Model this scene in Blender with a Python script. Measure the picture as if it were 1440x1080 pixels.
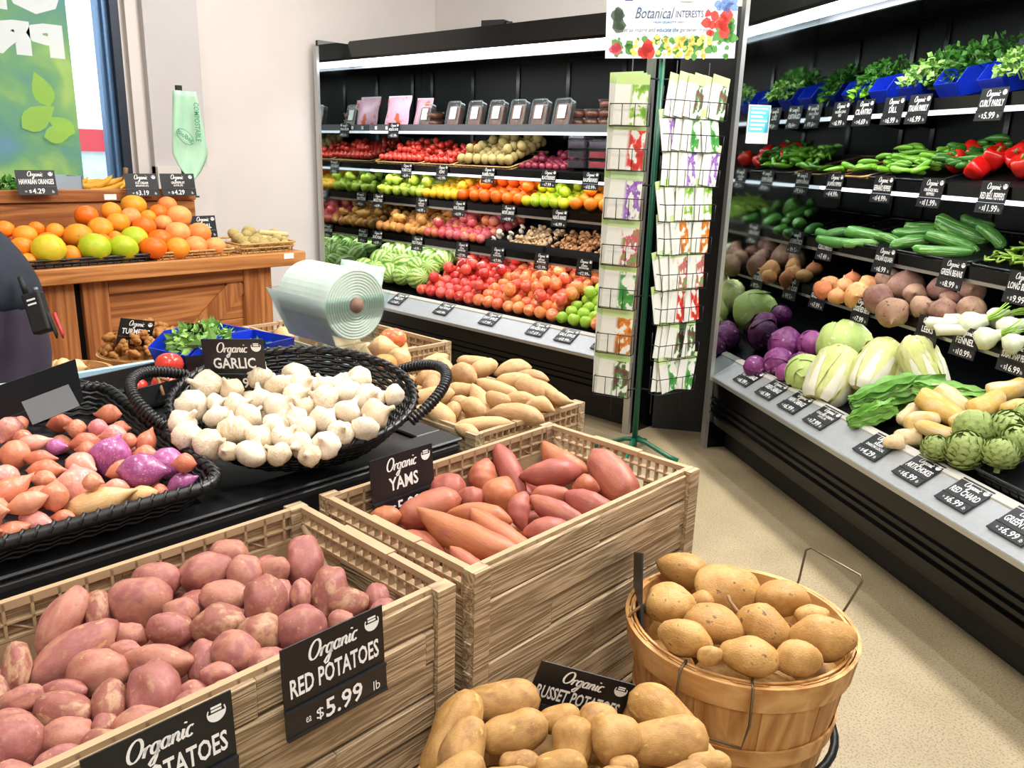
import bpy, math, random
import numpy as np
from mathutils import Vector, Matrix
for o in list(bpy.data.objects): bpy.data.objects.remove(o)
SC = bpy.context.scene
COL = SC.collection
random.seed(7); RNG = np.random.default_rng(7)
PI = math.pi

# ------------------------------------------------------------------ camera
# world: +Y runs towards the back wall, +X along that wall to the right, camera 1.42 m up
FPX, CXP, CYP, HCAM = 1160.0, 720.0, 540.0, 1.42
_p, _r, _th = math.radians(15.6), math.radians(1.75), math.radians(43.0)
_fh = Vector((-math.sin(_th), math.cos(_th), 0))
FWD = _fh*math.cos(_p) + Vector((0, 0, -math.sin(_p)))
_r0 = FWD.cross(Vector((0, 0, 1))).normalized(); _u0 = _r0.cross(FWD)
RGT = _r0*math.cos(_r) + _u0*math.sin(_r)
UPV = _u0*math.cos(_r) - _r0*math.sin(_r)
CAMP = Vector((0, 0, HCAM))
cd = bpy.data.cameras.new('camera'); cam = bpy.data.objects.new('camera', cd); COL.objects.link(cam)
m = Matrix((RGT, UPV, -FWD)).transposed().to_4x4(); m.translation = CAMP
cam.matrix_world = m
cd.sensor_fit = 'HORIZONTAL'; cd.sensor_width = 36.0; cd.lens = 36.0*FPX/1440.0
cd.clip_start = 0.02; cd.clip_end = 200
SC.camera = cam
def ray(x, y): return RGT*((x-CXP)/FPX) + UPV*((CYP-y)/FPX) + FWD
def at_z(x, y, z): d = ray(x, y); return CAMP + d*((z-HCAM)/d.z)
def at_pl(x, y, p, n): d = ray(x, y); return CAMP + d*((Vector(p)-CAMP).dot(n)/d.dot(n))
def at_depth(x, y, t): return CAMP + ray(x, y)*t
def depth(p): return (Vector(p)-CAMP).dot(FWD)

# ------------------------------------------------------------------ world, light, exposure
def lin(c):
    if isinstance(c, str): c = tuple(int(c[i:i+2], 16)/255 for i in (0, 2, 4))
    return tuple((v/12.92 if v <= .04045 else ((v+.055)/1.055)**2.4) for v in c[:3]) + (1,)
W = bpy.data.worlds.new('daylight'); SC.world = W; W.use_nodes = True
W.node_tree.nodes['Background'].inputs[0].default_value = (0.86, 0.93, 1.0, 1)
W.node_tree.nodes['Background'].inputs[1].default_value = 3.2
SC.view_settings.view_transform = 'Standard'; SC.view_settings.look = 'None'
SC.view_settings.gamma = 1; SC.view_settings.use_curve_mapping = False
SC.view_settings.exposure = -0.12
CEIL_Z = 3.7
def area(name, loc, sx, sy, power, col=(1, .97, .93), rotz=0):
    l = bpy.data.lights.new(name, 'AREA'); l.shape = 'RECTANGLE'; l.size = sx; l.size_y = sy
    l.energy = power; l.color = col
    o = bpy.data.objects.new(name, l); COL.objects.link(o); o.location = loc; o.rotation_euler = (0, 0, rotz)
    return o
# light of the ceiling fixtures (fixtures themselves are built with the ceiling)
CEIL_LIGHTS = [(-0.2, 0.3, 1.2, 0.3, 0.0, 46), (-2.6, 0.2, 1.2, 0.3, 0.0, 42), (-1.6, 2.0, 1.2, 0.3, 0.0, 38),
               (-3.8, 2.6, 1.2, 0.3, 0.0, 42), (1.8, -0.8, 1.2, 0.3, 0.0, 36), (0.4, -2.2, 1.2, 0.3, 0.0, 36),
               (-.62, 3.285, 2.4, 0.04, -math.radians(34.8), 230)]
for i, (x, y, sx, sy, a, p) in enumerate(CEIL_LIGHTS):
    area('ceiling_light', (x, y, CEIL_Z-0.075), sx, sy, p, rotz=a)

# ------------------------------------------------------------------ helpers
class MB:
    """collects vertices and faces of one mesh"""
    def __init__(s): s.v = []; s.f = []
    def add(s, vs, fs):
        o = len(s.v); s.v.extend(tuple(q) for q in vs); s.f.extend(tuple(i+o for i in q) for q in fs); return s
    def box(s, x0, x1, y0, y1, z0, z1, M=None):
        vs = [Vector((x, y, z)) for z in (z0, z1) for y in (y0, y1) for x in (x0, x1)]
        if M is not None: vs = [M @ q for q in vs]
        return s.add(vs, [(0, 2, 3, 1), (4, 5, 7, 6), (0, 1, 5, 4), (2, 6, 7, 3), (0, 4, 6, 2), (1, 3, 7, 5)])
    def prism(s, poly, ax0, ax1, fn):
        """poly: list of 2D points (counter-clockwise), extruded from ax0 to ax1; fn(a,b,t)->point"""
        n = len(poly)
        vs = [fn(a, b, ax0) for a, b in poly] + [fn(a, b, ax1) for a, b in poly]
        fs = [tuple(range(n))[::-1], tuple(range(n, 2*n))] + [(i, (i+1) % n, n+(i+1) % n, n+i) for i in range(n)]
        return s.add(vs, fs)
    def tube(s, pts, r, n=8, closed=False, cap=True):
        pts = [Vector(p) for p in pts]; N = len(pts)
        rr = r if isinstance(r, (list, tuple)) else [r]*N
        rings = []; prev = None
        for i, p in enumerate(pts):
            if closed: t = pts[(i+1) % N]-pts[(i-1) % N]
            else: t = pts[min(i+1, N-1)]-pts[max(i-1, 0)]
            t = t.normalized() if t.length > 1e-9 else Vector((0, 0, 1))
            if prev is None:
                a = t.cross(Vector((0, 0, 1)))
                if a.length < .05: a = t.cross(Vector((1, 0, 0)))
            else: a = prev - t*prev.dot(t)
            a.normalize(); prev = a; b = t.cross(a)
            rings.append([p + (a*math.cos(2*PI*k/n)+b*math.sin(2*PI*k/n))*rr[i] for k in range(n)])
        o = [q for R in rings for q in R]; fs = []
        for i in range(N if closed else N-1):
            j = (i+1) % N
            for k in range(n):
                k2 = (k+1) % n; fs.append((i*n+k, i*n+k2, j*n+k2, j*n+k))
        if cap and not closed: fs += [tuple(range(n))[::-1], tuple((N-1)*n+k for k in range(n))]
        return s.add(o, fs)
    def revolve(s, prof, n=16, M=None, lobes=0, amp=0, squash=1):
        """prof: (radius, z) from bottom to top, closed to points if the radius is 0"""
        vs = []; fs = []; idx = []
        for (r, z) in prof:
            if r < 1e-6: idx.append([len(vs)]); vs.append(Vector((0, 0, z)))
            else:
                row = []
                for k in range(n):
                    a = 2*PI*k/n; q = r*(1+amp*math.cos(lobes*a)) if lobes else r
                    row.append(len(vs)); vs.append(Vector((q*math.cos(a), q*math.sin(a)*squash, z)))
                idx.append(row)
        for A, B in zip(idx, idx[1:]):
            for k in range(n):
                k2 = (k+1) % n
                if len(A) == 1 and len(B) == 1: continue
                if len(A) == 1: fs.append((A[0], B[k2], B[k]))
                elif len(B) == 1: fs.append((A[k], A[k2], B[0]))
                else: fs.append((A[k], A[k2], B[k2], B[k]))
        if M is not None: vs = [M @ q for q in vs]
        return s.add(vs, fs)
    def grid(s, fn, nu, nv):
        vs = [fn(i/nu, j/nv) for j in range(nv+1) for i in range(nu+1)]
        fs = [(j*(nu+1)+i, j*(nu+1)+i+1, (j+1)*(nu+1)+i+1, (j+1)*(nu+1)+i) for j in range(nv) for i in range(nu)]
        return s.add(vs, fs)
    def mesh(s, name, mat, smooth=False):
        me = bpy.data.meshes.new(name); me.from_pydata([tuple(q) for q in s.v], [], s.f)
        if mat: me.materials.append(mat)
        if smooth: me.polygons.foreach_set('use_smooth', [True]*len(me.polygons))
        me.update(); return me
    def build(s, name, mat, parent=None, smooth=False, M=None):
        return put(name, s.mesh(name, mat, smooth), parent, M)
def put(name, me, parent=None, M=None):
    o = bpy.data.objects.new(name, me); COL.objects.link(o)
    if parent: o.parent = parent
    if M is not None: o.matrix_local = M
    return o
def tag(o, label=None, cat=None, group=None, kind=None):
    if label: o['label'] = label
    if cat: o['category'] = cat
    if group: o['group'] = group
    if kind: o['kind'] = kind
    return o
def empty(name, loc=(0, 0, 0), rz=0, label=None, cat=None, group=None):
    o = bpy.data.objects.new(name, None); COL.objects.link(o); o.empty_display_size = .05
    o.location = loc; o.rotation_euler = (0, 0, rz); return tag(o, label, cat, group)
def struct(name, mb, mat, parent=None, smooth=False):
    o = mb.build(name, mat, parent, smooth); o['kind'] = 'structure'; return o
def kids(o): return [c for c in bpy.data.objects if c.parent == o]
def copy_tree(o, parent=None, children=None):
    c = o.copy(); COL.objects.link(c); c.parent = parent
    for ch in (children if children is not None else list(o.children)): copy_tree(ch, c)
    return c
def TR(loc=(0, 0, 0), rz=0, s=1):
    return Matrix.Translation(Vector(loc)) @ Matrix.Rotation(rz, 4, 'Z') @ Matrix.Scale(s, 4)
def bevel(o, w=.004, seg=2):
    b = o.modifiers.new('bevel', 'BEVEL'); b.width = w; b.segments = seg; b.limit_method = 'ANGLE'; return o

# ------------------------------------------------------------------ materials
def new_mat(name):
    m = bpy.data.materials.new(name); m.use_nodes = True; nt = m.node_tree
    return m, nt, nt.nodes['Principled BSDF']
def node(nt, t, **k):
    n = nt.nodes.new(t)
    for a, b in k.items():
        if a.startswith('i_'):
            key = a[2:]; key = int(key) if key.isdigit() else key
            n.inputs[key].default_value = b
        else: setattr(n, a, b)
    return n
def ramp(nt, stops, interp='LINEAR'):
    r = nt.nodes.new('ShaderNodeValToRGB'); e = r.color_ramp; e.interpolation = interp
    while len(e.elements) < len(stops): e.elements.new(.5)
    for el, (p, c) in zip(e.elements, stops): el.position = p; el.color = lin(c) if isinstance(c, str) else c
    return r
def plain(name, c, rough=.5, metal=0, spec=.5, nscale=0, namt=.12, bump=0, coat=0, emit=None, estr=0, alpha=1, trans=0):
    m, nt, b = new_mat(name); c = lin(c)
    b.inputs['Base Color'].default_value = c; b.inputs['Roughness'].default_value = rough
    b.inputs['Metallic'].default_value = metal; b.inputs['Specular IOR Level'].default_value = spec
    b.inputs['Coat Weight'].default_value = coat; b.inputs['Transmission Weight'].default_value = trans
    b.inputs['Alpha'].default_value = alpha
    if emit: b.inputs['Emission Color'].default_value = lin(emit); b.inputs['Emission Strength'].default_value = estr
    if nscale:
        tc = node(nt, 'ShaderNodeTexCoord'); n = node(nt, 'ShaderNodeTexNoise', i_Scale=nscale, i_Detail=4)
        nt.links.new(tc.outputs['Object'], n.inputs['Vector'])
        r = ramp(nt, [(.3, tuple(v*(1-namt) for v in c[:3])+(1,)), (.7, tuple(min(1, v*(1+namt)) for v in c[:3])+(1,))])
        nt.links.new(n.outputs[0], r.inputs[0]); nt.links.new(r.outputs[0], b.inputs['Base Color'])
        if bump:
            bp = node(nt, 'ShaderNodeBump', i_Strength=bump, i_Distance=.01); nt.links.new(n.outputs[0], bp.inputs['Height'])
            nt.links.new(bp.outputs[0], b.inputs['Normal'])
    return m
def skin(name, cols, rough=.45, scale=9, rand=.6, spots=None, spot_scale=40, spot_thr=.68, bump=.15, bscale=60, sss=0, spec=.4, stretch=(1, 1, 1), coat=0, grad=None, eyes=None):
    """skin of a fruit or a root: colours vary from one to the next and over each; grad=(axis colour,start,end) tints one end"""
    m, nt, b = new_mat(name); L = nt.links
    tc = node(nt, 'ShaderNodeTexCoord'); oi = node(nt, 'ShaderNodeObjectInfo')
    mp = node(nt, 'ShaderNodeMapping'); mp.inputs['Scale'].default_value = stretch
    L.new(tc.outputs['Object'], mp.inputs['Vector'])
    n = node(nt, 'ShaderNodeTexNoise', i_Scale=scale, i_Detail=5, i_Roughness=.6, noise_dimensions='4D'); L.new(mp.outputs[0], n.inputs['Vector'])
    w = node(nt, 'ShaderNodeMath', operation='MULTIPLY', i_1=37.0); L.new(oi.outputs['Random'], w.inputs[0]); L.new(w.outputs[0], n.inputs['W'])
    a = node(nt, 'ShaderNodeMath', operation='MULTIPLY', i_1=rand); L.new(oi.outputs['Random'], a.inputs[0])
    mr = node(nt, 'ShaderNodeMapRange'); mr.inputs[1].default_value = .3; mr.inputs[2].default_value = .7
    mr.inputs[3].default_value = 0; mr.inputs[4].default_value = 1-rand; L.new(n.outputs[0], mr.inputs[0])
    s = node(nt, 'ShaderNodeMath', operation='ADD'); L.new(a.outputs[0], s.inputs[0]); L.new(mr.outputs[0], s.inputs[1])
    k = len(cols); r = ramp(nt, [(i/max(1, k-1), c) for i, c in enumerate(cols)]); L.new(s.outputs[0], r.inputs[0])
    out = r.outputs[0]
    if grad:
        gc, g0, g1 = grad; sx = node(nt, 'ShaderNodeSeparateXYZ'); L.new(tc.outputs['Object'], sx.inputs[0])
        g = node(nt, 'ShaderNodeMapRange'); g.inputs[1].default_value = g0; g.inputs[2].default_value = g1
        L.new(sx.outputs[2], g.inputs[0]); mx = node(nt, 'ShaderNodeMixRGB'); mx.inputs[2].default_value = lin(gc)
        L.new(g.outputs[0], mx.inputs[0]); L.new(out, mx.inputs[1]); out = mx.outputs[0]
    if spots:
        v = node(nt, 'ShaderNodeTexNoise', i_Scale=spot_scale, i_Detail=3, noise_dimensions='4D'); L.new(mp.outputs[0], v.inputs['Vector']); L.new(w.outputs[0], v.inputs['W'])
        t = node(nt, 'ShaderNodeMapRange'); t.inputs[1].default_value = spot_thr; t.inputs[2].default_value = spot_thr+.06
        L.new(v.outputs[0], t.inputs[0]); mx = node(nt, 'ShaderNodeMixRGB'); mx.inputs[2].default_value = lin(spots)
        L.new(t.outputs[0], mx.inputs[0]); L.new(out, mx.inputs[1]); out = mx.outputs[0]
    if eyes:
        ev = node(nt, 'ShaderNodeTexVoronoi', i_Scale=eyes[1], voronoi_dimensions='4D'); L.new(tc.outputs['Object'], ev.inputs['Vector']); L.new(w.outputs[0], ev.inputs['W'])
        et = node(nt, 'ShaderNodeMapRange'); et.inputs[1].default_value = eyes[2]; et.inputs[2].default_value = eyes[2]*.55; L.new(ev.outputs['Distance'], et.inputs[0])
        ex = node(nt, 'ShaderNodeMixRGB'); ex.inputs[2].default_value = lin(eyes[0]); L.new(et.outputs[0], ex.inputs[0]); L.new(out, ex.inputs[1]); out = ex.outputs[0]
    L.new(out, b.inputs['Base Color'])
    if bump:
        bn = node(nt, 'ShaderNodeTexNoise', i_Scale=bscale, i_Detail=4); L.new(mp.outputs[0], bn.inputs['Vector'])
        bp = node(nt, 'ShaderNodeBump', i_Strength=bump, i_Distance=.004); L.new(bn.outputs[0], bp.inputs['Height']); L.new(bp.outputs[0], b.inputs['Normal'])
    b.inputs['Roughness'].default_value = rough; b.inputs['Specular IOR Level'].default_value = spec; b.inputs['Coat Weight'].default_value = coat
    if sss: b.inputs['Subsurface Weight'].default_value = sss; b.inputs['Subsurface Radius'].default_value = (.01, .006, .003)
    return m
def wood(name, c0, c1, axis='Y', scale=14, rough=.55, bump=.25, knots=None, ring=1.0):
    m, nt, b = new_mat(name); L = nt.links
    tc = node(nt, 'ShaderNodeTexCoord'); oi = node(nt, 'ShaderNodeObjectInfo'); mp = node(nt, 'ShaderNodeMapping')
    st = {'X': (.05, 1, 1), 'Y': (1, .05, 1), 'Z': (1, 1, .05)}[axis]
    mp.inputs['Scale'].default_value = st; L.new(tc.outputs['Object'], mp.inputs['Vector'])
    add = node(nt, 'ShaderNodeVectorMath', operation='SCALE'); add.inputs['Scale'].default_value = 9.7
    cb = node(nt, 'ShaderNodeCombineXYZ'); [L.new(oi.outputs['Random'], cb.inputs[i]) for i in range(3)]
    L.new(cb.outputs[0], add.inputs[0]); L.new(add.outputs[0], mp.inputs['Location'])
    n = node(nt, 'ShaderNodeTexNoise', i_Scale=scale, i_Detail=6, i_Distortion=.35); L.new(mp.outputs[0], n.inputs['Vector'])
    wv = node(nt, 'ShaderNodeMath', operation='MULTIPLY', i_1=9.0*ring); L.new(n.outputs[0], wv.inputs[0])
    fr = node(nt, 'ShaderNodeMath', operation='PINGPONG', i_1=.5); L.new(wv.outputs[0], fr.inputs[0])
    ad = node(nt, 'ShaderNodeMath', operation='MULTIPLY_ADD', i_1=1.3, i_2=.1); L.new(fr.outputs[0], ad.inputs[0])
    r = ramp(nt, [(.1, c0), (.75, c1)]); L.new(ad.outputs[0], r.inputs[0]); out = r.outputs[0]
    if knots:
        v = node(nt, 'ShaderNodeTexVoronoi', i_Scale=knots[1]); L.new(tc.outputs['Object'], v.inputs['Vector'])
        t = node(nt, 'ShaderNodeMapRange'); t.inputs[1].default_value = .12; t.inputs[2].default_value = .06; L.new(v.outputs['Distance'], t.inputs[0])
        mx = node(nt, 'ShaderNodeMixRGB'); mx.inputs[2].default_value = lin(knots[0]); L.new(t.outputs[0], mx.inputs[0]); L.new(out, mx.inputs[1]); out = mx.outputs[0]
    L.new(out, b.inputs['Base Color']); b.inputs['Roughness'].default_value = rough; b.inputs['Specular IOR Level'].default_value = .3
    bp = node(nt, 'ShaderNodeBump', i_Strength=bump, i_Distance=.004); L.new(fr.outputs[0], bp.inputs['Height']); L.new(bp.outputs[0], b.inputs['Normal'])
    return m
def glow(name, c, s):
    m = bpy.data.materials.new(name); m.use_nodes = True; nt = m.node_tree; nt.nodes.clear()
    e = node(nt, 'ShaderNodeEmission'); e.inputs[0].default_value = lin(c); e.inputs[1].default_value = s
    o = node(nt, 'ShaderNodeOutputMaterial'); nt.links.new(e.outputs[0], o.inputs[0]); return m
M = {}
M['wall'] = plain('wall paint', 'd6d0cc', .75, nscale=3, namt=.03)
M['ceil'] = plain('ceiling paint', 'd8d8d6', .8)
M['black'] = plain('black case plastic', '040405', .22, spec=.28)
M['blackm'] = plain('matt black', '101113', .6)
M['interior'] = plain('case interior black', '040507', .45, spec=.2)
M['lip'] = plain('brushed case lip', 'a9acae', .38, metal=.3, nscale=60, namt=.05)
M['rail'] = plain('white deck rail', 'c9c6bc', .5)
M['alu'] = plain('anodised edge', 'b9bab8', .3, metal=.75)
M['grey'] = plain('grey rail', '6d7076', .35, metal=.5)
M['led'] = glow('case light', 'f4f8ff', 9)
M['led2'] = glow('shelf light', 'eef4ff', 2.5)
M['lamp'] = glow('ceiling lamp', 'fff8ee', 5)
M['white'] = plain('sign white', 'f4f4f2', .6)
M['sign'] = plain('sign black', '15171b', .38, spec=.5)
M['strip'] = plain('sign strip black', '1d1f23', .32)
M['pricetag'] = plain('paper tag', 'eeeeea', .7)
M['green_m'] = plain('green enamel', '0d5a41', .35)
M['wire'] = plain('black wire', '15181a', .4, metal=.3)
M['wirehandle'] = plain('steel wire', '6f6250', .4, metal=.8)
M['wicker'] = plain('black wicker', '141416', .35, nscale=40, namt=.3)
M['blue'] = plain('blue bin plastic', '1636c8', .35, nscale=15, namt=.1)
M['clear'] = None
def mirror_mat():
    m, nt, b = new_mat('reflective end glass'); L = nt.links
    b.inputs['Metallic'].default_value = 1; b.inputs['Roughness'].default_value = .035
    tc = node(nt, 'ShaderNodeTexCoord'); n = node(nt, 'ShaderNodeTexNoise', i_Scale=3.0, i_Detail=3); L.new(tc.outputs['Object'], n.inputs['Vector'])
    r = ramp(nt, [(.35, '909a98'), (.7, 'b4bebc')]); L.new(n.outputs[0], r.inputs[0]); L.new(r.outputs[0], b.inputs['Base Color'])
    rr = node(nt, 'ShaderNodeMapRange'); rr.inputs[1].default_value = .4; rr.inputs[2].default_value = .75; rr.inputs[3].default_value = .02; rr.inputs[4].default_value = .1
    L.new(n.outputs[0], rr.inputs[0]); L.new(rr.outputs[0], b.inputs['Roughness'])
    return m
M['mirror'] = mirror_mat()
def clear_mat(name, tint, fac=.16, rough=.06):
    m = bpy.data.materials.new(name); m.use_nodes = True; nt = m.node_tree; nt.nodes.clear(); L = nt.links
    t = node(nt, 'ShaderNodeBsdfTransparent'); t.inputs[0].default_value = lin(tint)
    g = node(nt, 'ShaderNodeBsdfPrincipled'); g.inputs['Base Color'].default_value = lin(tint); g.inputs['Roughness'].default_value = rough
    fr = node(nt, 'ShaderNodeLayerWeight', i_Blend=.14); ad = node(nt, 'ShaderNodeMath', operation='ADD', i_1=fac); L.new(fr.outputs['Fresnel'], ad.inputs[0])
    x = node(nt, 'ShaderNodeMixShader'); L.new(ad.outputs[0], x.inputs[0]); L.new(t.outputs[0], x.inputs[1]); L.new(g.outputs[0], x.inputs[2])
    o = node(nt, 'ShaderNodeOutputMaterial'); L.new(x.outputs[0], o.inputs[0]); return m
M['clear'] = clear_mat('clear acrylic', 'f4faf9', .02)
M['glass'] = clear_mat('window glass', 'f4fbff', .02, .02)
M['tape'] = clear_mat('clear tape', '9a9a9c', .35, .15)

# ------------------------------------------------------------------ room shell
XL, YB = -5.25, 4.62
def floor_mat():
    m, nt, b = new_mat('sealed concrete'); L = nt.links
    tc = node(nt, 'ShaderNodeTexCoord')
    n1 = node(nt, 'ShaderNodeTexNoise', i_Scale=1.6, i_Detail=6, i_Roughness=.65); n2 = node(nt, 'ShaderNodeTexNoise', i_Scale=170, i_Detail=2)
    v = node(nt, 'ShaderNodeTexVoronoi', i_Scale=120)
    for q in (n1, n2, v): L.new(tc.outputs['Object'], q.inputs['Vector'])
    r1 = ramp(nt, [(.3, '86775c'), (.55, '97886b'), (.75, 'a6977a')]); L.new(n1.outputs[0], r1.inputs[0])
    r2 = ramp(nt, [(.36, '5f5443'), (.5, 'ffffff'), (.7, 'fffdf4')]); L.new(n2.outputs[0], r2.inputs[0])
    mx = node(nt, 'ShaderNodeMixRGB', blend_type='MULTIPLY'); mx.inputs[0].default_value = .45
    L.new(r1.outputs[0], mx.inputs[1]); L.new(r2.outputs[0], mx.inputs[2]); L.new(mx.outputs[0], b.inputs['Base Color'])
    rr = node(nt, 'ShaderNodeMapRange'); rr.inputs[3].default_value = .38; rr.inputs[4].default_value = .6
    L.new(n1.outputs[0], rr.inputs[0]); L.new(rr.outputs[0], b.inputs['Roughness']); return m
M['floor'] = floor_mat()
struct('floor', MB().box(-5.6, 3.2, -4.2, 5.0, -.12, 0), M['floor'])
# the fixtures hang just under the ceiling; each is a thing of its own
struct('ceiling', MB().box(-5.6, 3.2, -4.2, 5.0, CEIL_Z, CEIL_Z+.12), M['ceil'])
struct('wall_back', MB().box(-5.6, 3.2, YB, YB+.2, 0, CEIL_Z), M['wall'])
struct('wall_front', MB().box(-5.6, 3.2, -4.2, -4.0, 0, CEIL_Z), M['wall'])
struct('wall_right', MB().box(3.0, 3.2, -4.0, YB, 0, CEIL_Z), M['wall'])
for (x, y, sx, sy, a, p) in CEIL_LIGHTS:
    f = empty('ceiling_lamp', (x, y, CEIL_Z), a, 'slim white fluorescent lamp fixed under the ceiling', 'ceiling lamp', 'lamps under the ceiling')
    MB().box(-sx/2-.03, sx/2+.03, -sy/2-.03, sy/2+.03, -.06, 0).build('housing', M['white'], f)
    MB().box(-sx/2, sx/2, -sy/2, sy/2, -.068, -.06).build('diffuser', M['lamp'], f)
# window in the left wall
nX = Vector((1, 0, 0))
WY1 = at_pl(187, 240, (XL, 0, 0), nX).y; WY0 = -1.6; WZ0, WZ1 = .95, 3.1
PY1 = at_pl(280, 60, (XL+.09, 0, 0), nX).y
wl = MB(); t = .22
wl.box(XL-t, XL, -4.0, WY0, 0, CEIL_Z); wl.box(XL-t, XL, WY1, YB, 0, CEIL_Z)
wl.box(XL-t, XL, WY0, WY1, 0, WZ0); wl.box(XL-t, XL, WY0, WY1, WZ1, CEIL_Z)
struct('wall_left', wl, M['wall'])
M['jamb'] = plain('painted pier', 'bfbcbd', .7, nscale=3, namt=.03)
pier = struct('trim_1', MB().box(XL, XL+.09, WY1+.1, PY1, 0, CEIL_Z), M['jamb'])
struct('trim_2', MB().box(XL, XL+.04, WY1+.02, WY1+.1, 0, CEIL_Z), M['wall'])
struct('trim_3', MB().box(XL, XL+.12, WY1+.1, PY1+.03, 0, 1.28), M['wall'])
M['frame'] = plain('dark window frame', '2b3440', .4, metal=.4)
M['frameb'] = plain('bluish anodised frame', '5c7fa6', .35, metal=.4)
w1 = empty('window_1', (XL-.1, 0, 0)); w1['kind'] = 'structure'
fw = MB()
fw.box(.02, .1, WY1-.05, WY1, WZ0, WZ1).box(.02, .1, WY0, WY0+.05, WZ0, WZ1).box(.02, .1, WY0, WY1, WZ0, WZ0+.05).box(.02, .1, WY0, WY1, WZ1-.05, WZ1)
fw.build('window_frame', M['frame'], w1)
MB().box(.0, .06, WY1-.115, WY1-.05, WZ0, WZ1).box(.0, .09, WY1-.09, WY1-.08, WZ0, WZ1).build('window_jamb', M['frameb'], w1)
MB().box(.0, .006, WY0+.05, WY1-.105, WZ0+.05, WZ1-.05).build('pane', M['glass'], w1)
# printed film on the glass (seen from behind)
FY1 = at_pl(104, 120, (XL-.09, 0, 0), nX).y
def film_mat():
    m = bpy.data.materials.new('printed window film'); m.use_nodes = True; nt = m.node_tree; nt.nodes.clear(); L = nt.links
    tc = node(nt, 'ShaderNodeTexCoord'); n = node(nt, 'ShaderNodeTexNoise', i_Scale=2.6, i_Detail=3, i_Distortion=.8); L.new(tc.outputs['Object'], n.inputs['Vector'])
    r = ramp(nt, [(.28, 'a3bccc'), (.42, '9cbfb2'), (.55, 'aac8a2'), (.66, 'c8d89c'), (.78, 'dfe4aa')]); L.new(n.outputs[0], r.inputs[0])
    t = node(nt, 'ShaderNodeBsdfTranslucent'); d = node(nt, 'ShaderNodeBsdfDiffuse')
    L.new(r.outputs[0], t.inputs[0]); L.new(r.outputs[0], d.inputs[0])
    a = node(nt, 'ShaderNodeMixShader'); a.inputs[0].default_value = .25; L.new(t.outputs[0], a.inputs[1]); L.new(d.outputs[0], a.inputs[2])
    o = node(nt, 'ShaderNodeOutputMaterial'); L.new(a.outputs[0], o.inputs[0]); return m
def trl(name, c, f=.3):
    m = bpy.data.materials.new(name); m.use_nodes = True; nt = m.node_tree; nt.nodes.clear(); L = nt.links
    t = node(nt, 'ShaderNodeBsdfTranslucent'); d = node(nt, 'ShaderNodeBsdfDiffuse'); t.inputs[0].default_value = lin(c); d.inputs[0].default_value = lin(c)
    a = node(nt, 'ShaderNodeMixShader'); a.inputs[0].default_value = f; L.new(t.outputs[0], a.inputs[1]); L.new(d.outputs[0], a.inputs[2])
    o = node(nt, 'ShaderNodeOutputMaterial'); L.new(a.outputs[0], o.inputs[0]); return m
film = MB().box(.008, .0095, WY0+.05, FY1, WZ0+.05, WZ1-.05).build('printed_film', film_mat(), w1)
# ground and a shop front across the street
M['pave'] = plain('pavement', 'b9b7b2', .9, nscale=4, namt=.06)
struct('ground', MB().box(-30, -5.6, -20, 25, -.2, -.02), M['pave'])
M['redf'] = plain('red fascia', 'd8323c', .6); M['tealp'] = plain('shop panel', 'cfe6ea', .6, nscale=3, namt=.3)
_c = at_pl(140, 200, (-9.5, 0, 0), nX)
shop = empty('shop_front', (-9.6, _c.y, 0), 0, 'low shop front with a red fascia outside the window', 'shop front')
fz1, fz0 = at_pl(140, 182, (-9.55, 0, 0), nX).z, at_pl(140, 213, (-9.55, 0, 0), nX).z
MB().box(-.5, .05, -6, .55, fz0, fz1).build('fascia', M['redf'], shop)
MB().box(-.5, 0, -6, .5, -.02, fz0).build('front_panel', M['tealp'], shop)

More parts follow.
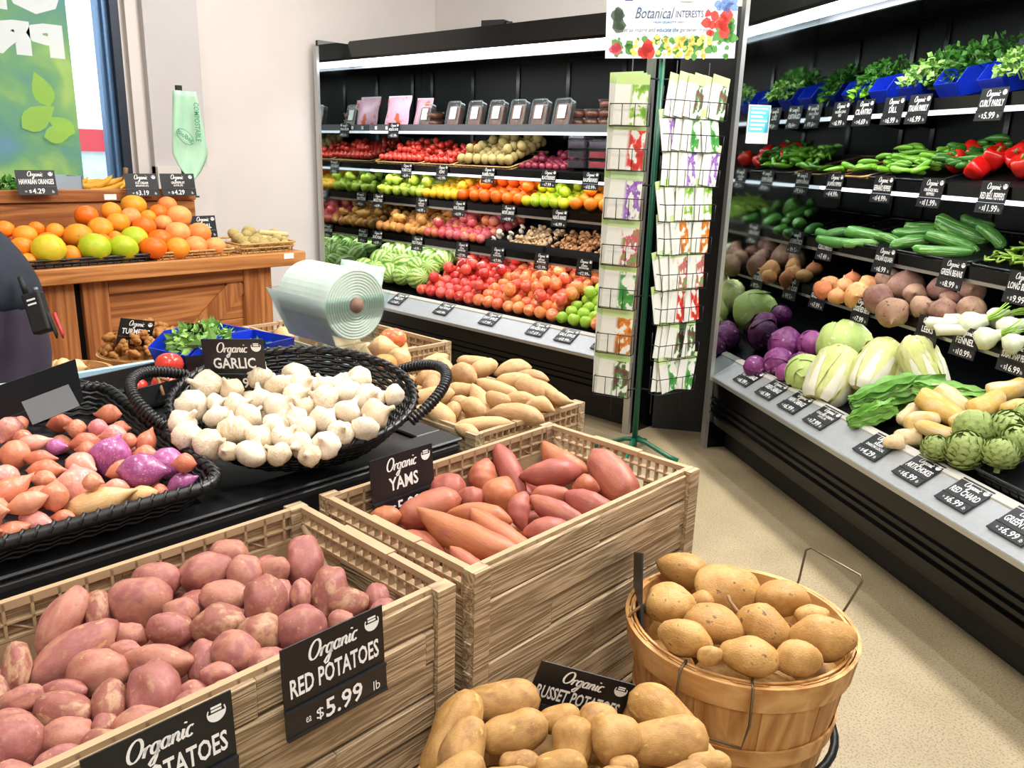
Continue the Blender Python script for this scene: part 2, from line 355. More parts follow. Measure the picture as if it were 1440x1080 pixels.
# ------------------------------------------------------------------ refrigerated cases
class Frame:
    def __init__(s, o, a): s.o = Vector(o); s.a = a; s.u = Vector((math.cos(a), math.sin(a), 0)); s.n = Vector((-math.sin(a), math.cos(a), 0))
    def P(s, u, v, z): q = s.o + s.u*u + s.n*v; q.z = z; return q
    def u_at(s, x, y, v): q = at_pl(x, y, s.o+s.n*v, s.n); return (q-s.o).dot(s.u), q.z
FB = Frame((-5.16, 3.48, 0), 0.0)
FR = Frame((-1.985, 3.60, 0), -math.radians(34.8))
BACK_S = [1.562, 1.288, 1.058, .784]; BV = .43
RIGHT_S = [1.640, 1.325, 1.035, .800]; RV = .46
LB, LR = 2.75, 3.3
def case(F, L, S, sv, lz, ltop, lv, label, endR, vb=1.02):
    root = empty('refrigerated_case', F.o, F.a, label, 'display case')
    fn = lambda a, b, t: Vector((t, a, b))
    B = lambda poly, name, mat, u0=0, u1=L, par=root: MB().prism(poly, u0, u1, fn).build(name, mat, par)
    B([(.10, 0), (vb, 0), (vb, .14), (.10, .14)], 'kick_plate', M['blackm'])
    B([(.012, .14), (.1, .12), (vb, .12), (vb, .40), (.12, .40), (.02, .375), (.0, .36)], 'front_panel', M['black'])
    for z in (.19, .225, .26):
        B([(-.006, z), (.02, z), (.02, z+.014), (-.006, z+.014)], 'bumper_rib', M['black'])
    B([(-.008, .376), (.11, .448), (.11, .400), (.02, .36)], 'deck_lip', M['lip'])
    B([(-.012, .362), (.0, .362), (.0, .379), (-.012, .379)], 'lip_edge', M['alu'])
    B([(.11, .402), (.15, .402), (.15, .462), (.12, .462), (.11, .455)], 'deck_rail', M['rail'])
    B([(.15, .40), (vb, .40), (vb, .50), (.80, .50), (.15, .43)], 'deck', M['interior'])
    B([(.94, .40), (vb, .40), (vb, lz+.1), (.94, lz+.1)], 'back_panel', M['interior'])
    B([(lv+.03, lz+.005), (.94, lz+.03), (vb, lz+.03), (vb, ltop), (lv+.06, ltop), (lv-.02, lz+.03), (lv-.01, lz+.012)], 'canopy', M['black'])
    B([(lv+.10, lz-.03), (lv+.12, lz-.03), (lv+.14, lz+.02), (lv+.10, lz+.02)], 'canopy_louvre', M['grey'])
    B([(lv-.012, lz-.016), (lv+.03, lz-.022), (lv+.034, lz+.008), (lv-.012, lz+.014)], 'canopy_light', M['led'])
    for i, z in enumerate(S):
        sh = B([(sv+.006, z+.006), (.94, z+.006), (.94, z+.024), (sv+.006, z+.024)], 'shelf', M['interior'])
        B([(sv-.006, z-.010), (sv+.006, z-.010), (sv+.006, z+.034), (sv-.006, z+.034)], 'price_rail', M['grey'] if (i == 0 and F is FB) else M['black'], par=sh)
        B([(sv-.004, z-.024), (sv+.012, z-.028), (sv+.012, z-.011), (sv-.005, z-.011)], 'shelf_light', M['led2'] if i < 2 else M['alu'], par=sh)
        for k in range(int(L/.9)+1):
            u = .1+k*.9
            if u < L-.05:
                MB().prism([(sv+.06, z+.006), (.93, z-.05), (.93, z+.006)], u, u+.006, fn).build('bracket', M['interior'], sh)
    for k in range(int(L/.45)+1):
        u = .1+.45*k
        MB().box(u, u+.03, .932, .94, .55, lz).build('slotted_standard', M['black'], root)
    # end glass: mirrors the produce; dark outer skin behind it
    MB().box(-.004, 0, .0, vb, .14, ltop-.02).build('end_glass', M['mirror'], root)
    MB().box(-.03, -.004, .0, vb, .0, ltop-.02).build('end_panel', M['black'], root)
    MB().box(-.034, .006, -.02, .0, .0, ltop-.06).build('end_post', M['alu'], root)
    if endR:
        MB().box(L, L+.004, .0, vb, .14, ltop-.02).build('end_glass', M['mirror'], root)
        MB().box(L+.004, L+.03, .0, vb, .0, ltop-.02).build('end_panel', M['black'], root)
        MB().box(L-.006, L+.034, -.02, .0, .0, ltop-.06).build('end_post', M['alu'], root)
    def lamp(v, z, sy, p, tilt):
        l = bpy.data.lights.new('case_light', 'AREA'); l.shape = 'RECTANGLE'; l.size = L-.06; l.size_y = sy; l.energy = p; l.color = (.96, .98, 1)
        o = bpy.data.objects.new('case_light', l); COL.objects.link(o); o.location = F.P(L/2, v, z)
        o.rotation_euler = (Matrix.Rotation(F.a, 3, 'Z') @ Matrix.Rotation(tilt, 3, 'X')).to_euler()
    lamp(lv+.015, lz-.03, .04, 15*L/2.7, math.radians(22))
    for i, z in enumerate(S): lamp(sv+.03, z-.032, .02, 3.6*L/2.7, math.radians(25))
    return root
caseB = case(FB, LB, BACK_S, BV, 2.0, 2.15, .20, 'long black open refrigerated fruit case against the back wall', True)
caseR = case(FR, LR, RIGHT_S, RV, 2.055, 2.25, .25, 'long black open refrigerated vegetable case beside the aisle', False)
# black filler wall between the two cases
q0 = FB.P(LB+.05, .18, 0); q1 = FR.P(-.05, .5, 0)
mbf = MB(); nn = Vector((-(q1-q0).y, (q1-q0).x, 0)).normalized()*.05
vs = [q0, q1, q1+nn, q0+nn]; mbf.add([Vector((q.x, q.y, 0)) for q in vs]+[Vector((q.x, q.y, 2.12)) for q in vs], [(3, 2, 1, 0), (4, 5, 6, 7)]+[(i, (i+1) % 4, 4+(i+1) % 4, 4+i) for i in range(4)])
tag(mbf.build('filler_panel', M['blackm']), 'tall matt black filler panel closing the corner between the two cases', 'panel')
# wall running behind the vegetable case
a0, a1 = FR.P(.30, 1.06, 0), FR.P(4.6, 1.06, 0); nn = FR.n*.1
vs = [a0, a1, a1+nn, a0+nn]
dw = MB().add([Vector((q.x, q.y, 0)) for q in vs]+[Vector((q.x, q.y, CEIL_Z)) for q in vs], [(3, 2, 1, 0), (4, 5, 6, 7)]+[(i, (i+1) % 4, 4+(i+1) % 4, 4+i) for i in range(4)])
struct('wall_diagonal', dw, M['wall'])
# small black device on the fruit case
dv = empty('wall_camera', FB.P(*((lambda q: (q[0], .55, 2.15))(FB.u_at(700, 32, .55)))), .3, 'small black camera unit standing on top of the fruit case', 'camera')
MB().box(-.13, .13, -.05, .05, 0, .02).build('base', M['blackm'], dv); MB().box(-.1, .06, -.035, .035, .02, .08).build('body', M['blackm'], dv)
MB().tube([(.06, 0, .05), (.1, 0, .05)], .022, 10).build('lens', M['black'], dv)

# ------------------------------------------------------------------ produce shapes (unit size, long axis = local X, stem end = +X or +Z)
def lumpf(seed, k=5, fr=(1.0, 3.2)):
    r = np.random.default_rng(seed); D = r.normal(size=(k, 3)); D /= np.linalg.norm(D, axis=1)[:, None]
    f = r.uniform(fr[0], fr[1], k); ph = r.uniform(0, 6.28, k); a = r.uniform(.5, 1, k)/f; a /= a.sum()
    return lambda p: float((a*np.sin((D@p)*f*6.28*.5+ph)).sum())
def ball(nl, nr, fn):
    """closed surface: fn(t, a) -> point, t from 0 (bottom pole) to 1 (top pole), a round the axis"""
    mb = MB(); vs = [fn(0, 0)]; fs = []
    for i in range(1, nr):
        for k in range(nl): vs.append(fn(i/nr, 2*PI*k/nl))
    vs.append(fn(1, 0)); top = len(vs)-1
    for k in range(nl):
        k2 = (k+1) % nl; fs.append((0, 1+k2, 1+k)); b = 1+(nr-2)*nl; fs.append((b+k, b+k2, top))
        for i in range(nr-2): o = 1+i*nl; fs.append((o+k, o+k2, o+nl+k2, o+nl+k))
    return mb.add(vs, fs)
def sph(t, a, ex=1.0):
    th = PI*t; s = math.sin(th); return Vector((s*math.cos(a), s*math.sin(a), -math.cos(th)))
MESH = {}
def variants(key, n, fn, mat, smooth=True):
    MESH[key] = [fn(i).mesh(key, mat, smooth) for i in range(n)]
def ellip(seed, amp=.06, nl=16, nr=11, sq=(1, 1, 1), dim=0, fr=(1, 3)):
    L = lumpf(seed, fr=fr)
    def f(t, a):
        d = sph(t, a); k = .5*(1+amp*L(np.array(d)))
        p = Vector((d.x*k*sq[0], d.y*k*sq[1], d.z*k*sq[2]))
        if dim: p.z -= dim*math.exp(-((1-t)/.11)**2)-dim*.4*math.exp(-(t/.11)**2)
        return p
    return ball(nl, nr, f)
def spindle(seed, prof, bend=.1, nl=12, nr=16, amp=.03, lobes=0, lamp=0, twist=0):
    """long body along X from -.5 to .5; prof(s)->radius (of .5)"""
    L = lumpf(seed); r = np.random.default_rng(seed); bz = r.uniform(.5, 1)*bend*(1 if seed % 2 else -1); by = r.uniform(-1, 1)*bend*.6
    def f(t, a):
        s = t; x = s-.5; R = prof(s)
        p0 = np.array((x*2, math.cos(a)*.6, math.sin(a)*.6)); R *= 1+amp*4*L(p0)
        if lobes: R *= 1+lamp*abs(math.cos(lobes*a/2+twist*s))
        return Vector((x, R*math.cos(a)+by*(4*x*x-.5), R*math.sin(a)+bz*(4*x*x-.5)))
    return ball(nl, nr, f)
def interp(pts):
    xs = [p[0] for p in pts]; ys = [p[1] for p in pts]
    return lambda s: float(np.interp(s, xs, ys))
def smoothp(pts):
    f = interp(pts); return lambda s: (f(s-.03)+2*f(s)+f(s+.03))/4 if .03 < s < .97 else f(s)
# --- skins
K = {}
K['redpot'] = skin('red potato skin', ['9a5f54', 'a86858', 'b07a66', '9c5f5c', '8f5548', 'b08a6c', 'a0665a'], .5, 3.2, .5, spots='b98f6a', spot_scale=6, spot_thr=.64, bump=.14, bscale=30, eyes=('4a2a26', 2.2, .075))
K['russet'] = skin('russet skin', ['a88050', '966e42', 'b89058', 'a3783f', 'c0a05c'], .6, 3, .4, spots='c8a860', spot_scale=5, spot_thr=.63, bump=.25, bscale=40, eyes=('5c4024', 2.6, .06))
K['yam'] = skin('yam skin', ['a86048', 'b06a50', '9c524a', 'aa5c46', 'b87248', 'a25552'], .45, 4, .6, spots='d8a680', spot_scale=14, spot_thr=.72, bump=.15, bscale=25, stretch=(.5, 1, 1))
K['tan'] = skin('sweet potato skin', ['c19a6c', 'cda878', 'b58c60', 'd1ac80'], .6, 5, .5, spots='936c45', spot_scale=15, spot_thr=.68, bump=.3, bscale=30)
K['jicama'] = skin('jicama skin', ['b98e54', 'ad8046', 'c49a5c', 'a87a44'], .55, 3.5, .35, spots='70553a', spot_scale=7, spot_thr=.63, bump=.3, bscale=28)
K['garlic'] = skin('garlic skin', ['e8dcc6', 'decdb4', 'eee2ce', 'd8c09a', 'e0cab8'], .5, 3, .55, spots='c09c70', spot_scale=5, spot_thr=.63, bump=.2, bscale=12, stretch=(6, 6, .6), sss=.08)
K['shallot'] = skin('shallot skin', ['c9745a', 'd98a6a', 'c7694f', 'dd9a78', 'cf8076'], .3, 4, .6, spots='a85a40', spot_scale=7, spot_thr=.66, bump=.15, bscale=14, stretch=(.4, 5, 5), coat=.2)
K['purpleonion'] = skin('purple onion skin', ['a5548c', 'b867a0', '94457c', 'c585a8'], .25, 4, .5, spots='d89ab4', spot_scale=7, spot_thr=.6, bump=.12, bscale=14, stretch=(.4, 5, 5), coat=.3)
K['pinkonion'] = skin('pink onion skin', ['d98c8c', 'd4777f', 'e0a08c', 'd98570'], .28, 4, .5, spots='e6b8a0', spot_scale=7, spot_thr=.6, bump=.12, bscale=14, stretch=(.4, 5, 5), coat=.3)
K['tanonion'] = skin('tan onion skin', ['e0b884', 'd8a870', 'e8c698'], .35, 4, .5, spots='c08a58', spot_scale=7, spot_thr=.62, bump=.15, bscale=14, stretch=(.4, 5, 5))
K['orange'] = skin('orange peel', ['f58a1e', 'f79a2c', 'f07a12', 'f9a838'], .4, 3, .7, bump=.12, bscale=60)
K['deeporange'] = skin('deep orange peel', ['f0640e', 'f2721a', 'ea5a08'], .38, 3, .7, bump=.12, bscale=60)
K['grapefruit'] = skin('grapefruit peel', ['f29a4e', 'f08a48', 'f4a862', 'ee8040'], .42, 3, .6, bump=.12, bscale=60)
K['greenorange'] = skin('green tinged orange peel', ['c9c228', 'a9bf22', 'dcc030', 'b8c41e'], .4, 2.5, .5, spots='8f9e20', spot_scale=18, spot_thr=.66, bump=.12, bscale=60)
K['mottled'] = skin('mottled orange peel', ['e89a22', 'dc9226', 'e0a62c'], .42, 2.5, .5, spots='8f9436', spot_scale=7, spot_thr=.62, bump=.12, bscale=60)
K['lime'] = skin('lime peel', ['b4cc2c', 'a0c02a', 'd4d22c', 'e0d028'], .35, 3, .7, bump=.1, bscale=60)
K['lemon'] = skin('lemon peel', ['f0c828', 'f2b428', 'eed43c'], .35, 3, .7, bump=.1, bscale=60)
K['greenpear'] = skin('green pear skin', ['a9c23c', 'b8cc46', '93b038', 'c6d054'], .4, 3, .6, spots='7c9430', spot_scale=20, spot_thr=.7, bump=.03)
K['boscpear'] = skin('russet pear skin', ['c98a44', 'd39a4c', 'b97a3c', 'dca655'], .55, 4, .6, spots='9c6a34', spot_scale=18, spot_thr=.66, bump=.08)
K['redapple'] = skin('red apple skin', ['d23a38', 'c8302f', 'e05a48', 'd94848', 'e88050'], .25, 3, .7, spots='f0b060', spot_scale=4, spot_thr=.64, bump=.02, coat=.2)
K['apple'] = skin('striped apple skin', ['e2503e', 'e87a4c', 'dc4a42', 'ee9a54', 'e66a4a', 'f0b45c'], .27, 3, .65, spots='f2c06a', spot_scale=4, spot_thr=.62, bump=.02, coat=.2)
K['greenapple'] = skin('green apple skin', ['9cc83c', 'b2d24c', '8abc34'], .25, 3, .7, bump=.02, coat=.2)
K['nectarine'] = skin('nectarine skin', ['d8504a', 'e08a4c', 'c94058', 'd96a70', 'e8a85c'], .4, 3, .6, spots='f0b866', spot_scale=4, spot_thr=.62, bump=.02)
K['plum'] = skin('plum skin', ['7c2a3c', '9a3648', '6a2436'], .35, 3, .6, bump=.02)
K['tomato'] = skin('tomato skin', ['d83a30', 'e04a38', 'cc302c'], .22, 3, .6, bump=0, coat=.3)
K['kiwi'] = skin('kiwi skin', ['a8935a', 'b8a468', '9a8650'], .75, 6, .5, spots='7c6a3c', spot_scale=30, spot_thr=.62, bump=.3, bscale=60)
K['mushwhite'] = skin('white mushroom', ['f0e6d4', 'e6d8c0'], .6, 4, .6, bump=.05)
K['mushtan'] = skin('tan mushroom', ['d8b890', 'c8a278', 'e0c6a0'], .6, 4, .6, spots='9c7450', spot_scale=6, spot_thr=.64, bump=.1)
K['mushbrown'] = skin('brown mushroom', ['c08a5c', 'ae7848', 'cfa074'], .6, 4, .6, spots='8a5c38', spot_scale=6, spot_thr=.64, bump=.1)
K['ginger'] = skin('turmeric skin', ['b8803e', 'a8703a', 'c48f4c'], .65, 6, .4, spots='7c4f28', spot_scale=9, spot_thr=.62, bump=.5, bscale=18)
K['redbeet'] = skin('beet skin', ['946e58', '80544a', 'a48266', '6c4442'], .6, 4, .6, spots='5a3434', spot_scale=8, spot_thr=.64, bump=.3, bscale=18)
K['goldbeet'] = skin('golden beet skin', ['d08a4a', 'c8744c', 'dca468', 'c06a4a'], .55, 4, .6, spots='8f5a34', spot_scale=8, spot_thr=.66, bump=.3, bscale=18)
K['redbell'] = skin('red pepper skin', ['e0241c', 'd81a18', 'e83a28'], .18, 2, .6, bump=0, coat=.4)
K['chili'] = skin('green chilli skin', ['6aa82c', '7cb834', '549428'], .25, 3, .6, bump=0, coat=.3)
K['jalapeno'] = skin('dark green chilli skin', ['2f6a20', '3f7c28', '265a1c'], .22, 3, .6, bump=0, coat=.3)
K['zucchini'] = skin('zucchini skin', ['3f7a2e', '4f8c38', '2f6a26'], .3, 4, .5, spots='9cc478', spot_scale=11, spot_thr=.55, bump=.03, stretch=(.15, 1, 1), coat=.15)
K['cucumber'] = skin('cucumber skin', ['4f8a3e', '437a34', '629a4c'], .4, 4, .5, spots='8fb070', spot_scale=9, spot_thr=.62, bump=.2, bscale=22, stretch=(.3, 1, 1))
K['bean'] = skin('bean skin', ['9cbc4c', '86ac40', 'b2cc62'], .45, 2, .7, bump=0)
K['romaine'] = skin('romaine leaf', ['74ac48', '86bc58', '649c3c', '98cc6c'], .45, 3, .4, spots='c4e094', spot_scale=6, spot_thr=.62, bump=.35, bscale=14)
K['herb'] = skin('herb leaf', ['3f7a28', '4f8e30', '336a22', '62a03c'], .5, 9, .3, bump=.1)
K['herb2'] = skin('pale herb leaf', ['7aa84c', '8cb85c', '689a40'], .5, 9, .3, bump=.1)
K['brightherb'] = skin('bright herb leaf', ['8ccc34', '7cc02c', '9cd844'], .45, 9, .3, bump=.1)
K['stem'] = plain('green stem', '86a850', .5); K['brownstem'] = plain('brown stem', '8a6a44', .7); K['whitestem'] = plain('white stem', 'dfe4c4', .5)
K['redcab'] = skin('red cabbage leaf', ['8a3c78', '9c4c8a', '6a2a62', 'a8609a'], .35, 3, .4, spots='d8a8cc', spot_scale=5, spot_thr=.63, bump=.25, bscale=9)
K['greencab'] = skin('green cabbage leaf', ['b4cc70', 'c4d884', 'a4c060'], .45, 2.5, .3, spots='e6eebc', spot_scale=5, spot_thr=.61, bump=.35, bscale=9)
K['napa'] = skin('napa leaf', ['ccd27c', 'd8d896', 'bcc868'], .45, 3, .3, spots='e4e2bc', spot_scale=5, spot_thr=.57, bump=.5, bscale=11, stretch=(.5, 1, 1))
K['naparib'] = skin('napa rib', ['dedcc4', 'e4e2d0', 'd6d6b0'], .45, 3, .4, bump=.2, bscale=10, stretch=(.2, 1, 1))
K['daikon'] = skin('pale yellow root', ['d8c090', 'd4ac50', 'e0cca8', 'cca23c'], .5, 2.2, .4, spots='c49a5c', spot_scale=9, spot_thr=.7, bump=.12, bscale=20)
K['artichoke'] = skin('artichoke bract', ['94a85c', 'a4b46c', '849a50'], .5, 3, .4, spots='6c7c40', spot_scale=10, spot_thr=.64, bump=.1)
K['fennel'] = skin('fennel bulb', ['cfd4ac', 'd8dcc0', 'bfc890'], .4, 4, .4, bump=.2, bscale=10, stretch=(.3, 2, 2))
K['fennelgreen'] = plain('fennel stalk', '9cc848', .45)
K['leek'] = skin('leek shank', ['d4d0ac', 'dad8c2', 'c4c98c'], .45, 3, .4, bump=.1)
K['sugarcane'] = skin('pale cane', ['d8c890', 'c8b478'], .55, 4, .5, spots='8a7a4c', spot_scale=6, spot_thr=.66)
K['banana'] = skin('banana skin', ['e0ac34', 'd89a2c', 'e8bc48'], .5, 3, .5, spots='6c4c20', spot_scale=6, spot_thr=.66, bump=.03)
def melon_mat():
    m, nt, b = new_mat('watermelon rind'); L = nt.links
    tc = node(nt, 'ShaderNodeTexCoord'); s = node(nt, 'ShaderNodeSeparateXYZ'); L.new(tc.outputs['Object'], s.inputs[0])
    at = node(nt, 'ShaderNodeMath', operation='ARCTAN2'); L.new(s.outputs[1], at.inputs[0]); L.new(s.outputs[2], at.inputs[1])
    n = node(nt, 'ShaderNodeTexNoise', i_Scale=9, i_Detail=3); L.new(tc.outputs['Object'], n.inputs['Vector'])
    ma = node(nt, 'ShaderNodeMath', operation='MULTIPLY_ADD', i_1=1.9, i_2=0.0); L.new(at.outputs[0], ma.inputs[0])
    a2 = node(nt, 'ShaderNodeMath', operation='ADD'); L.new(ma.outputs[0], a2.inputs[0]); L.new(n.outputs[0], a2.inputs[1])
    pg = node(nt, 'ShaderNodeMath', operation='PINGPONG', i_1=.5); L.new(a2.outputs[0], pg.inputs[0])
    r = ramp(nt, [(.12, '5f9440'), (.28, 'a8c860'), (.5, 'd0de8c')]); L.new(pg.outputs[0], r.inputs[0]); L.new(r.outputs[0], b.inputs['Base Color'])
    b.inputs['Roughness'].default_value = .35; return m
K['melon'] = melon_mat()
# --- shapes
variants('red_potato', 5, lambda i: ellip(10+i, .16, 20, 14, (1, 1, 1)), K['redpot'])
variants('russet_potato', 4, lambda i: spindle(30+i, lambda s: .5*(1-abs(2*s-1)**2.9)**.5*(1.0-.06*math.sin(6*s)), .05, 18, 18, .03), K['russet'])
yp = [smoothp([(0, .03), (.06, .14), (.2, .34), (.45, .5), (.7, .46), (.88, .27), (.95, .13), (1, .05)]),
      smoothp([(0, .05), (.08, .22), (.25, .44), (.5, .5), (.75, .38), (.9, .2), (1, .04)]),
      smoothp([(0, .06), (.06, .2), (.18, .4), (.5, .5), (.8, .44), (.93, .25), (1, .08)])]
variants('yam', 5, lambda i: spindle(50+i, yp[i % 3], [.12, .3, .06, .45, .2][i], 16, 20, .03), K['yam'])
variants('sweet_potato', 5, lambda i: spindle(70+i, yp[(i+1) % 3], [.1, .3, .5, .2, .05][i], 14, 18, .04), K['tan'])
variants('jicama', 3, lambda i: ellip(90+i, .14, 20, 14, (1, 1, .85)), K['jicama'])
gp = [(0, -.36), (.12, -.4), (.3, -.36), (.45, -.2), (.5, -.02), (.46, .12), (.34, .24), (.2, .33), (.12, .42), (.085, .52), (.07, .62), (0, .63)]
def garlic(i):
    r = np.random.default_rng(i); mb = MB().revolve([(a, z*(1+.1*r.uniform(-1, 1)*(z > .3))) for a, z in gp], 20, None, [7, 8, 9][i % 3], .045)
    L = lumpf(i+3); mb.v = [tuple(Vector(p)*(1+.12*L(np.array(p)*2))) for p in mb.v]; return mb
variants('garlic_bulb', 4, garlic, K['garlic'])
op = smoothp([(0, .04), (.04, .06), (.1, .2), (.22, .38), (.42, .5), (.6, .46), (.76, .28), (.86, .13), (.94, .07), (1, .04)])
for nm, mt in (('shallot', 'shallot'), ('purple_onion', 'purpleonion'), ('pink_onion', 'pinkonion'), ('tan_shallot', 'tanonion')):
    variants(nm, 3, lambda i: spindle(110+i, op, .06, 16, 18, .02, 9, .03), K[mt])
for nm in ('orange', 'deeporange', 'grapefruit', 'greenorange', 'mottled', 'lime', 'lemon', 'kiwi', 'plum', 'tomato', 'nectarine'):
    variants(nm, 3, lambda i: ellip(130+i, .03, 16, 11, (1, 1, .94 if nm != 'kiwi' else 1.15), .02), K[nm])
def apple_shape(i):
    L = lumpf(150+i)
    def f(t, a):
        d = sph(t, a); k = .5*(1+.05*L(np.array(d))); w = 1+.06*math.cos(PI*t+2.4)
        p = Vector((d.x*k*w, d.y*k*w, d.z*k*.92)); p.z -= .13*math.exp(-((1-t)/.13)**2); p.z += .06*math.exp(-(t/.1)**2); return p
    return ball(16, 13, f)
for nm in ('redapple', 'apple', 'greenapple'): variants(nm, 3, apple_shape, K[nm])
pp = smoothp([(0, .0), (.03, .2), (.12, .38), (.3, .5), (.48, .46), (.65, .3), (.8, .24), (.93, .17), (1, .0)])
for nm in ('greenpear', 'boscpear'): variants(nm, 3, lambda i: spindle(160+i, pp, .03, 16, 16, .01), K[nm])
def knob(seed, n=6, sp=.34):
    r = np.random.default_rng(seed); mb = MB(); c = Vector((0, 0, 0)); d = Vector((1, 0, 0))
    for j in range(n):
        e = ellip(seed*7+j, .2, 9, 7); s = Vector(r.uniform(.28, .46, 3)*np.array((1.25, 1, 1)))
        mb.add([Vector((p[0]*s.x, p[1]*s.y, p[2]*s.z))+c for p in e.v], e.f)
        d = Vector((r.normal(), r.normal(), r.normal()*.6)).normalized(); c = c*.6+d*sp*.62
    return mb
variants('turmeric', 4, lambda i: knob(200+i, 6), K['ginger'])
for nm in ('mushwhite', 'mushtan', 'mushbrown'):
    variants(nm, 3, lambda i: MB().revolve([(0, -.3), (.16, -.3), (.15, -.02), (.42, -.06), (.5, .06), (.42, .24), (.22, .36), (0, .4)], 12, Matrix.Rotation(.5*i, 4, 'X')), K[nm])
variants('melon', 2, lambda i: ellip(210+i, .02, 24, 16, (1.15, 1, 1)), K['melon'])
def beet(i):
    mb = MB().revolve([(0, -.62), (.02, -.56), (.06, -.46), (.22, -.36), (.42, -.2), (.5, 0), (.46, .2), (.34, .32), (.3, .32), (.27, .36), (.2, .36), (.17, .4), (.1, .4), (0, .42)], 18)
    L = lumpf(220+i); mb.v = [tuple(Vector(p)*(1+.12*L(np.array(p)*1.6))) for p in mb.v]; return mb
for nm in ('redbeet', 'goldbeet'): variants(nm, 3, beet, K[nm])
def bell(i):
    return MB().revolve([(0, -.4), (.15, -.44), (.3, -.4), (.4, -.2), (.48, .1), (.46, .32), (.34, .42), (.18, .38), (0, .3)], 24, None, 4, .1)
variants('redbell', 2, bell, K['redbell'])
cp = smoothp([(0, .1), (.05, .3), (.2, .5), (.5, .46), (.8, .28), (1, .05)])
for nm in ('chili', 'jalapeno'): variants(nm, 3, lambda i: spindle(240+i, cp, .35, 8, 12, .04), K[nm])
zp = smoothp([(0, .22), (.03, .38), (.15, .48), (.5, .5), (.85, .42), (.95, .3), (.97, .18), (1, .16)])
for nm in ('zucchini', 'cucumber'): variants(nm, 3, lambda i: spindle(260+i, zp, .25, 14, 16, .01, 8, .03), K[nm])
variants('bean', 4, lambda i: spindle(280+i, smoothp([(0, .05), (.06, .4), (.5, .5), (.94, .4), (1, .05)]), [1.6, 3, -2, .8][i], 6, 9, .02), K['bean'])
variants('daikon', 3, lambda i: spindle(300+i, smoothp([(0, .28), (.04, .4), (.3, .5), (.6, .46), (.85, .34), (.96, .22), (1, .05)]), .12, 16, 16, .04), K['daikon'])
variants('cane', 2, lambda i: spindle(310+i, smoothp([(0, .45), (.3, .5), (.32, .54), (.34, .5), (.66, .5), (.68, .54), (.7, .5), (1, .46)]), .02, 10, 14, .01), K['sugarcane'])
variants('banana', 2, lambda i: spindle(321, smoothp([(0, .12), (.08, .16), (.16, .4), (.5, .5), (.85, .36), (.95, .16), (1, .1)]), .9, 8, 14, .01), K['banana'])
def cabbage(i):
    r = np.random.default_rng(330+i); mb = ellip(330+i, .06, 18, 12, (1, 1, .95))
    for j in range(6):   # overlapping outer leaves
        a0 = r.uniform(0, 6.28); el = r.uniform(-.3, .9); w = r.uniform(.7, 1.1)
        def f(s, t, a0=a0, el=el, w=w):
            a = a0+(s-.5)*2*w; e = el-(t-.35)*2.1; k = .5*(1.035+.05*j/6+.05*abs(2*s-1)**3*math.sin(9*t+j)+.06*(t < .08))
            return Vector((k*math.cos(a)*math.cos(e), k*math.sin(a)*math.cos(e), k*.95*math.sin(e)))
        mb.grid(f, 8, 8)
    return mb
for nm in ('redcab', 'greencab'): variants(nm, 2, cabbage, K[nm])

# ------------------------------------------------------------------ placing produce
COUNT = {}
def axis_matrix(ax, roll, loc, sc):
    ax = Vector(ax).normalized(); b = ax.cross(Vector((0, 0, 1)))
    if b.length < .02: b = Vector((0, 1, 0))
    b.normalize(); c = ax.cross(b)   # columns: X=ax, Y=-b.., Z
    R = Matrix((ax, -b, c*-1 if False else ax.cross(-b))).transposed()
    R = R @ Matrix.Rotation(roll, 3, 'X')
    m = R.to_4x4() @ Matrix.Diagonal((sc[0], sc[1], sc[2], 1)); m.translation = Vector(loc); return m
def grow(kind, name, loc, axis=None, size=(.07, .07, .07), roll=None, label=None, cat=None, group=None, var=None):
    ms = MESH[kind]; me = ms[random.randrange(len(ms)) if var is None else var % len(ms)]
    o = bpy.data.objects.new(name, me); COL.objects.link(o)
    if axis is None:
        R = Matrix.Rotation(random.uniform(0, 6.28), 3, 'Z') @ Matrix.Rotation(random.gauss(0, .5), 3, 'X') @ Matrix.Rotation(random.gauss(0, .5), 3, 'Y')
        m = R.to_4x4() @ Matrix.Diagonal((size[0], size[1], size[2], 1)); m.translation = Vector(loc)
    else: m = axis_matrix(axis, random.uniform(0, 6.28) if roll is None else roll, loc, size)
    o.matrix_world = m; return tag(o, label, cat, group)
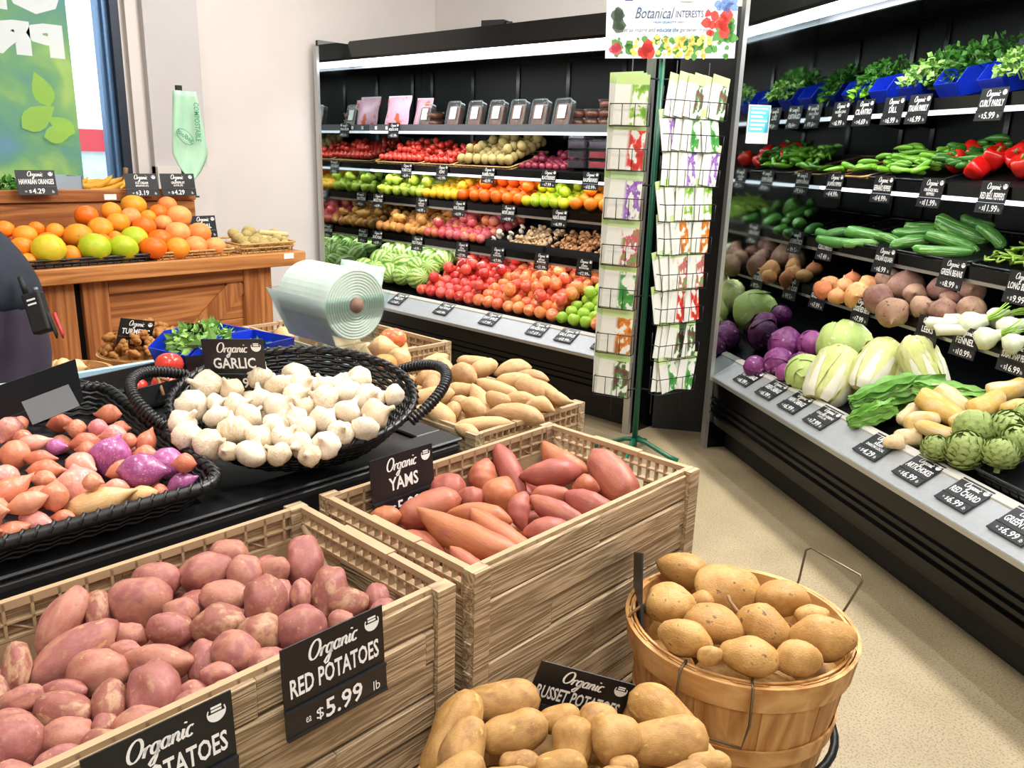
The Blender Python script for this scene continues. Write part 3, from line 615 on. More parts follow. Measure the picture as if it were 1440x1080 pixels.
def relax(items, iters=40, slack=.93, fixed=None, lim=.02, box=None):
    """items: list of dicts with c (centre), ax, L, w; pushes overlapping ones apart by small moves"""
    if not items: return
    pts = []; own = []; rad = []
    for i, it in enumerate(items):
        n = max(1, int(round(it['L']/it['w']*1.6))) if it['L'] > 1.15*it['w'] else 1
        for k in range(n):
            s = 0 if n == 1 else (k/(n-1)-.5)*(it['L']-it['w'])
            pts.append(np.array(it['ax'])*s); own.append(i); rad.append(it['w']/2*(1 if abs(s) < it['L']*.2 else .82))
    pts = np.array(pts); own = np.array(own); rad = np.array(rad)
    C0 = np.array([it['c'] for it in items], float); Cc = C0.copy(); fx = np.zeros(len(items), bool)
    if fixed is not None: fx[:fixed] = True
    pair = (own[:, None] != own[None, :])
    for _ in range(iters):
        P = Cc[own]+pts; D = P[:, None]-P[None]; d = np.linalg.norm(D, axis=2)+1e-9
        pen = (rad[:, None]+rad[None])*slack-d; pen[~pair] = 0; pen = np.clip(pen, 0, None)
        mv = (D/d[..., None]*pen[..., None]*.35).sum(1)
        acc = np.zeros_like(Cc); np.add.at(acc, own, mv); cnt = np.zeros(len(items)); np.add.at(cnt, own, (pen > 0).any(1)); acc /= np.maximum(cnt, 1)[:, None]
        acc[fx] = 0; Cc = Cc+acc
        if lim: dv = Cc-C0; n = np.linalg.norm(dv, axis=1); f = np.where(n > lim, lim/np.maximum(n, 1e-9), 1); f[fx] = 1; Cc = C0+dv*f[:, None]
        if box is not None:
            r = np.array([it['w']/2 for it in items])
            Cc[:, 0] = np.clip(Cc[:, 0], box[0]+r, box[1]-r); Cc[:, 1] = np.clip(Cc[:, 1], box[2]+r, box[3]-r); Cc[:, 2] = np.maximum(Cc[:, 2], box[4]+r*.95)
    for it, c in zip(items, Cc): it['c'] = Vector(c)
def from_pixels(reg, lst, plane, default, blend=.5, sizef=1.0):
    """ellipses read off the photograph (reg = x0, y0, zoom) -> items lying on a pile surface plane"""
    p, n = plane; out = []
    for e in lst:
        cx, cy, a, b = e[:4]; ang = e[4] if len(e) > 4 and e[4] is not None else 0; kind = e[5] if len(e) > 5 else default
        if b > a: a, b, ang = b, a, ang+90
        X, Y = reg[0]+cx/reg[2], reg[1]+cy/reg[2]
        c = at_pl(X, Y, p, n); t = depth(c); A = math.radians(ang); dx, dy = math.cos(A), -math.sin(A)
        h = at_pl(X+dx*4, Y+dy*4, p, n)-at_pl(X-dx*4, Y-dy*4, p, n); h.normalize()
        ip = (RGT*dx-UPV*dy).normalized(); ax = (h*blend+ip*(1-blend)).normalized()
        Lm, wm = a/reg[2]*t/FPX*sizef, b/reg[2]*t/FPX*sizef
        f = max(.75, abs(ax.dot(ip))); Lm = min(Lm/f, Lm*1.2)
        out.append(dict(c=c, ax=ax, L=Lm, w=wm, kind=kind))
    return out
def plant(items, names, label, cat, group, end=None):
    med = sorted(q['w'] for q in items)[len(items)//2] if items else 1
    for it in items:
        k = it['kind']; nm, lb = names[k] if isinstance(names, dict) else (names, label)
        if it.get('low'): lb += ', half buried'
        if not isinstance(names, dict): lb = ('long ' if it['L'] > 1.5*it['w'] and k != 'garlic_bulb' else 'large ' if it['w'] > 1.18*med else 'small ' if it['w'] < .84*med else 'medium-sized ')+lb
        if k == 'garlic_bulb':
            s = (it['L']+it['w'])/2*1.02; ax = it.get('up') or Vector((random.gauss(0, .6), random.gauss(0, .6), random.uniform(.15, 1))).normalized()
            R = ax.to_track_quat('Z', 'Y').to_matrix() @ Matrix.Rotation(random.uniform(0, 6.28), 3, 'Z')
            m = R.to_4x4() @ Matrix.Scale(s, 4); m.translation = it['c']
            me = MESH[k][random.randrange(4)]; o = bpy.data.objects.new(nm, me); COL.objects.link(o); o.matrix_world = m; tag(o, lb, cat, group)
        else:
            ax = it['ax'] if random.random() < .5 else -Vector(it['ax'])
            if 'flip' in it: ax = Vector(it['ax'])*it['flip']
            hz = it['w']*random.uniform(.94, 1.0)
            grow(k, nm, it['c'], ax, (it['L'], it['w'], hz), None, lb, cat, group)
def filler(n, box, z, L, w, kind):
    out = []
    for _ in range(n):
        a = random.uniform(0, 6.28)
        out.append(dict(c=Vector((random.uniform(box[0]+w/2, box[1]-w/2), random.uniform(box[2]+w/2, box[3]-w/2), z+random.uniform(-.008, .012))),
                        ax=Vector((math.cos(a), math.sin(a), random.uniform(-.2, .2))).normalized(), L=L*random.uniform(.85, 1.1), w=w*random.uniform(.85, 1.05), kind=kind))
    return out
def pile(heroes, fill, box):
    for q in fill: q['low'] = True
    relax(heroes, 40, .9, lim=.022, box=box)
    allv = heroes+fill; relax(allv, 40, .9, fixed=len(heroes), lim=.07, box=box); return allv

# ------------------------------------------------------------------ lettering and signs
TXT = {}
def glyphs(s, bold=.0, res=2):
    key = (s, bold)
    if key in TXT: return TXT[key]
    cu = bpy.data.curves.new('t', 'FONT'); cu.body = s; cu.size = 1; cu.offset = bold; cu.resolution_u = res; cu.fill_mode = 'FRONT'
    ob = bpy.data.objects.new('t', cu); COL.objects.link(ob); dg = bpy.context.evaluated_depsgraph_get()
    me = bpy.data.meshes.new_from_object(ob.evaluated_get(dg)); vs = np.array([v.co[:2] for v in me.vertices]) if len(me.vertices) else np.zeros((0, 2)); fs = [tuple(p.vertices) for p in me.polygons]
    bpy.data.objects.remove(ob); bpy.data.curves.remove(cu); bpy.data.meshes.remove(me)
    TXT[key] = (vs, fs); return TXT[key]
def write(mb, s, x0, x1, y0, y1, z, bold=.02, fit='box', shear=0, align=.5, mirror=False, maxasp=None):
    """write s inside the rectangle, squeezed to fit it"""
    vs, fs = glyphs(s, bold)
    if not len(vs): return
    a = vs.min(0); b = vs.max(0); w, h = (b-a); sy = (y1-y0)/h; sx = (x1-x0)/w
    if fit == 'keep': sx = min(sx, sy)
    if maxasp: sx = min(sx, sy*maxasp)
    W = w*sx; ox = x0+(x1-x0-W)*align
    o = []
    for v in vs:
        x = (v[0]-a[0])*sx; y = (v[1]-a[1])*sy; x = ox+(W-x if mirror else x)+shear*y; o.append(Vector((x, y0+y, z)))
    mb.add(o, [f[::-1] for f in fs] if mirror else fs)
def arc(cx, cy, rx, ry, a0, a1, n=14): return [(cx+rx*math.cos(math.radians(a0+(a1-a0)*i/n)), cy+ry*math.sin(math.radians(a0+(a1-a0)*i/n))) for i in range(n+1)]
SCRIPT = [arc(.36, .5, .3, .5, 60, 440, 18), [(.78, .46), (.82, .3), (.8, 0)], [(.8, .22), (.88, .42), (.98, .48), (1.05, .4)],
          arc(1.26, .25, .15, .24, 50, 400), [(1.42, .5), (1.4, -.2), (1.33, -.48), (1.2, -.52), (1.12, -.4), (1.22, -.22), (1.5, .04)],
          arc(1.72, .25, .15, .24, 50, 400), [(1.88, .5), (1.86, .12), (1.92, .01), (2.0, .08)],
          [(2.06, .48), (2.06, 0)], [(2.06, .26), (2.15, .45), (2.25, .48), (2.31, .38), (2.3, .1), (2.36, 0), (2.44, .08)],
          [(2.52, .48), (2.5, .1), (2.56, 0), (2.66, .1)], [(2.56, .7), (2.56, .78)], arc(2.86, .25, .16, .25, 50, 320)]
def script_organic(mb, x0, x1, y0, y1, z):
    sc = min((x1-x0)/3.35, (y1-y0)/1.55); ox = (x0+x1)/2-1.68*sc; oy = y0+.5*sc
    for st in SCRIPT:
        P = [Vector((ox+(x+.28*y)*sc, oy+y*sc, z)) for x, y in st]; N = len(P); L = []
        for i, p in enumerate(P):
            t = (P[min(i+1, N-1)]-P[max(i-1, 0)]).normalized(); wd = sc*(.035+.04*abs(t.y)); nrm = Vector((-t.y, t.x, 0))
            L += [p+nrm*wd, p-nrm*wd]
        mb.add(L, [(2*i, 2*i+1, 2*i+3, 2*i+2) for i in range(N-1)])
def sign(tl, right, up, lines, price, label, w=.14, h=.115, organic=True, unit='lb', back=False, badge=True, group=None):
    """black price sign: board with lettering and a price strip under it; tl = top left corner"""
    right = Vector(right).normalized(); up = Vector(up); up = (up-right*up.dot(right)).normalized(); nm = right.cross(up)
    Mx = Matrix((right, up, nm)).transposed().to_4x4(); Mx.translation = Vector(tl)
    hb = h*.665
    root = MB().box(0, w, -hb, 0, -.002, 0).build('price_sign', M['sign']); root.matrix_world = Mx; tag(root, label, 'price sign', group)
    MB().box(0, w, -h, -hb-.001, -.002, .0025).box(0, w, -h, -h+.004, .0025, .004).box(0, w, -hb-.005, -hb-.001, .0025, .004).build('price_strip', M['strip'], root)
    if back: return root
    mb = MB(); z = .0006
    if organic: script_organic(mb, w*.22, w*.78, -hb*.52, -hb*.06, z)
    n = len(lines); y1 = -hb*.52; bh = hb*.40
    for i, s in enumerate(lines):
        a = y1-bh*i/n; lh = bh/n*.8
        write(mb, s, w*.06, w*.94, a-lh-.001, a-.001, z, .022, maxasp=.8)
    ys = -h+.006
    if price:
        sh = h-hb-.014
        mb2 = MB(); write(mb2, '$', w*.27, w*.34, ys+sh*.1, ys+sh*.75, .0035, 0); write(mb2, price, w*.36, w*.82, ys, ys+sh, .0035, .015, maxasp=.95, align=0)
        write(mb2, unit, w*.84, w*.93, ys+sh*.1, ys+sh*.6, .0035, 0, maxasp=.9)
        write(mb2, 'ea', w*.17, w*.22, ys+sh*.3, ys+sh*.6, .0035, 0)
        mb2.build('price', M['white'], root)
    mb.build('lettering', M['white'], root)
    if badge:
        b = MB(); cx, cy, R = w*.88, -hb*.22, hb*.14
        b.add([Vector((cx, cy, z))]+[Vector((cx+R*math.cos(a), cy+R*math.sin(a), z)) for a in np.linspace(PI, 2*PI, 11)], [(0, i, i+1) for i in range(1, 11)])
        for k in range(2): b.box(cx-R*.55, cx+R*.55, cy+R*(.15+.35*k), cy+R*(.38+.35*k), z-.0002, z)
        for a0, a1 in ((150, 180), (0, 30)):
            P = arc(cx, cy, R, R, a0, a1, 3); Q = arc(cx, cy, R*.86, R*.86, a0, a1, 3)
            b.add([Vector((x, y, z)) for x, y in P]+[Vector((x, y, z)) for x, y in Q], [(i, i+1, 5+i, 4+i) for i in range(3)])
        b.build('badge', M['white'], root)
    return root
UPZ = Vector((0, 0, 1))

# ------------------------------------------------------------------ wood-look plastic crates
M['crate'] = wood('crate wood look', '8a7457', 'c2a988', 'Y', 26, .5, .5, None, 1.3)
M['crateX'] = wood('crate wood look across', '8a7457', 'c2a988', 'X', 26, .5, .5, None, 1.3)
M['cratep'] = plain('crate plastic', 'af9472', .5, nscale=20, namt=.08)
CW, CL, CH = .385, .60, .211
def make_crate():
    """local: centre of the rim plane at z=0, front (+X), long side along Y"""
    root = empty('produce_crate'); hx, hy = CW/2, CL/2
    MB().box(-hx+.01, hx-.01, -hy+.01, hy-.01, -.155, -.148).build('floor_board', M['cratep'], root)
    for sx in (-1, 1):
        for sy in (-1, 1):
            p = MB(); x, y = sx*(hx-.012), sy*(hy-.016); p.box(x-.012, x+.012, y-.016, y+.016, -CH+.004, .002)
            for z in (-.17, -.12, -.07, -.03): p.box(x-.007, x+.007, y+sy*.016, y+sy*.0185, z-.007, z+.007)
            p.build('corner_post', M['crate'], root)
    for sx in (-1, 1):
        for k in range(4):
            z1 = -.004-k*.052; z0 = z1-.050; off = [0, .003, .001, .004][k]; cut = [0, .25, -.12, .1][k]
            p = MB(); xa, xb = sorted((sx*(hx-.014), sx*(hx-.003+off-.003)))
            p.box(xa, xb, -hy+.033, cut, z0, z1)
            xa2, xb2 = sorted((sx*(hx-.014), sx*(hx-.003+off-.005))); p.box(xa2, xb2, cut, hy-.033, z0+.002, z1-.001)
            bevel(p.build('plank', M['crate'], root), .0015, 1)
        l = MB(); xi = sx*(hx-.018)
        for z, t in ((-.004, .006), (-.028, .003), (-.05, .004)): l.box(min(xi-.006, xi+.004), max(xi-.006, xi+.004), -hy+.03, hy-.03, z-t, z+(.006 if z > -.01 else 0))
        n = 16
        for j in range(n):
            y = -hy+.045+j*(CL-.09)/(n-1); l.box(xi-.005, xi+.004, y-.002, y+.002, -.05, 0)
            if j < n-1 and j % 2: l.tube([(xi, y, -.028), (xi, y+.034, -.05)], .0018, 4)
        l.build('lattice', M['cratep'], root)
        MB().box(xi-.004, xi+.004, -hy+.03, hy-.03, -.15, -.055).build('inner_panel', M['cratep'], root)
    for sy in (-1, 1):
        yo = sy*(hy-.008); l = MB()
        for z, t in ((0, .008), (-.024, .003), (-.048, .005)): l.box(-hx+.024, hx-.024, yo-.006, yo+.006, z-t, z+(.002 if z == 0 else 0))
        for j in range(17):
            x = -hx+.03+j*(CW-.06)/16; l.box(x-.0018, x+.0018, yo-.005, yo+.005, -.048, 0)
        l.build('lattice', M['cratep'], root)
        p = MB(); p.box(-hx+.024, -.075, yo-.004, yo+.004, -CH+.006, -.048).box(.075, hx-.024, yo-.004, yo+.004, -CH+.006, -.048).box(-.075, .075, yo-.004, yo+.004, -CH+.006, -.098)
        p.build('end_panel', M['crateX'], root)
        hd = MB().tube([(-hx+.03, yo-sy*.006, -.03), (-.12, yo-sy*.010, -.055), (-.075, yo-sy*.012, -.09), (0, yo-sy*.012, -.1), (.075, yo-sy*.012, -.09), (.12, yo-sy*.010, -.055), (hx-.03, yo-sy*.006, -.03)], .006, 6)
        hd.build('handle', M['cratep'], root, True)
        MB().box(-.06, .06, yo-.009, yo+.009, -.006, .004).build('grip', M['cratep'], root)
    return root
proto = make_crate(); proto_ch = list(kids(proto))
def stack(cx, cy, ztop, rz, what, where, first=False):
    for k in range(4):
        z = ztop-k*CH
        if z-CH < -.02: break
        o = proto if (first and k == 0) else copy_tree(proto, None, proto_ch)
        o.location = (cx, cy, z); o.rotation_euler = (0, 0, rz)
        pos = ['top crate of the stack', 'second crate from the top', 'third crate from the top', 'bottom crate of the stack'][k]
        tag(o, '%s, wood-look plastic, %s' % (pos, ('holding the '+what) if k == 0 else ('under the '+what)), 'crate', 'stacked wood-look produce crates')
ZR = .845
RCX = -.745-CW/2
stack(RCX, .70-CL/2-.002, ZR, 0, 'red potatoes', '', True)
stack(RCX, .735+CL/2, ZR+.001, 0, 'yams', '')
stack(-1.224-CL/2, 1.19+CW/2+.01, .82, -PI/2, 'tan sweet potatoes', '')
stack(-1.866-CL/2, 1.716-CW/2, .845, -PI/2, 'onions and squash', '')

# red potatoes
RP = [(1015, 95, 165, 145), (932, 182, 215, 180, 15), (1135, 195, 150, 160), (1270, 170, 140, 125), (1380, 130, 165, 200), (735, 210, 210, 160), (630, 315, 265, 220), (455, 360, 110, 170),
      (302, 395, 250, 160, 60), (830, 365, 150, 140), (1030, 300, 210, 160), (1265, 320, 190, 200), (1385, 290, 90, 110), (985, 430, 240, 190), (760, 450, 200, 150), (575, 475, 180, 120),
      (1185, 490, 200, 200), (1365, 440, 200, 190, 25), (325, 560, 340, 215, 35), (140, 620, 120, 190), (470, 640, 250, 200, 10), (745, 600, 300, 150, -5), (575, 545, 140, 100), (915, 580, 140, 170),
      (1075, 595, 210, 200), (1230, 640, 170, 170), (695, 775, 225, 260), (860, 735, 150, 150), (525, 800, 150, 190), (965, 700, 160, 110), (925, 790, 170, 130), (1100, 755, 140, 110),
      (320, 810, 265, 175, -10), (120, 770, 180, 130, 20), (10, 755, 100, 170), (275, 735, 200, 110), (105, 955, 275, 250), (95, 850, 180, 110), (335, 940, 210, 180), (555, 950, 220, 170), (335, 1045, 220, 170), (455, 920, 110, 110), (560, 1070, 200, 160), (130, 1110, 240, 180)]
RP2 = [(0, 390, 100, 130), (75, 380, 80, 110), (160, 375, 150, 190), (255, 415, 150, 130), (350, 400, 100, 110), (400, 460, 100, 110), (230, 480, 100, 90)]
ncp = Vector((0, 0, 1))
hs = from_pixels((0, 750, 3.2727), RP, ((0, 0, .822), ncp), 'red_potato', sizef=1.07)+from_pixels((400, 705, 2.88), RP2, ((0, 0, .818), ncp), 'red_potato', sizef=1.07)
bx = (RCX-CW/2+.028, RCX+CW/2-.02, .70-CL+.03, .70-.03, ZR-.148)
alls = pile(hs, filler(46, bx, .758, .075, .062, 'red_potato'), bx)
plant(alls, 'red_potato', 'red-skinned potato in the crate with the red potatoes signs', 'potato', 'red potatoes in the wood-look crate')
# yams
YM = [(745, 635, 115, 120), (625, 705, 150, 135), (585, 790, 240, 130, 20), (410, 825, 120, 95), (575, 910, 190, 120, -25), (730, 935, 460, 135, -24), (740, 1005, 160, 80, -35), (790, 825, 250, 105, -8),
      (890, 890, 300, 110, -32), (870, 740, 140, 145), (755, 745, 120, 100), (925, 640, 260, 95, -65), (965, 800, 90, 140), (1060, 660, 240, 110, 5), (1130, 600, 200, 120, -35), (1090, 745, 160, 90), (1105, 810, 240, 100, -25),
      (1050, 890, 190, 105, 10), (1220, 705, 110, 80), (1230, 775, 210, 120, -20), (1330, 665, 230, 150, -52)]
hs = from_pixels((400, 440, 2.88), YM, ((0, 0, .806), ncp), 'yam', sizef=1.1)
bx = (RCX-CW/2+.028, RCX+CW/2-.02, .735+.03, .735+CL-.03, ZR-.148)
alls = pile(hs, filler(30, bx, .745, .12, .055, 'yam'), bx)
plant(alls, 'yam', 'reddish-orange yam in the crate with the yams sign', 'yam', 'yams in the wood-look crate')
# tan sweet potatoes
TS = [(655, 235, 95, 110), (590, 205, 150, 70, 20), (740, 240, 110, 80, -30), (770, 200, 140, 60, -5), (800, 235, 110, 70, 20), (905, 220, 150, 75, 10), (590, 265, 110, 70, 10), (600, 300, 70, 90), (480, 310, 110, 65), (620, 350, 170, 85, 10),
      (725, 310, 140, 70), (870, 305, 180, 65, -20), (940, 270, 150, 65), (1030, 320, 190, 90, -25), (800, 350, 140, 80, -60), (860, 360, 100, 65, -20), (950, 365, 150, 65, -10), (1060, 385, 120, 60, -10), (1120, 350, 110, 55, -25), (750, 390, 100, 80, -30),
      (635, 415, 140, 90, -45), (690, 395, 70, 70), (940, 415, 220, 80, -8), (800, 455, 230, 65, 5), (735, 485, 110, 65, -30), (545, 400, 100, 55, 20), (515, 355, 80, 65), (710, 345, 90, 65), (500, 275, 80, 60), (1000, 262, 130, 50, -12)]
hs = from_pixels((400, 440, 2.88), TS, ((-1.5, 1.4, .845), Vector((.05, -.12, 1)).normalized()), 'sweet_potato', sizef=1.08)
tb = (-1.224-CL+.03, -1.224-.03, 1.20+.03, 1.20+CW-.03, .82-.148)
alls = pile(hs, filler(34, tb, .765, .13, .055, 'sweet_potato'), (-1.85, -1.22, 1.20, 1.60, .67))
plant(alls, 'sweet_potato', 'tan rough-skinned sweet potato heaped in a crate beside the garlic basket', 'sweet potato', 'tan sweet potatoes in the crate')
# onions and squash in the crate behind
OC = [(400, 140, 130, 95, 0, 'tan_shallot'), (440, 105, 110, 90, 0, 'pink_onion'), (470, 182, 105, 100, 60, 'tan_shallot'), (395, 215, 115, 95, 20, 'jicama')]
variants('apple_onion', 1, lambda i: ellip(400, .04, 16, 11), K['apple'])
it = from_pixels((400, 440, 2.88), OC, ((0, 0, .90), ncp), 'pink_onion')
it[1]['kind'] = 'apple_onion'; it[3]['kind'] = 'orange_squash'
K['squash'] = skin('orange squash rind', ['dc9450', 'd08444', 'e4a460'], .5, 4, .5, bump=.1); variants('orange_squash', 1, lambda i: ellip(401, .1, 18, 12), K['squash'])
relax(it, 30, .95, lim=.03)
for q, (nm, lb, ct) in zip(it, (('onion', 'orange-brown onion behind the pale onion in the back crate', 'onion'), ('apple', 'red and yellow apple on top of the onions in the back crate', 'apple'), ('onion', 'pale dusty onion beside the tan sweet potatoes', 'onion'), ('squash', 'smooth orange-tan squash below the bag dispenser', 'squash'))):
    grow(q['kind'], nm, q['c'], q['ax'], (q['L'], q['w'], q['w']), .5, lb, ct)
f2 = filler(16, (-2.44, -1.9, 1.36, 1.69, .7), .80, .09, .08, 'tan_shallot'); relax(f2, 30, .95, box=(-2.44, -1.9, 1.36, 1.69, .70), lim=.1)
plant(f2, 'onion', 'tan-skinned onion lying low in the crate under the apple', 'onion', 'onions in the back crate')
# signs on the crates
ry = Vector((0, 1, 0))
sign((-.728, .416, .880), ry, (-.05, 0, 1), ['RED POTATOES'], '5.99', 'price sign reading RED POTATOES 5.99 clipped to the crate beside the yams', .142, .116)
sign((-.726, .203, .862), ry, (-.05, 0, 1), ['RED POTATOES'], '5.99', 'price sign reading POTATOES cut off, clipped over the near potatoes', .152, .116)
sign((-1.088, .811, .900), ry, (-.1, 0, 1), ['YAMS'], '5.99', 'price sign reading YAMS 5.99 standing in the yam crate', .143, .116)

# ------------------------------------------------------------------ black island table
tab = empty('display_table', (-1.2, 0, 0), 0, 'black island table with a thick rounded edge carrying baskets and trays', 'table')
M['tableblk'] = plain('table black', '16171a', .42, nscale=50, namt=.15, spec=.5)
e = MB(); e.box(-1.0, 0, -1.2, 1.14, .765, .83); bevel(e.build('table_top', M['tableblk'], tab), .014, 3)
e = MB(); e.box(-.07, 0, -1.2, 1.14, .83, .838).box(-.98, -.07, 1.07, 1.14, .83, .838); bevel(e.build('edge_rim', M['tableblk'], tab), .003, 1)
MB().box(-.97, -.05, -1.15, 1.1, .10, .765).build('skirt', M['blackm'], tab)
for x in (-.9, -.12):
    for y in (-1.05, 1.0): MB().box(x-.04, x+.04, y-.04, y+.04, 0, .10).build('foot', M['blackm'], tab)
M['paleblue'] = plain('pale blue rail', 'a9cfe0', .4)
MB().box(-1.02, -1.0, -1.2, 1.1, .80, .845).build('back_rail', M['paleblue'], tab)

# ------------------------------------------------------------------ garlic basket (oval black wicker, tipped towards the aisle)
def woven(fn, rows, cols, r, amp):
    """strands woven round a surface fn(s in 0..1 round, t in 0..1 up) -> (point, outward normal)"""
    mb = MB()
    for j in range(rows):
        t = (j+.5)/rows; P = []
        for k in range(cols):
            p, n = fn(k/cols, t); P.append(p+n*amp*(1 if (k+j) % 2 else -1))
        mb.tube(P, r, 5, closed=True)
    return mb
gax = Vector((.56, .83, 0)).normalized(); gay = Vector((-.83, .56, 0)).normalized()
GT = math.radians(15); gay_t = gay*math.cos(GT)+UPZ*math.sin(GT); gup = gax.cross(gay_t)
GC = Vector((-1.375, .85, .944))     # centre of the rim
GA, GB = .232, .195
def gsurf(s, t, k=1.0):
    a = 2*PI*s; q = (.74+.26*t**.8)*k; d = gax*math.cos(a)*GA*q+gay_t*math.sin(a)*GB*q
    return GC+d-gup*(.07*(1-t)), (gax*math.cos(a)+gay_t*math.sin(a)).normalized()
gb = empty('wicker_basket', (GC.x, GC.y, .84), 0, 'oval black wicker basket of garlic with a ribbed handle at each end', 'basket')
inv = Matrix.Translation(-Vector((GC.x, GC.y, .84)))
def local(mb, o): mb.v = [tuple(Vector(p)-o) for p in mb.v]; return mb
go = Vector((GC.x, GC.y, .84))
local(woven(lambda s, t: gsurf(s, t), 11, 64, .0042, .0025), go).build('weave', M['wicker'], gb, True)
st = MB()
for k in range(32):
    st.tube([gsurf(k/32, t)[0] for t in (0, .35, .7, 1)], .0035, 5)
local(st, go).build('stakes', M['wicker'], gb, True)
rim = MB().tube([gsurf(k/48, 1.02)[0] for k in range(48)], .008, 6, closed=True)
for k in range(60):
    p, n = gsurf(k/60, 1.02); q, _ = gsurf((k+1.2)/60, 1.02); rim.tube([p+n*.008, (p+q)/2+gup*.009, q-n*.008], .0035, 4)
local(rim, go).build('rim', M['wicker'], gb, True)
bt = MB().add([GC-gup*.068]+[gsurf(k/40, 0)[0] for k in range(40)], [(0, i, i % 40+1) for i in range(1, 41)]); local(bt, go).build('base', M['wicker'], gb)
for sg in (1, -1):
    P = []
    for j in range(13):
        u = j/12; a = (u-.5)*2*.40+(0 if sg > 0 else PI); k = 1.02+.26*math.sin(PI*u)
        P.append(GC+gax*math.cos(a)*GA*k+gay_t*math.sin(a)*GB*k*1.3+gup*(.045*math.sin(PI*u)))
    h = MB().tube(P, .0085, 8)
    for j in range(40):
        u = j/39; f = u*12; i = min(11, int(f)); p = P[i].lerp(P[i+1], f-i); tn = (P[i+1]-P[i]).normalized()
        h.tube([p-tn*.0022, p+tn*.0022], .0115, 8)
    local(h, go).build('handle', M['wicker'], gb, True)
G1 = [(945, 140, 150, 140), (1065, 155, 110, 100), (1200, 100, 130, 120), (1280, 140, 120, 120), (1385, 165, 130, 110), (890, 230, 150, 130), (1000, 280, 120, 120), (1090, 225, 120, 110), (1190, 210, 120, 110), (1140, 285, 130, 120), (1325, 245, 150, 120),
      (1430, 235, 100, 90), (845, 310, 140, 120), (875, 375, 140, 120), (965, 400, 150, 130), (1095, 350, 170, 150), (1250, 370, 130, 130), (1320, 330, 110, 120), (1420, 320, 120, 130), (1180, 430, 150, 130), (1320, 435, 130, 100), (1420, 430, 100, 100), (1070, 440, 100, 80), (1010, 220, 100, 80)]
G2 = [(75, 310, 110, 90), (165, 305, 100, 90), (300, 270, 110, 100), (140, 365, 130, 120), (240, 335, 130, 100), (330, 335, 130, 100), (400, 335, 90, 90), (120, 450, 130, 120), (30, 400, 90, 90), (245, 410, 120, 110), (365, 410, 130, 120), (15, 480, 100, 100), (210, 505, 120, 90), (295, 475, 110, 110), (130, 540, 140, 90), (45, 550, 110, 90)]
gpl = (GC+gup*.022, gup)
gi = from_pixels((0, 500, 3.2727), G1, gpl, 'garlic_bulb', sizef=1.04)+from_pixels((400, 440, 2.88), G2, gpl, 'garlic_bulb', sizef=1.04)
for q in gi: q['L'] = q['w'] = (q['L']+q['w'])/2
relax(gi, 40, .9, lim=.02)
low = []
for k in range(20):
    a = random.uniform(0, 6.28); r = math.sqrt(random.random())*.6
    low.append(dict(c=GC+gax*math.cos(a)*GA*r+gay_t*math.sin(a)*GB*r-gup*.026, ax=gax, L=.06, w=.06, kind='garlic_bulb'))
for q in low: q['low'] = True
relax(gi+low, 40, .92, fixed=len(gi), lim=.05)
plant(gi+low, 'garlic_bulb', 'white garlic bulb heaped in the oval black wicker basket', 'garlic', 'garlic bulbs in the wicker basket')
tl = at_depth(282, 477, 1.60); tr = at_depth(369, 477, 1.60)
sign(tl, tr-tl, UPZ-FWD*.12, ['GARLIC'], '16.99', 'price sign reading GARLIC standing at the back of the garlic basket', (tr-tl).length, .107)

# ------------------------------------------------------------------ shallot tray (black woven plastic)
TX0, TX1, TY0, TY1 = -1.70, -1.20, -.02, .605
def ty(x): return .886+(-x-1.20)*.12     # rim height rises to the back
tr_ = empty('woven_tray', (-1.45, .3, .83), 0, 'rectangular black woven plastic tray full of shallots', 'tray'); to = Vector((-1.45, .3, .83))
def rr(x0, x1, y0, y1, r, n=5):
    P = []
    for cx, cy, a0 in ((x1-r, y1-r, 0), (x0+r, y1-r, 90), (x0+r, y0+r, 180), (x1-r, y0+r, 270)):
        for k in range(n+1): a = math.radians(a0+90*k/n); P.append((cx+r*math.cos(a), cy+r*math.sin(a)))
    return P
def dens(P, step):
    out = []
    for i in range(len(P)):
        a, b = Vector(P[i]), Vector(P[(i+1) % len(P)]); n = max(1, int((b-a).length/step)); out += [a.lerp(b, k/n) for k in range(n)]
    return out
rp = dens(rr(TX0, TX1, TY0, TY1, .05), .02)
rimp = [Vector((x, y, ty(x))) for x, y in rp]
rmb = MB().tube(rimp, .011, 8, closed=True)
for k in range(0, len(rimp)):
    a, b = rimp[k], rimp[(k+1) % len(rimp)]; t = (b-a).normalized(); s = t.cross(UPZ)
    rmb.tube([a+s*.011+UPZ*.002, a.lerp(b, .5)+UPZ*.012, b-s*.011+UPZ*.002], .0032, 4)
local(rmb, to).build('rim', M['wicker'], tr_, True)
w_ = MB()
for j in range(5):
    f = j/5; rp2 = dens(rr(TX0+.012+.02*f, TX1-.012-.02*f, TY0+.012+.02*f, TY1-.012-.02*f, .045), .016)
    w_.tube([Vector((x, y, ty(x)-.006-.0085*j+(.002 if k % 2 else -.002))) for k, (x, y) in enumerate(rp2)], .0042, 5, closed=True)
local(w_, to).build('weave', M['wicker'], tr_, True)
fb = MB(); nX_, nY_ = 26, 30
fb.grid(lambda s, t: Vector((TX0+.03+(TX1-TX0-.06)*s, TY0+.03+(TY1-TY0-.06)*t, ty(TX0+.03+(TX1-TX0-.06)*s)-.043+.0015*((int(s*26)+int(t*30)) % 2))), nX_, nY_); local(fb, to).build('base', M['wicker'], tr_)
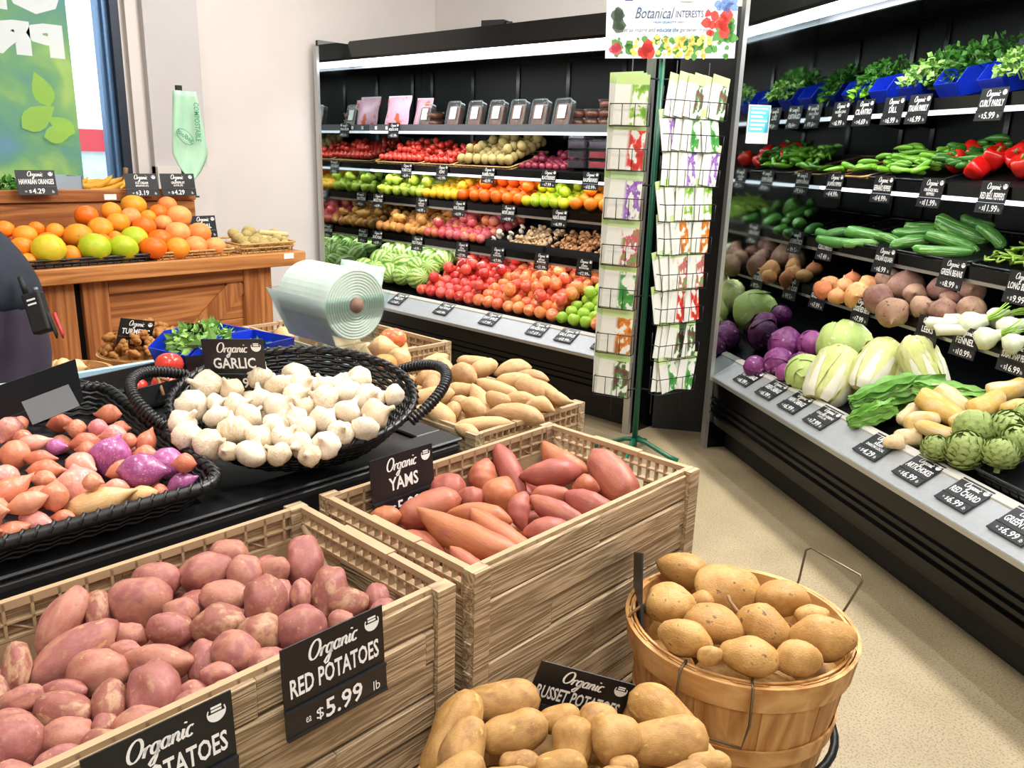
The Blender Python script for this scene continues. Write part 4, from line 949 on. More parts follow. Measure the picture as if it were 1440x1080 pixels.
SH = [(40, 345, 110, 110, 60, 'pink_onion'), (110, 380, 90, 70), (495, 270, 115, 80), (380, 335, 95, 80), (455, 335, 95, 80, 0, 'pink_onion'), (525, 335, 85, 70), (530, 380, 125, 95, 0, 'pink_onion'), (515, 460, 170, 170, 70, 'purple_onion'), (655, 390, 120, 85, 70), (60, 455, 145, 130, 0), (190, 410, 140, 80, 10, 'pink_onion'), (280, 410, 90, 70, 0, 'purple_onion'),
      (660, 460, 115, 85), (795, 470, 170, 130, -20, 'purple_onion'), (590, 545, 130, 80, 20), (690, 570, 225, 150, 0, 'purple_onion'), (835, 580, 110, 85), (875, 612, 125, 90, 25, 'purple_onion'), (25, 575, 120, 130, 0, 'pink_onion'), (250, 520, 165, 95), (390, 505, 150, 110, -20, 'pink_onion'), (420, 435, 90, 85), (205, 570, 110, 80), (80, 650, 200, 120, 35),
      (185, 650, 150, 110, 30), (365, 620, 210, 190, -80, 'pink_onion'), (270, 725, 120, 130), (520, 715, 280, 130, 18, 'tan_shallot'), (700, 685, 140, 80, 15, 'tan_shallot'), (770, 640, 80, 80), (130, 755, 165, 95, 20), (225, 812, 185, 95, -15, 'pink_onion'), (20, 790, 100, 95), (75, 862, 170, 90, 20), (500, 615, 120, 80, 0, 'pink_onion'), (345, 405, 130, 90, 10), (190, 475, 140, 75), (600, 400, 80, 70), (10, 700, 110, 90), (120, 700, 110, 80), (330, 780, 110, 70), (440, 660, 90, 80), (10, 870, 120, 90)]
si = from_pixels((0, 500, 3.2727), SH, ((-1.45, .3, ty(-1.45)+.002), Vector((.12, 0, 1)).normalized()), 'shallot', sizef=1.12)
relax(si, 40, .9, lim=.03, box=(TX0+.015, TX1-.022, TY0-.05, TY1-.02, .83))
lo = []
for k in range(46):
    x = random.uniform(TX0+.06, TX1-.06); y = random.uniform(TY0+.06, TY1-.06); a = random.uniform(0, 6.28)
    lo.append(dict(c=Vector((x, y, ty(x)-.022)), ax=Vector((math.cos(a), math.sin(a), 0)), L=.055, w=.036, kind='shallot'))
for q in lo: q['low'] = True
relax(si+lo, 40, .9, fixed=len(si), lim=.05)
nm = {'shallot': ('shallot', 'copper-skinned shallot in the black woven tray'), 'purple_onion': ('purple_onion', 'glossy purple onion among the shallots in the woven tray'),
      'pink_onion': ('pink_onion', 'pink papery onion among the shallots in the woven tray'), 'tan_shallot': ('tan_shallot', 'long pale tan shallot at the front of the woven tray')}
plant(si+lo, nm, None, 'shallot', 'shallots and onions in the woven tray')
# sign seen from behind on the tray, held by a clear clip
s0, s1 = at_depth(-14, 546, 1.45), at_depth(105, 505, 1.60)
back_sign = sign(s1, s0-s1, UPZ, [], None, 'black sign back taped to the rear rim of the shallot tray', (s1-s0).length, .093, back=True)
c0, c1, c2 = at_depth(30, 566, 1.44), at_depth(96, 541, 1.50), at_depth(46, 598, 1.42)
MB().add([c0, c1, c2+(c1-c0), c2, c0+FWD*.002, c1+FWD*.002, c2+(c1-c0)+FWD*.002, c2+FWD*.002], [(0, 1, 2, 3), (7, 6, 5, 4), (0, 4, 5, 1), (1, 5, 6, 2), (2, 6, 7, 3), (3, 7, 4, 0)])
cl = MB().add([c0, c1, c2+(c1-c0), c2], [(0, 1, 2, 3)]).build('sign_clip', M['tape']); tag(cl, 'clear plastic clip holding the black sign back on the tray', 'clip')
so = cl.modifiers.new('solid', 'SOLIDIFY'); so.thickness = .0015

# ------------------------------------------------------------------ bushel baskets
M['veneer'] = wood('basket veneer', 'a8733c', 'd3a367', 'Z', 10, .5, .15, None, .8)
M['hoop'] = wood('basket hoop', 'b07c44', 'd8aa70', 'X', 8, .5, .12, None, .7)
def bushel(c, z1, h, R1, R0, label, name='bushel_basket', handles=True, nsl=22, hang=(0.9, -2.2)):
    root = empty(name, (c[0], c[1], z1-h), 0, label, 'basket')
    R = lambda t: R0+(R1-R0)*t**.85
    for k in range(nsl):
        a0, a1 = 2*PI*k/nsl, 2*PI*(k+1.06)/nsl; d = .0015*(k % 2)
        mb = MB(); rows = []
        for j in range(6):
            t = j/5
            for r in (R(t)+d, R(t)+d-.003):
                for i in range(3): a = a0+(a1-a0)*i/2; rows.append(Vector((r*math.cos(a), r*math.sin(a), h*t)))
        fs = []
        for j in range(5):
            b = j*6
            for i in range(2): fs += [(b+i, b+i+1, b+i+7, b+i+6), (b+4+i, b+3+i, b+9+i, b+10+i)]
            fs += [(b+3, b, b+6, b+9), (b+2, b+5, b+11, b+8)]
        fs += [(30, 31, 34, 33), (31, 32, 35, 34), (3, 4, 1, 0), (4, 5, 2, 1)]
        mb.add(rows, fs); mb.build('slat', M['veneer'], root, False)
    def hoop(t0, t1, off, th, nm):
        mb = MB(); n = 48
        P = [(R(t0)+off, h*t0), (R(t0)+off+th, h*t0), (R(t1)+off+th, h*t1), (R(t1)+off, h*t1)]
        vs = [Vector((r*math.cos(2*PI*k/n), r*math.sin(2*PI*k/n), z)) for k in range(n) for r, z in P]
        fs = [(k*4+i, k*4+(i+1) % 4, ((k+1) % n)*4+(i+1) % 4, ((k+1) % n)*4+i) for k in range(n) for i in range(4)]
        mb.add(vs, [f[::-1] for f in fs]).build(nm, M['hoop'], root, False)
    hoop(.84, 1.0, .002, .006, 'rim_hoop'); hoop(.88, 1.01, -.008, .004, 'inner_hoop'); hoop(.44, .55, .002, .004, 'middle_hoop'); hoop(.0, .09, .001, .004, 'bottom_hoop')
    MB().revolve([(0, .004), (R0-.004, .004), (R0-.004, .014), (0, .014)], 24).build('base', M['veneer'], root)
    if handles:
        for i, a in enumerate(hang):
            P = lambda da, r, z: Vector((r*math.cos(a+da), r*math.sin(a+da), z))
            r = R1+.012
            if i == 0: pts = [P(-.28, R1-.012, h*.86), P(-.28, r, h*1.02), P(-.3, r+.02, h+.055), P(-.26, r+.022, h+.062), P(.26, r+.022, h+.062), P(.3, r+.02, h+.055), P(.28, r, h*1.02), P(.28, R1-.012, h*.86)]
            else: pts = [P(-.28, R1-.012, h*.9), P(-.28, R1-.004, h*1.03), P(-.28, r, h*1.0), P(-.28, r+.006, h*.8), P(-.24, r+.008, h*.66), P(.24, r+.008, h*.66), P(.28, r+.006, h*.8), P(.28, r, h*1.0), P(.28, R1-.004, h*1.03), P(.28, R1-.012, h*.9)]
            MB().tube(pts, .002, 6).build('wire_handle', M['wirehandle'], root, True)
    return root
def basket_stand(c, zring, R, z0, label):
    root = empty('basket_stand', (c[0], c[1], 0), 0, label, 'stand')
    MB().tube([(R*math.cos(2*PI*k/40), R*math.sin(2*PI*k/40), zring) for k in range(40)], .007, 7, closed=True).build('ring', M['wire'], root, True)
    r2 = R-.05
    MB().tube([(r2*math.cos(2*PI*k/40), r2*math.sin(2*PI*k/40), z0) for k in range(40)], .006, 7, closed=True).build('lower_ring', M['wire'], root, True)
    sp = MB(); sp.tube([(-r2, 0, z0-.002), (r2, 0, z0-.002)], .005, 6).tube([(0, -r2, z0-.002), (0, r2, z0-.002)], .005, 6); sp.build('cross_bar', M['wire'], root, True)
    for k in range(4):
        a = PI/4+k*PI/2; x, y = math.cos(a), math.sin(a)
        MB().tube([(R*x, R*y, zring), (r2*x, r2*y, z0), ((R-.02)*x, (R-.02)*y, 0.006)], .007, 7).build('leg', M['wire'], root, True)
JC = (-.535, 1.135); JZ = .70
bushel(JC, JZ, .27, .177, .135, 'slatted wooden bushel basket of jicama with wire handles', hang=(math.radians(70), math.radians(-72)))
basket_stand(JC, .52, .168, .418, 'black wire stand under the jicama basket')
JI = [(360, 180, 230, 160, -15), (275, 325, 205, 195), (295, 505, 225, 170, -20), (545, 255, 255, 210), (485, 430, 290, 185, -15), (690, 440, 200, 200, -30), (770, 305, 210, 180), (945, 480, 300, 210), (640, 590, 290, 185, -10), (870, 610, 195, 150), (450, 600, 110, 90), (890, 360, 130, 110), (410, 310, 100, 100)]
ji = from_pixels((860, 750, 3.274), JI, ((0, 0, JZ+.022), ncp), 'jicama', sizef=1.16)
for q in ji: q['L'] = min(q['L'], q['w']*1.3)
def clampr(items, c, R):
    for q in items:
        d = Vector((q['c'].x-c[0], q['c'].y-c[1], 0)); lim = max(.01, R-q['w']*.5)
        if d.length > lim: d2 = d.normalized()*lim; q['c'] = Vector((c[0]+d2.x, c[1]+d2.y, q['c'].z))
relax(ji, 40, .93, lim=.03); clampr(ji, JC, .174); relax(ji, 10, .88, lim=.015); clampr(ji, JC, .177)
jl = []
for k in range(9):
    a = k*2.4; r = .105*math.sqrt((k+.5)/9); jl.append(dict(c=Vector((JC[0]+r*math.cos(a), JC[1]+r*math.sin(a), JZ-.07)), ax=Vector((math.cos(a*3), math.sin(a*3), 0)), L=.10, w=.09, kind='jicama'))
for q in jl: q['low'] = True
relax(ji+jl, 30, .92, fixed=len(ji), lim=.05)
plant(ji+jl, 'jicama', 'round tan jicama root heaped in the bushel basket', 'jicama', 'jicama in the bushel basket')
jst = MB().tube([(.40, 0, 0), (.55, .02, .06), (.72, .02, .2), (.8, .0, .34)], [.05, .035, .03, .036], 6).mesh('stem', K['brownstem'], True)
for q in [o for o in COL.objects if o.name.split('.')[0] == 'jicama' and o.type == 'MESH'][1:9:2]: put('stem', jst, q)
RC = (-.525, .705); RZ = .655
bushel(RC, RZ, .25, .195, .150, 'slatted wooden basket of russet potatoes standing by the crates', hang=(math.radians(10), math.radians(170)))
basket_stand(RC, .49, .188, .393, 'black wire stand under the russet potato basket')
RU = [(880, 815, 320, 175, 5), (915, 935, 290, 165, 15), (615, 930, 330, 170, 62), (740, 1010, 230, 190, 75), (1125, 905, 180, 120, 10), (1165, 985, 190, 175, 80), (1300, 920, 170, 160), (1380, 960, 210, 190), (1120, 1055, 220, 120), (960, 1060, 170, 100), (1345, 1075, 140, 90), (700, 1130, 260, 170, 40), (880, 1150, 260, 170, 10)]
RU2 = [(270, 830, 330, 210, -35), (190, 945, 390, 225, 5), (450, 1060, 210, 110), (40, 1060, 140, 100), (330, 1140, 260, 160, 10)]
ru = from_pixels((400, 705, 2.88), RU, ((0, 0, RZ+.02), ncp), 'russet_potato')+from_pixels((860, 750, 3.274), RU2, ((0, 0, RZ+.02), ncp), 'russet_potato')
relax(ru, 40, .9, lim=.02); clampr(ru, RC, .20)
rl = []
for k in range(12):
    a = k*2.4; r = .12*math.sqrt((k+.5)/12); rl.append(dict(c=Vector((RC[0]+r*math.cos(a), RC[1]+r*math.sin(a), RZ-.055)), ax=Vector((math.cos(a*3), math.sin(a*3), 0)), L=.1, w=.065, kind='russet_potato'))
for q in rl: q['low'] = True
relax(ru+rl, 30, .92, fixed=len(ru), lim=.05)
plant(ru+rl, 'russet_potato', 'brown russet potato heaped in the basket with the russet potatoes sign', 'potato', 'russet potatoes in the basket')
tl = at_depth(762, 929, 1.17); tr = at_depth(894, 964, 1.19)
sign(tl, tr-tl, UPZ*1.0-Vector((.02, .1, 0)), ['RUSSET POTATOES'], '5.99', 'price sign reading RUSSET POTATOES behind the russet potatoes', (tr-tl).length, .105)
tl = at_depth(893, 776, 1.46); tr = at_depth(905, 778, 1.34)
sign(tr, tl-tr, UPZ, [], None, 'black sign seen edge-on at the side of the jicama basket', (tr-tl).length, .12, back=True)

# ------------------------------------------------------------------ herb bunches
def leaf(mb, p, d, n, L, w):
    d = d.normalized(); s = d.cross(n)
    if s.length < .05: s = d.cross(Vector((1, 0, 0)))
    s.normalize(); n = s.cross(d)
    mb.add([p, p+d*L*.4+s*w*.5+n*w*.12, p+d*L, p+d*L*.4-s*w*.5+n*w*.12, p+d*L*.45], [(0, 1, 4), (1, 2, 4), (2, 3, 4), (3, 0, 4)])
def bunch_mesh(seed, n, r, L, w, droop=.3):
    g = np.random.default_rng(seed); mb = MB()
    for _ in range(n):
        q = Vector(g.normal(size=3)); q.normalize(); k = g.uniform(.45, 1)**.6
        p = Vector((q.x*r[0]*k, q.y*r[1]*k, abs(q.z)*r[2]*k)); d = (Vector((q.x, q.y, q.z*.6))+Vector(g.normal(size=3))*.7); d.z -= droop*g.random()
        leaf(mb, p, d, Vector(g.normal(size=3)), L*g.uniform(.6, 1.2), w*g.uniform(.6, 1.2))
    return mb
def herb(loc, rz, name, label, cat, mat, n, r, L, w, group=None, sd=0, stemmat='stem', scale=1):
    n = int(n*2.2); L *= .74; w *= .74
    o = empty(name, loc, rz, label, cat, group); o.scale = (scale,)*3
    bunch_mesh(sd, n, r, L, w).build('leaves', mat, o)
    st = MB(); g = np.random.default_rng(sd+1)
    for k in range(14):
        a = g.uniform(0, 6.28); e = Vector((math.cos(a)*r[0]*.6, math.sin(a)*r[1]*.6, r[2]*g.uniform(.2, .7)))
        st.tube([Vector((g.normal()*.008, g.normal()*.008, -.02)), e*.5, e], .0022, 5)
    st.build('stems', K[stemmat], o, True); return o
# blue bins of herbs behind the garlic
def hopper(loc, rz, w, d, h, hf, label, group=None):
    o = empty('storage_bin', loc, rz, label, 'bin', group); t = .003
    def wall(pts, nm):
        n = (Vector(pts[1])-Vector(pts[0])).cross(Vector(pts[2])-Vector(pts[0])).normalized()*t
        k = len(pts); vs = [Vector(p) for p in pts]+[Vector(p)-n for p in pts]
        MB().add(vs, [tuple(range(k)), tuple(range(2*k-1, k-1, -1))]+[((i+1) % k, i, k+i, k+(i+1) % k) for i in range(k)]).build(nm, M['blue'], o)
    a, b = w/2, w/2*.86; y0, y1 = -d/2, d/2
    wall([(-b, y0+.02, 0), (-b, y1, 0), (-a, y1, h), (-a, y0+.05, h), (-a, y0, hf)], 'side_wall')
    wall([(b, y1, 0), (b, y0+.02, 0), (a, y0, hf), (a, y0+.05, h), (a, y1, h)], 'side_wall')
    wall([(b, y1, 0), (a, y1, h), (-a, y1, h), (-b, y1, 0)], 'back_wall'); wall([(-b, y0+.02, 0), (-a, y0, hf), (a, y0, hf), (b, y0+.02, 0)], 'front_wall')
    MB().box(-b, b, y0+.02, y1, 0, t).build('base', M['blue'], o); return o
for i, (x, y, lb) in enumerate(((-2.045, .985, 'blue plastic bin of pale basil next to the sign backs'), (-1.885, 1.02, 'blue plastic bin of dark leafy herbs in the middle of three'), (-1.725, 1.055, 'blue plastic bin under the clear bag dispenser'))):
    hopper((x, y, .842), math.radians(12), .150, .2, .105 if i < 2 else .052, .07 if i < 2 else .04, lb, 'blue herb bins on the table')
herb((-2.03, .985, .90), .4, 'basil_bunch', 'pale green basil bunch in the blue bin', 'herbs', K['herb2'], 220, (.09, .08, .075), .034, .022, sd=3)
herb((-1.95, .97, .90), .1, 'chard_leaves', 'broad grey-green leaves drooping over the blue bin', 'herbs', K['herb2'], 26, (.06, .06, .05), .06, .045, sd=8)
herb((-1.84, 1.02, .89), .9, 'thyme_bunch', 'dark green herb bunch in the blue bin beside the bag dispenser', 'herbs', K['herb'], 220, (.08, .07, .06), .032, .02, sd=5)
# sign backs and tomatoes beside the bins
p0 = at_depth(246, 452, 2.2); p1 = at_depth(286, 456, 2.12)
sign(p1, p0-p1, UPZ, [], None, 'upright black sign back beside the first blue bin', .085, .155, back=True)
p0 = at_depth(243, 504, 1.98); p1 = at_depth(288, 498, 1.9)
sign(p1, p0-p1, UPZ, [], None, 'low black sign back in front of the tomatoes', .08, .075, back=True)
for i, (x, y, d, t) in enumerate(((238, 512, 34, 2.02), (232, 540, 32, 1.98), (196, 545, 22, 1.98))):
    p = at_depth(x, y, t); D = d*1.15*t/FPX
    grow('tomato', 'tomato', p, None, (D, D, D*.9), None, 'red vine tomato with green stems beside the garlic basket', 'tomato', 'vine tomatoes on the island table')
v = MB().tube([at_depth(205, 520, 1.93), at_depth(222, 531, 1.9), at_depth(236, 535, 1.9)], .004, 6); v.tube([at_depth(222, 531, 1.9), at_depth(230, 556, 1.88)], .004, 6)
tag(v.build('tomato_vine', K['brownstem'], None, True), 'brown-green vine stem lying on the tomatoes', 'stem')
tb_ = MB(); q = at_depth(210, 556, 1.97); MB
bx_ = empty('tomato_tray', (q.x, q.y, .84), math.radians(12), 'shallow black plastic tray under the vine tomatoes', 'tray')
MB().box(-.09, .09, -.12, .12, 0, .006).build('base', M['blackm'], bx_)
for a, b, c, d_ in ((-.09, .09, -.12, -.114), (-.09, .09, .114, .12), (-.09, -.084, -.12, .12), (.084, .09, -.12, .12)): MB().box(a, b, c, d_, 0, .05).build('side_wall', M['blackm'], bx_)

# ------------------------------------------------------------------ bag roll dispenser
E_ = at_depth(497, 428, 1.93)
dsp = empty('bag_dispenser', (E_.x-.09, E_.y, E_.z), 0, 'clear acrylic dispenser holding a roll of pale green produce bags', 'dispenser')
def hull(top, bot, zt, zb, nm, th=.003):
    (a, b, c, d), (e, f, g, h) = top, bot
    T = [Vector((a, c, zt)), Vector((b, c, zt)), Vector((b, d, zt)), Vector((a, d, zt))]; Bm = [Vector((e, g, zb)), Vector((f, g, zb)), Vector((f, h, zb)), Vector((e, h, zb))]
    o = MB().add(T+Bm, [(0, 4, 5, 1), (1, 5, 6, 2), (2, 6, 7, 3), (3, 7, 4, 0)]).build(nm, M['clear'], dsp); s = o.modifiers.new('s', 'SOLIDIFY'); s.thickness = th
hull((-.13, .105, -.1, .1), (-.11, .095, -.055, .055), .02, -.095, 'hopper')
hull((-.09, .075, -.045, .045), (-.105, .09, -.055, .055), -.096, -.165, 'stand')
MB().box(-.11, .095, -.06, .06, -.169, -.165).build('foot_plate', M['clear'], dsp)
M['bag'] = skin('bag film', ['dfeee6', 'd0e4da', 'e6f2ec'], .35, 14, .1, bump=.25, bscale=26, stretch=(1, .1, .1), spec=.5)
M['bagend'] = plain('roll end', 'c3d4c2', .6, nscale=30, namt=.06)
rw = MB().revolve([(.018, -.1), (.083, -.1), (.084, -.098), (.084, .098), (.083, .1), (.018, .1)], 40, Matrix.Rotation(PI/2, 4, 'Y'))
rl_ = rw.build('bag_roll', M['bag'], dsp, False)
ew = MB()
for r in np.linspace(.026, .08, 9): ew.tube([(.1005, r*math.cos(2*PI*k/36), r*math.sin(2*PI*k/36)) for k in range(36)], .0009, 4, closed=True)
ew.build('roll_layers', M['bagend'], dsp, True)
M['card'] = plain('cardboard core', '8c6f5e', .8)
MB().tube([(-.103, 0, 0), (.106, 0, 0)], .018, 16).build('roll_core', M['card'], dsp, True)
lw = MB().grid(lambda s, t: Vector((-.09+.18*s, .084+.012*t+.006*math.sin(6*s), .03+.05*t)), 8, 4); o = lw.build('loose_bag', M['bag'], dsp, True); o.modifiers.new('s', 'SOLIDIFY').thickness = .001
pz = E_.z-.169
post = empty('dispenser_post', (E_.x-.045, E_.y, .838), 0, 'short black post carrying the bag dispenser', 'post')
MB().box(-.03, .04, -.04, .04, .008, pz-.838).build('column', M['blackm'], post); MB().box(-.034, .05, -.05, .05, 0, .008).build('base_plate', M['blackm'], post)

# ------------------------------------------------------------------ wooden fruit stand under the window
M['pine'] = wood('stained pine', '8a4f28', 'bb7c48', 'Y', 9, .45, .12, ('4a2a16', 1.9), .8)
M['pineV'] = wood('stained pine upright', '8a4f28', 'b97a48', 'Z', 9, .45, .12, ('4a2a16', 1.7), .8)
M['pineL'] = wood('stained pine board', '9a5f30', 'c98a52', 'Y', 9, .42, .12, None, .8)
SZ = .87; SX = at_z(240, 367, SZ).x; SYR = at_z(434, 354, SZ).y
SY0 = .15; BXX = SX-.48; LEDZ = 1.19
_l = at_pl(265, 265, (BXX, 0, 0), nX); LEDZ = _l.z; LYR = _l.y+.03
stand = empty('fruit_stand', (SX, 0, 0), 0, 'two-tier stained wooden fruit stand in front of the window', 'stand')
bevel(MB().box(-.5, 0, SY0, SYR, SZ-.072, SZ).build('shelf_board', M['pineL'], stand), .004, 1)
for k in range(2): bevel(MB().box(-.50, -.48, SY0, LYR, SZ+k*(LEDZ-SZ-.06)/2, SZ+(k+1)*(LEDZ-SZ-.06)/2-.003).build('back_board', M['pine'], stand), .002, 1)
bevel(MB().box(-.505, -.462, SY0, LYR, LEDZ-.06, LEDZ).build('ledge_rail', M['pine'], stand), .003, 1)
for k in range(4): bevel(MB().box(-.505-.145*(k+1), -.505-.145*k-.004, SY0, LYR, LEDZ-.075, LEDZ-.05).build('upper_board', M['pineL'], stand), .002, 1)
PYR = at_pl(382, 395, (SX-.06, 0, 0), nX).y
yv0 = at_pl(112, 430, (SX-.06, 0, 0), nX).y; yv1 = at_pl(155, 430, (SX-.06, 0, 0), nX).y; yv2 = at_pl(345, 420, (SX-.06, 0, 0), nX).y
bevel(MB().box(-.10, -.06, yv0+.02, yv1, .02, SZ-.072).build('stile', M['pineV'], stand), .003, 1)
bevel(MB().box(-.10, -.06, yv2, PYR, .02, SZ-.072).build('stile', M['pineV'], stand), .003, 1)
bevel(MB().box(-.10, -.06, SY0, yv0-.015, .02, SZ-.072).build('stile', M['pineV'], stand), .003, 1)
bevel(MB().box(-.10, -.065, yv1+.002, yv2-.002, SZ-.145, SZ-.072).build('top_rail', M['pine'], stand), .003, 1)
bevel(MB().box(-.10, -.065, yv1+.002, yv2-.002, .05, .13).build('bottom_rail', M['pine'], stand), .003, 1)
for k in range(3): bevel(MB().box(-.115, -.088, yv1, yv2, .13+k*.20, .13+(k+1)*.20-.003 if k < 2 else SZ-.145).build('panel_board', M['pine'], stand), .002, 1)
br = MB(); w_ = .05; a = Vector((-.075, yv1+.03, .14)); b = Vector((-.075, yv2-.01, SZ-.15)); d_ = (b-a).normalized(); n_ = Vector((0, -d_.z, d_.y))*w_
br.add([a+n_, a-n_, b-n_, b+n_, a+n_+Vector((-.02, 0, 0)), a-n_+Vector((-.02, 0, 0)), b-n_+Vector((-.02, 0, 0)), b+n_+Vector((-.02, 0, 0))], [(0, 1, 2, 3), (7, 6, 5, 4), (0, 4, 5, 1), (1, 5, 6, 2), (2, 6, 7, 3), (3, 7, 4, 0)]); br.build('diagonal_brace', M['pineV'], stand)
MB().box(-.46, -.12, SY0+.02, PYR-.02, 0, SZ-.072).build('carcass', M['blackm'], stand)
MB().box(-1.06, -.50, SY0+.02, LYR-.02, 0, LEDZ-.075).build('rear_carcass', M['pineV'], stand)
for (x, y, nm) in ((406, 360, 'a'), (155, 277, 'b')):
    X = SX+.001 if nm == 'a' else SX-.461; q = at_pl(x, y, (X, 0, 0), nX); MB().box(X-SX, X-SX+.002, q.y-.03, q.y+.03, q.z-.014, q.z+.014).build('paper_tag', M['pricetag'], stand)
# trays on the stand
M['cane'] = wood('tan wicker', 'a87c44', 'd6ae70', 'X', 30, .55, .4)
def cane_tray(cx, cy, z, lx, ly, h, label, mat='cane', rz=0, group=None, tilt=0):
    o = empty('wicker_tray', (cx, cy, z), rz, label, 'tray', group); o.rotation_euler = (tilt, 0, rz)
    for j in range(3): MB().tube([Vector((x, y, .006+h*j/2)) for x, y in dens(rr(-lx/2-.008*j, lx/2+.008*j, -ly/2-.008*j, ly/2+.008*j, .03, 3), .05)], .006 if j == 2 else .0045, 5, closed=True).build('rim' if j == 2 else 'strand', M[mat], o, True)
    MB().box(-lx/2, lx/2, -ly/2, ly/2, 0, .004).build('base', M[mat], o)
    sk = MB()
    for x, y in dens(rr(-lx/2-.004, lx/2+.004, -ly/2-.004, ly/2+.004, .03, 3), .035): sk.tube([(x, y, .004), (x*1.02, y*1.02, h)], .0028, 4)
    sk.build('stakes', M[mat], o, True); return o
yA = at_z(40, 378, SZ).y; yB = at_z(197, 362, SZ).y; yC = at_z(318, 355, SZ).y
cane_tray(SX-.24, (yA+yB)/2-.05, SZ, .40, yB-yA+.06, .03, 'flat black tray under the green-tinged oranges', 'wicker')
cane_tray(SX-.24, (yB+yC)/2-.012, SZ, .40, yC-yB-.05, .03, 'flat tan wicker tray under the deep orange citrus')
cane_tray(SX-.22, (yC+SYR)/2-.01, SZ, .34, SYR-yC-.075, .045, 'tan wicker tray of small roots at the end of the stand')
CT = [(45, 620, 115, 'orange'), (155, 660, 140, 'orange'), (205, 610, 95, 'orange'), (290, 670, 140, 'orange'), (355, 630, 105, 'orange'), (490, 640, 170, 'mottled'), (555, 520, 140, 'deeporange'), (640, 590, 150, 'mottled'), (705, 485, 120, 'orange'), (750, 550, 140, 'orange'), (845, 455, 150, 'mottled'), (840, 520, 120, 'grapefruit'), (950, 515, 95, 'mottled'),
      (990, 495, 110, 'deeporange'), (1065, 450, 115, 'grapefruit'), (1125, 510, 150, 'grapefruit'), (935, 600, 140, 'deeporange'), (1040, 560, 105, 'grapefruit'), (1115, 610, 150, 'grapefruit'), (995, 650, 150, 'deeporange'), (1260, 620, 140, 'grapefruit'), (840, 655, 160, 'greenorange'), (970, 730, 160, 'deeporange'), (1115, 725, 140, 'orange'), (1235, 710, 140, 'grapefruit'),
      (1360, 710, 125, 'grapefruit'), (580, 745, 190, 'greenorange'), (745, 740, 180, 'greenorange'), (310, 765, 200, 'greenorange'), (420, 755, 130, 'orange'), (630, 690, 120, 'orange'), (200, 760, 100, 'orange'), (740, 640, 80, 'orange'), (90, 700, 140, 'orange'), (30, 690, 140, 'orange'), (90, 770, 150, 'greenorange'), (-40, 660, 150, 'orange'), (-60, 740, 150, 'orange')]
cn = Vector((.62, 0, 1)).normalized(); cp_ = Vector((SX-.08, 0, SZ+.055))
ci = from_pixels((0, 190, 4.5), [(a, b, c, c, 0, k) for a, b, c, k in CT], (cp_, cn), 'orange', sizef=.97)
relax(ci, 40, .97, lim=.03, box=(BXX+.01, SX-.0, .2, SYR, SZ+.004))
cl_ = []
for q in ci:    # fruit underneath, carrying the heap
    if q['c'].z > SZ+.13:
        z = q['c'].z-.075
        while z > SZ+.05: cl_.append(dict(c=Vector((q['c'].x-.02, q['c'].y+.012, z)), ax=q['ax'], L=.08, w=.08, kind='orange')); z -= .075
for q in cl_: q['low'] = True
relax(ci+cl_, 40, .95, fixed=len(ci), lim=.06, box=(BXX+.01, SX, .2, SYR, SZ+.004))
cnm = {'orange': ('orange', 'bright orange piled on the wooden fruit stand'), 'deeporange': ('orange', 'deep reddish orange piled on the wooden fruit stand'), 'grapefruit': ('grapefruit', 'pinkish grapefruit piled on the wooden fruit stand'),
       'greenorange': ('orange', 'yellow-green orange at the front of the wooden fruit stand'), 'mottled': ('orange', 'mottled greenish orange piled on the wooden fruit stand')}
plant(ci+cl_, cnm, None, 'citrus', 'citrus on the wooden fruit stand')
KT = [(1010, 285, 55), (1060, 305, 55), (1110, 285, 55), (1150, 310, 60), (1095, 325, 55), (1150, 250, 60), (1040, 265, 50), (1080, 265, 45), (1170, 280, 55), (1210, 315, 60), (1240, 285, 50), (1200, 265, 45), (1300, 255, 50), (1330, 300, 50), (1290, 315, 60), (1350, 290, 45), (1270, 300, 45), (1130, 270, 50)]
ki = from_pixels((0, 250, 3.2727), [(a, b, c, c*.9) for a, b, c in KT], (Vector((SX-.1, 0, SZ+.05)), Vector((.35, 0, 1)).normalized()), 'kiwi')
relax(ki, 40, .95, lim=.03, box=(SX-.38, SX-.05, yC+.04, SYR-.05, SZ+.01)); plant(ki, 'taro_root', 'small brown round root in the wicker tray', 'root', 'small roots in the end tray')
for a, b in (((1185, 270), (1310, 290)), ((1190, 250), (1330, 262)), ((1230, 300), (1360, 305))):
    P = at_pl(a[0]/3.2727, 250+a[1]/3.2727, (SX-.15, 0, 0), nX); Q = at_pl(b[0]/3.2727, 250+b[1]/3.2727, (SX-.10, 0, 0), nX)
    grow('cane', 'sugar_cane', (P+Q)/2, Q-P, ((Q-P).length, .028, .028), None, 'pale cut cane stick lying in the wicker tray', 'cane', 'cane sticks in the end tray')
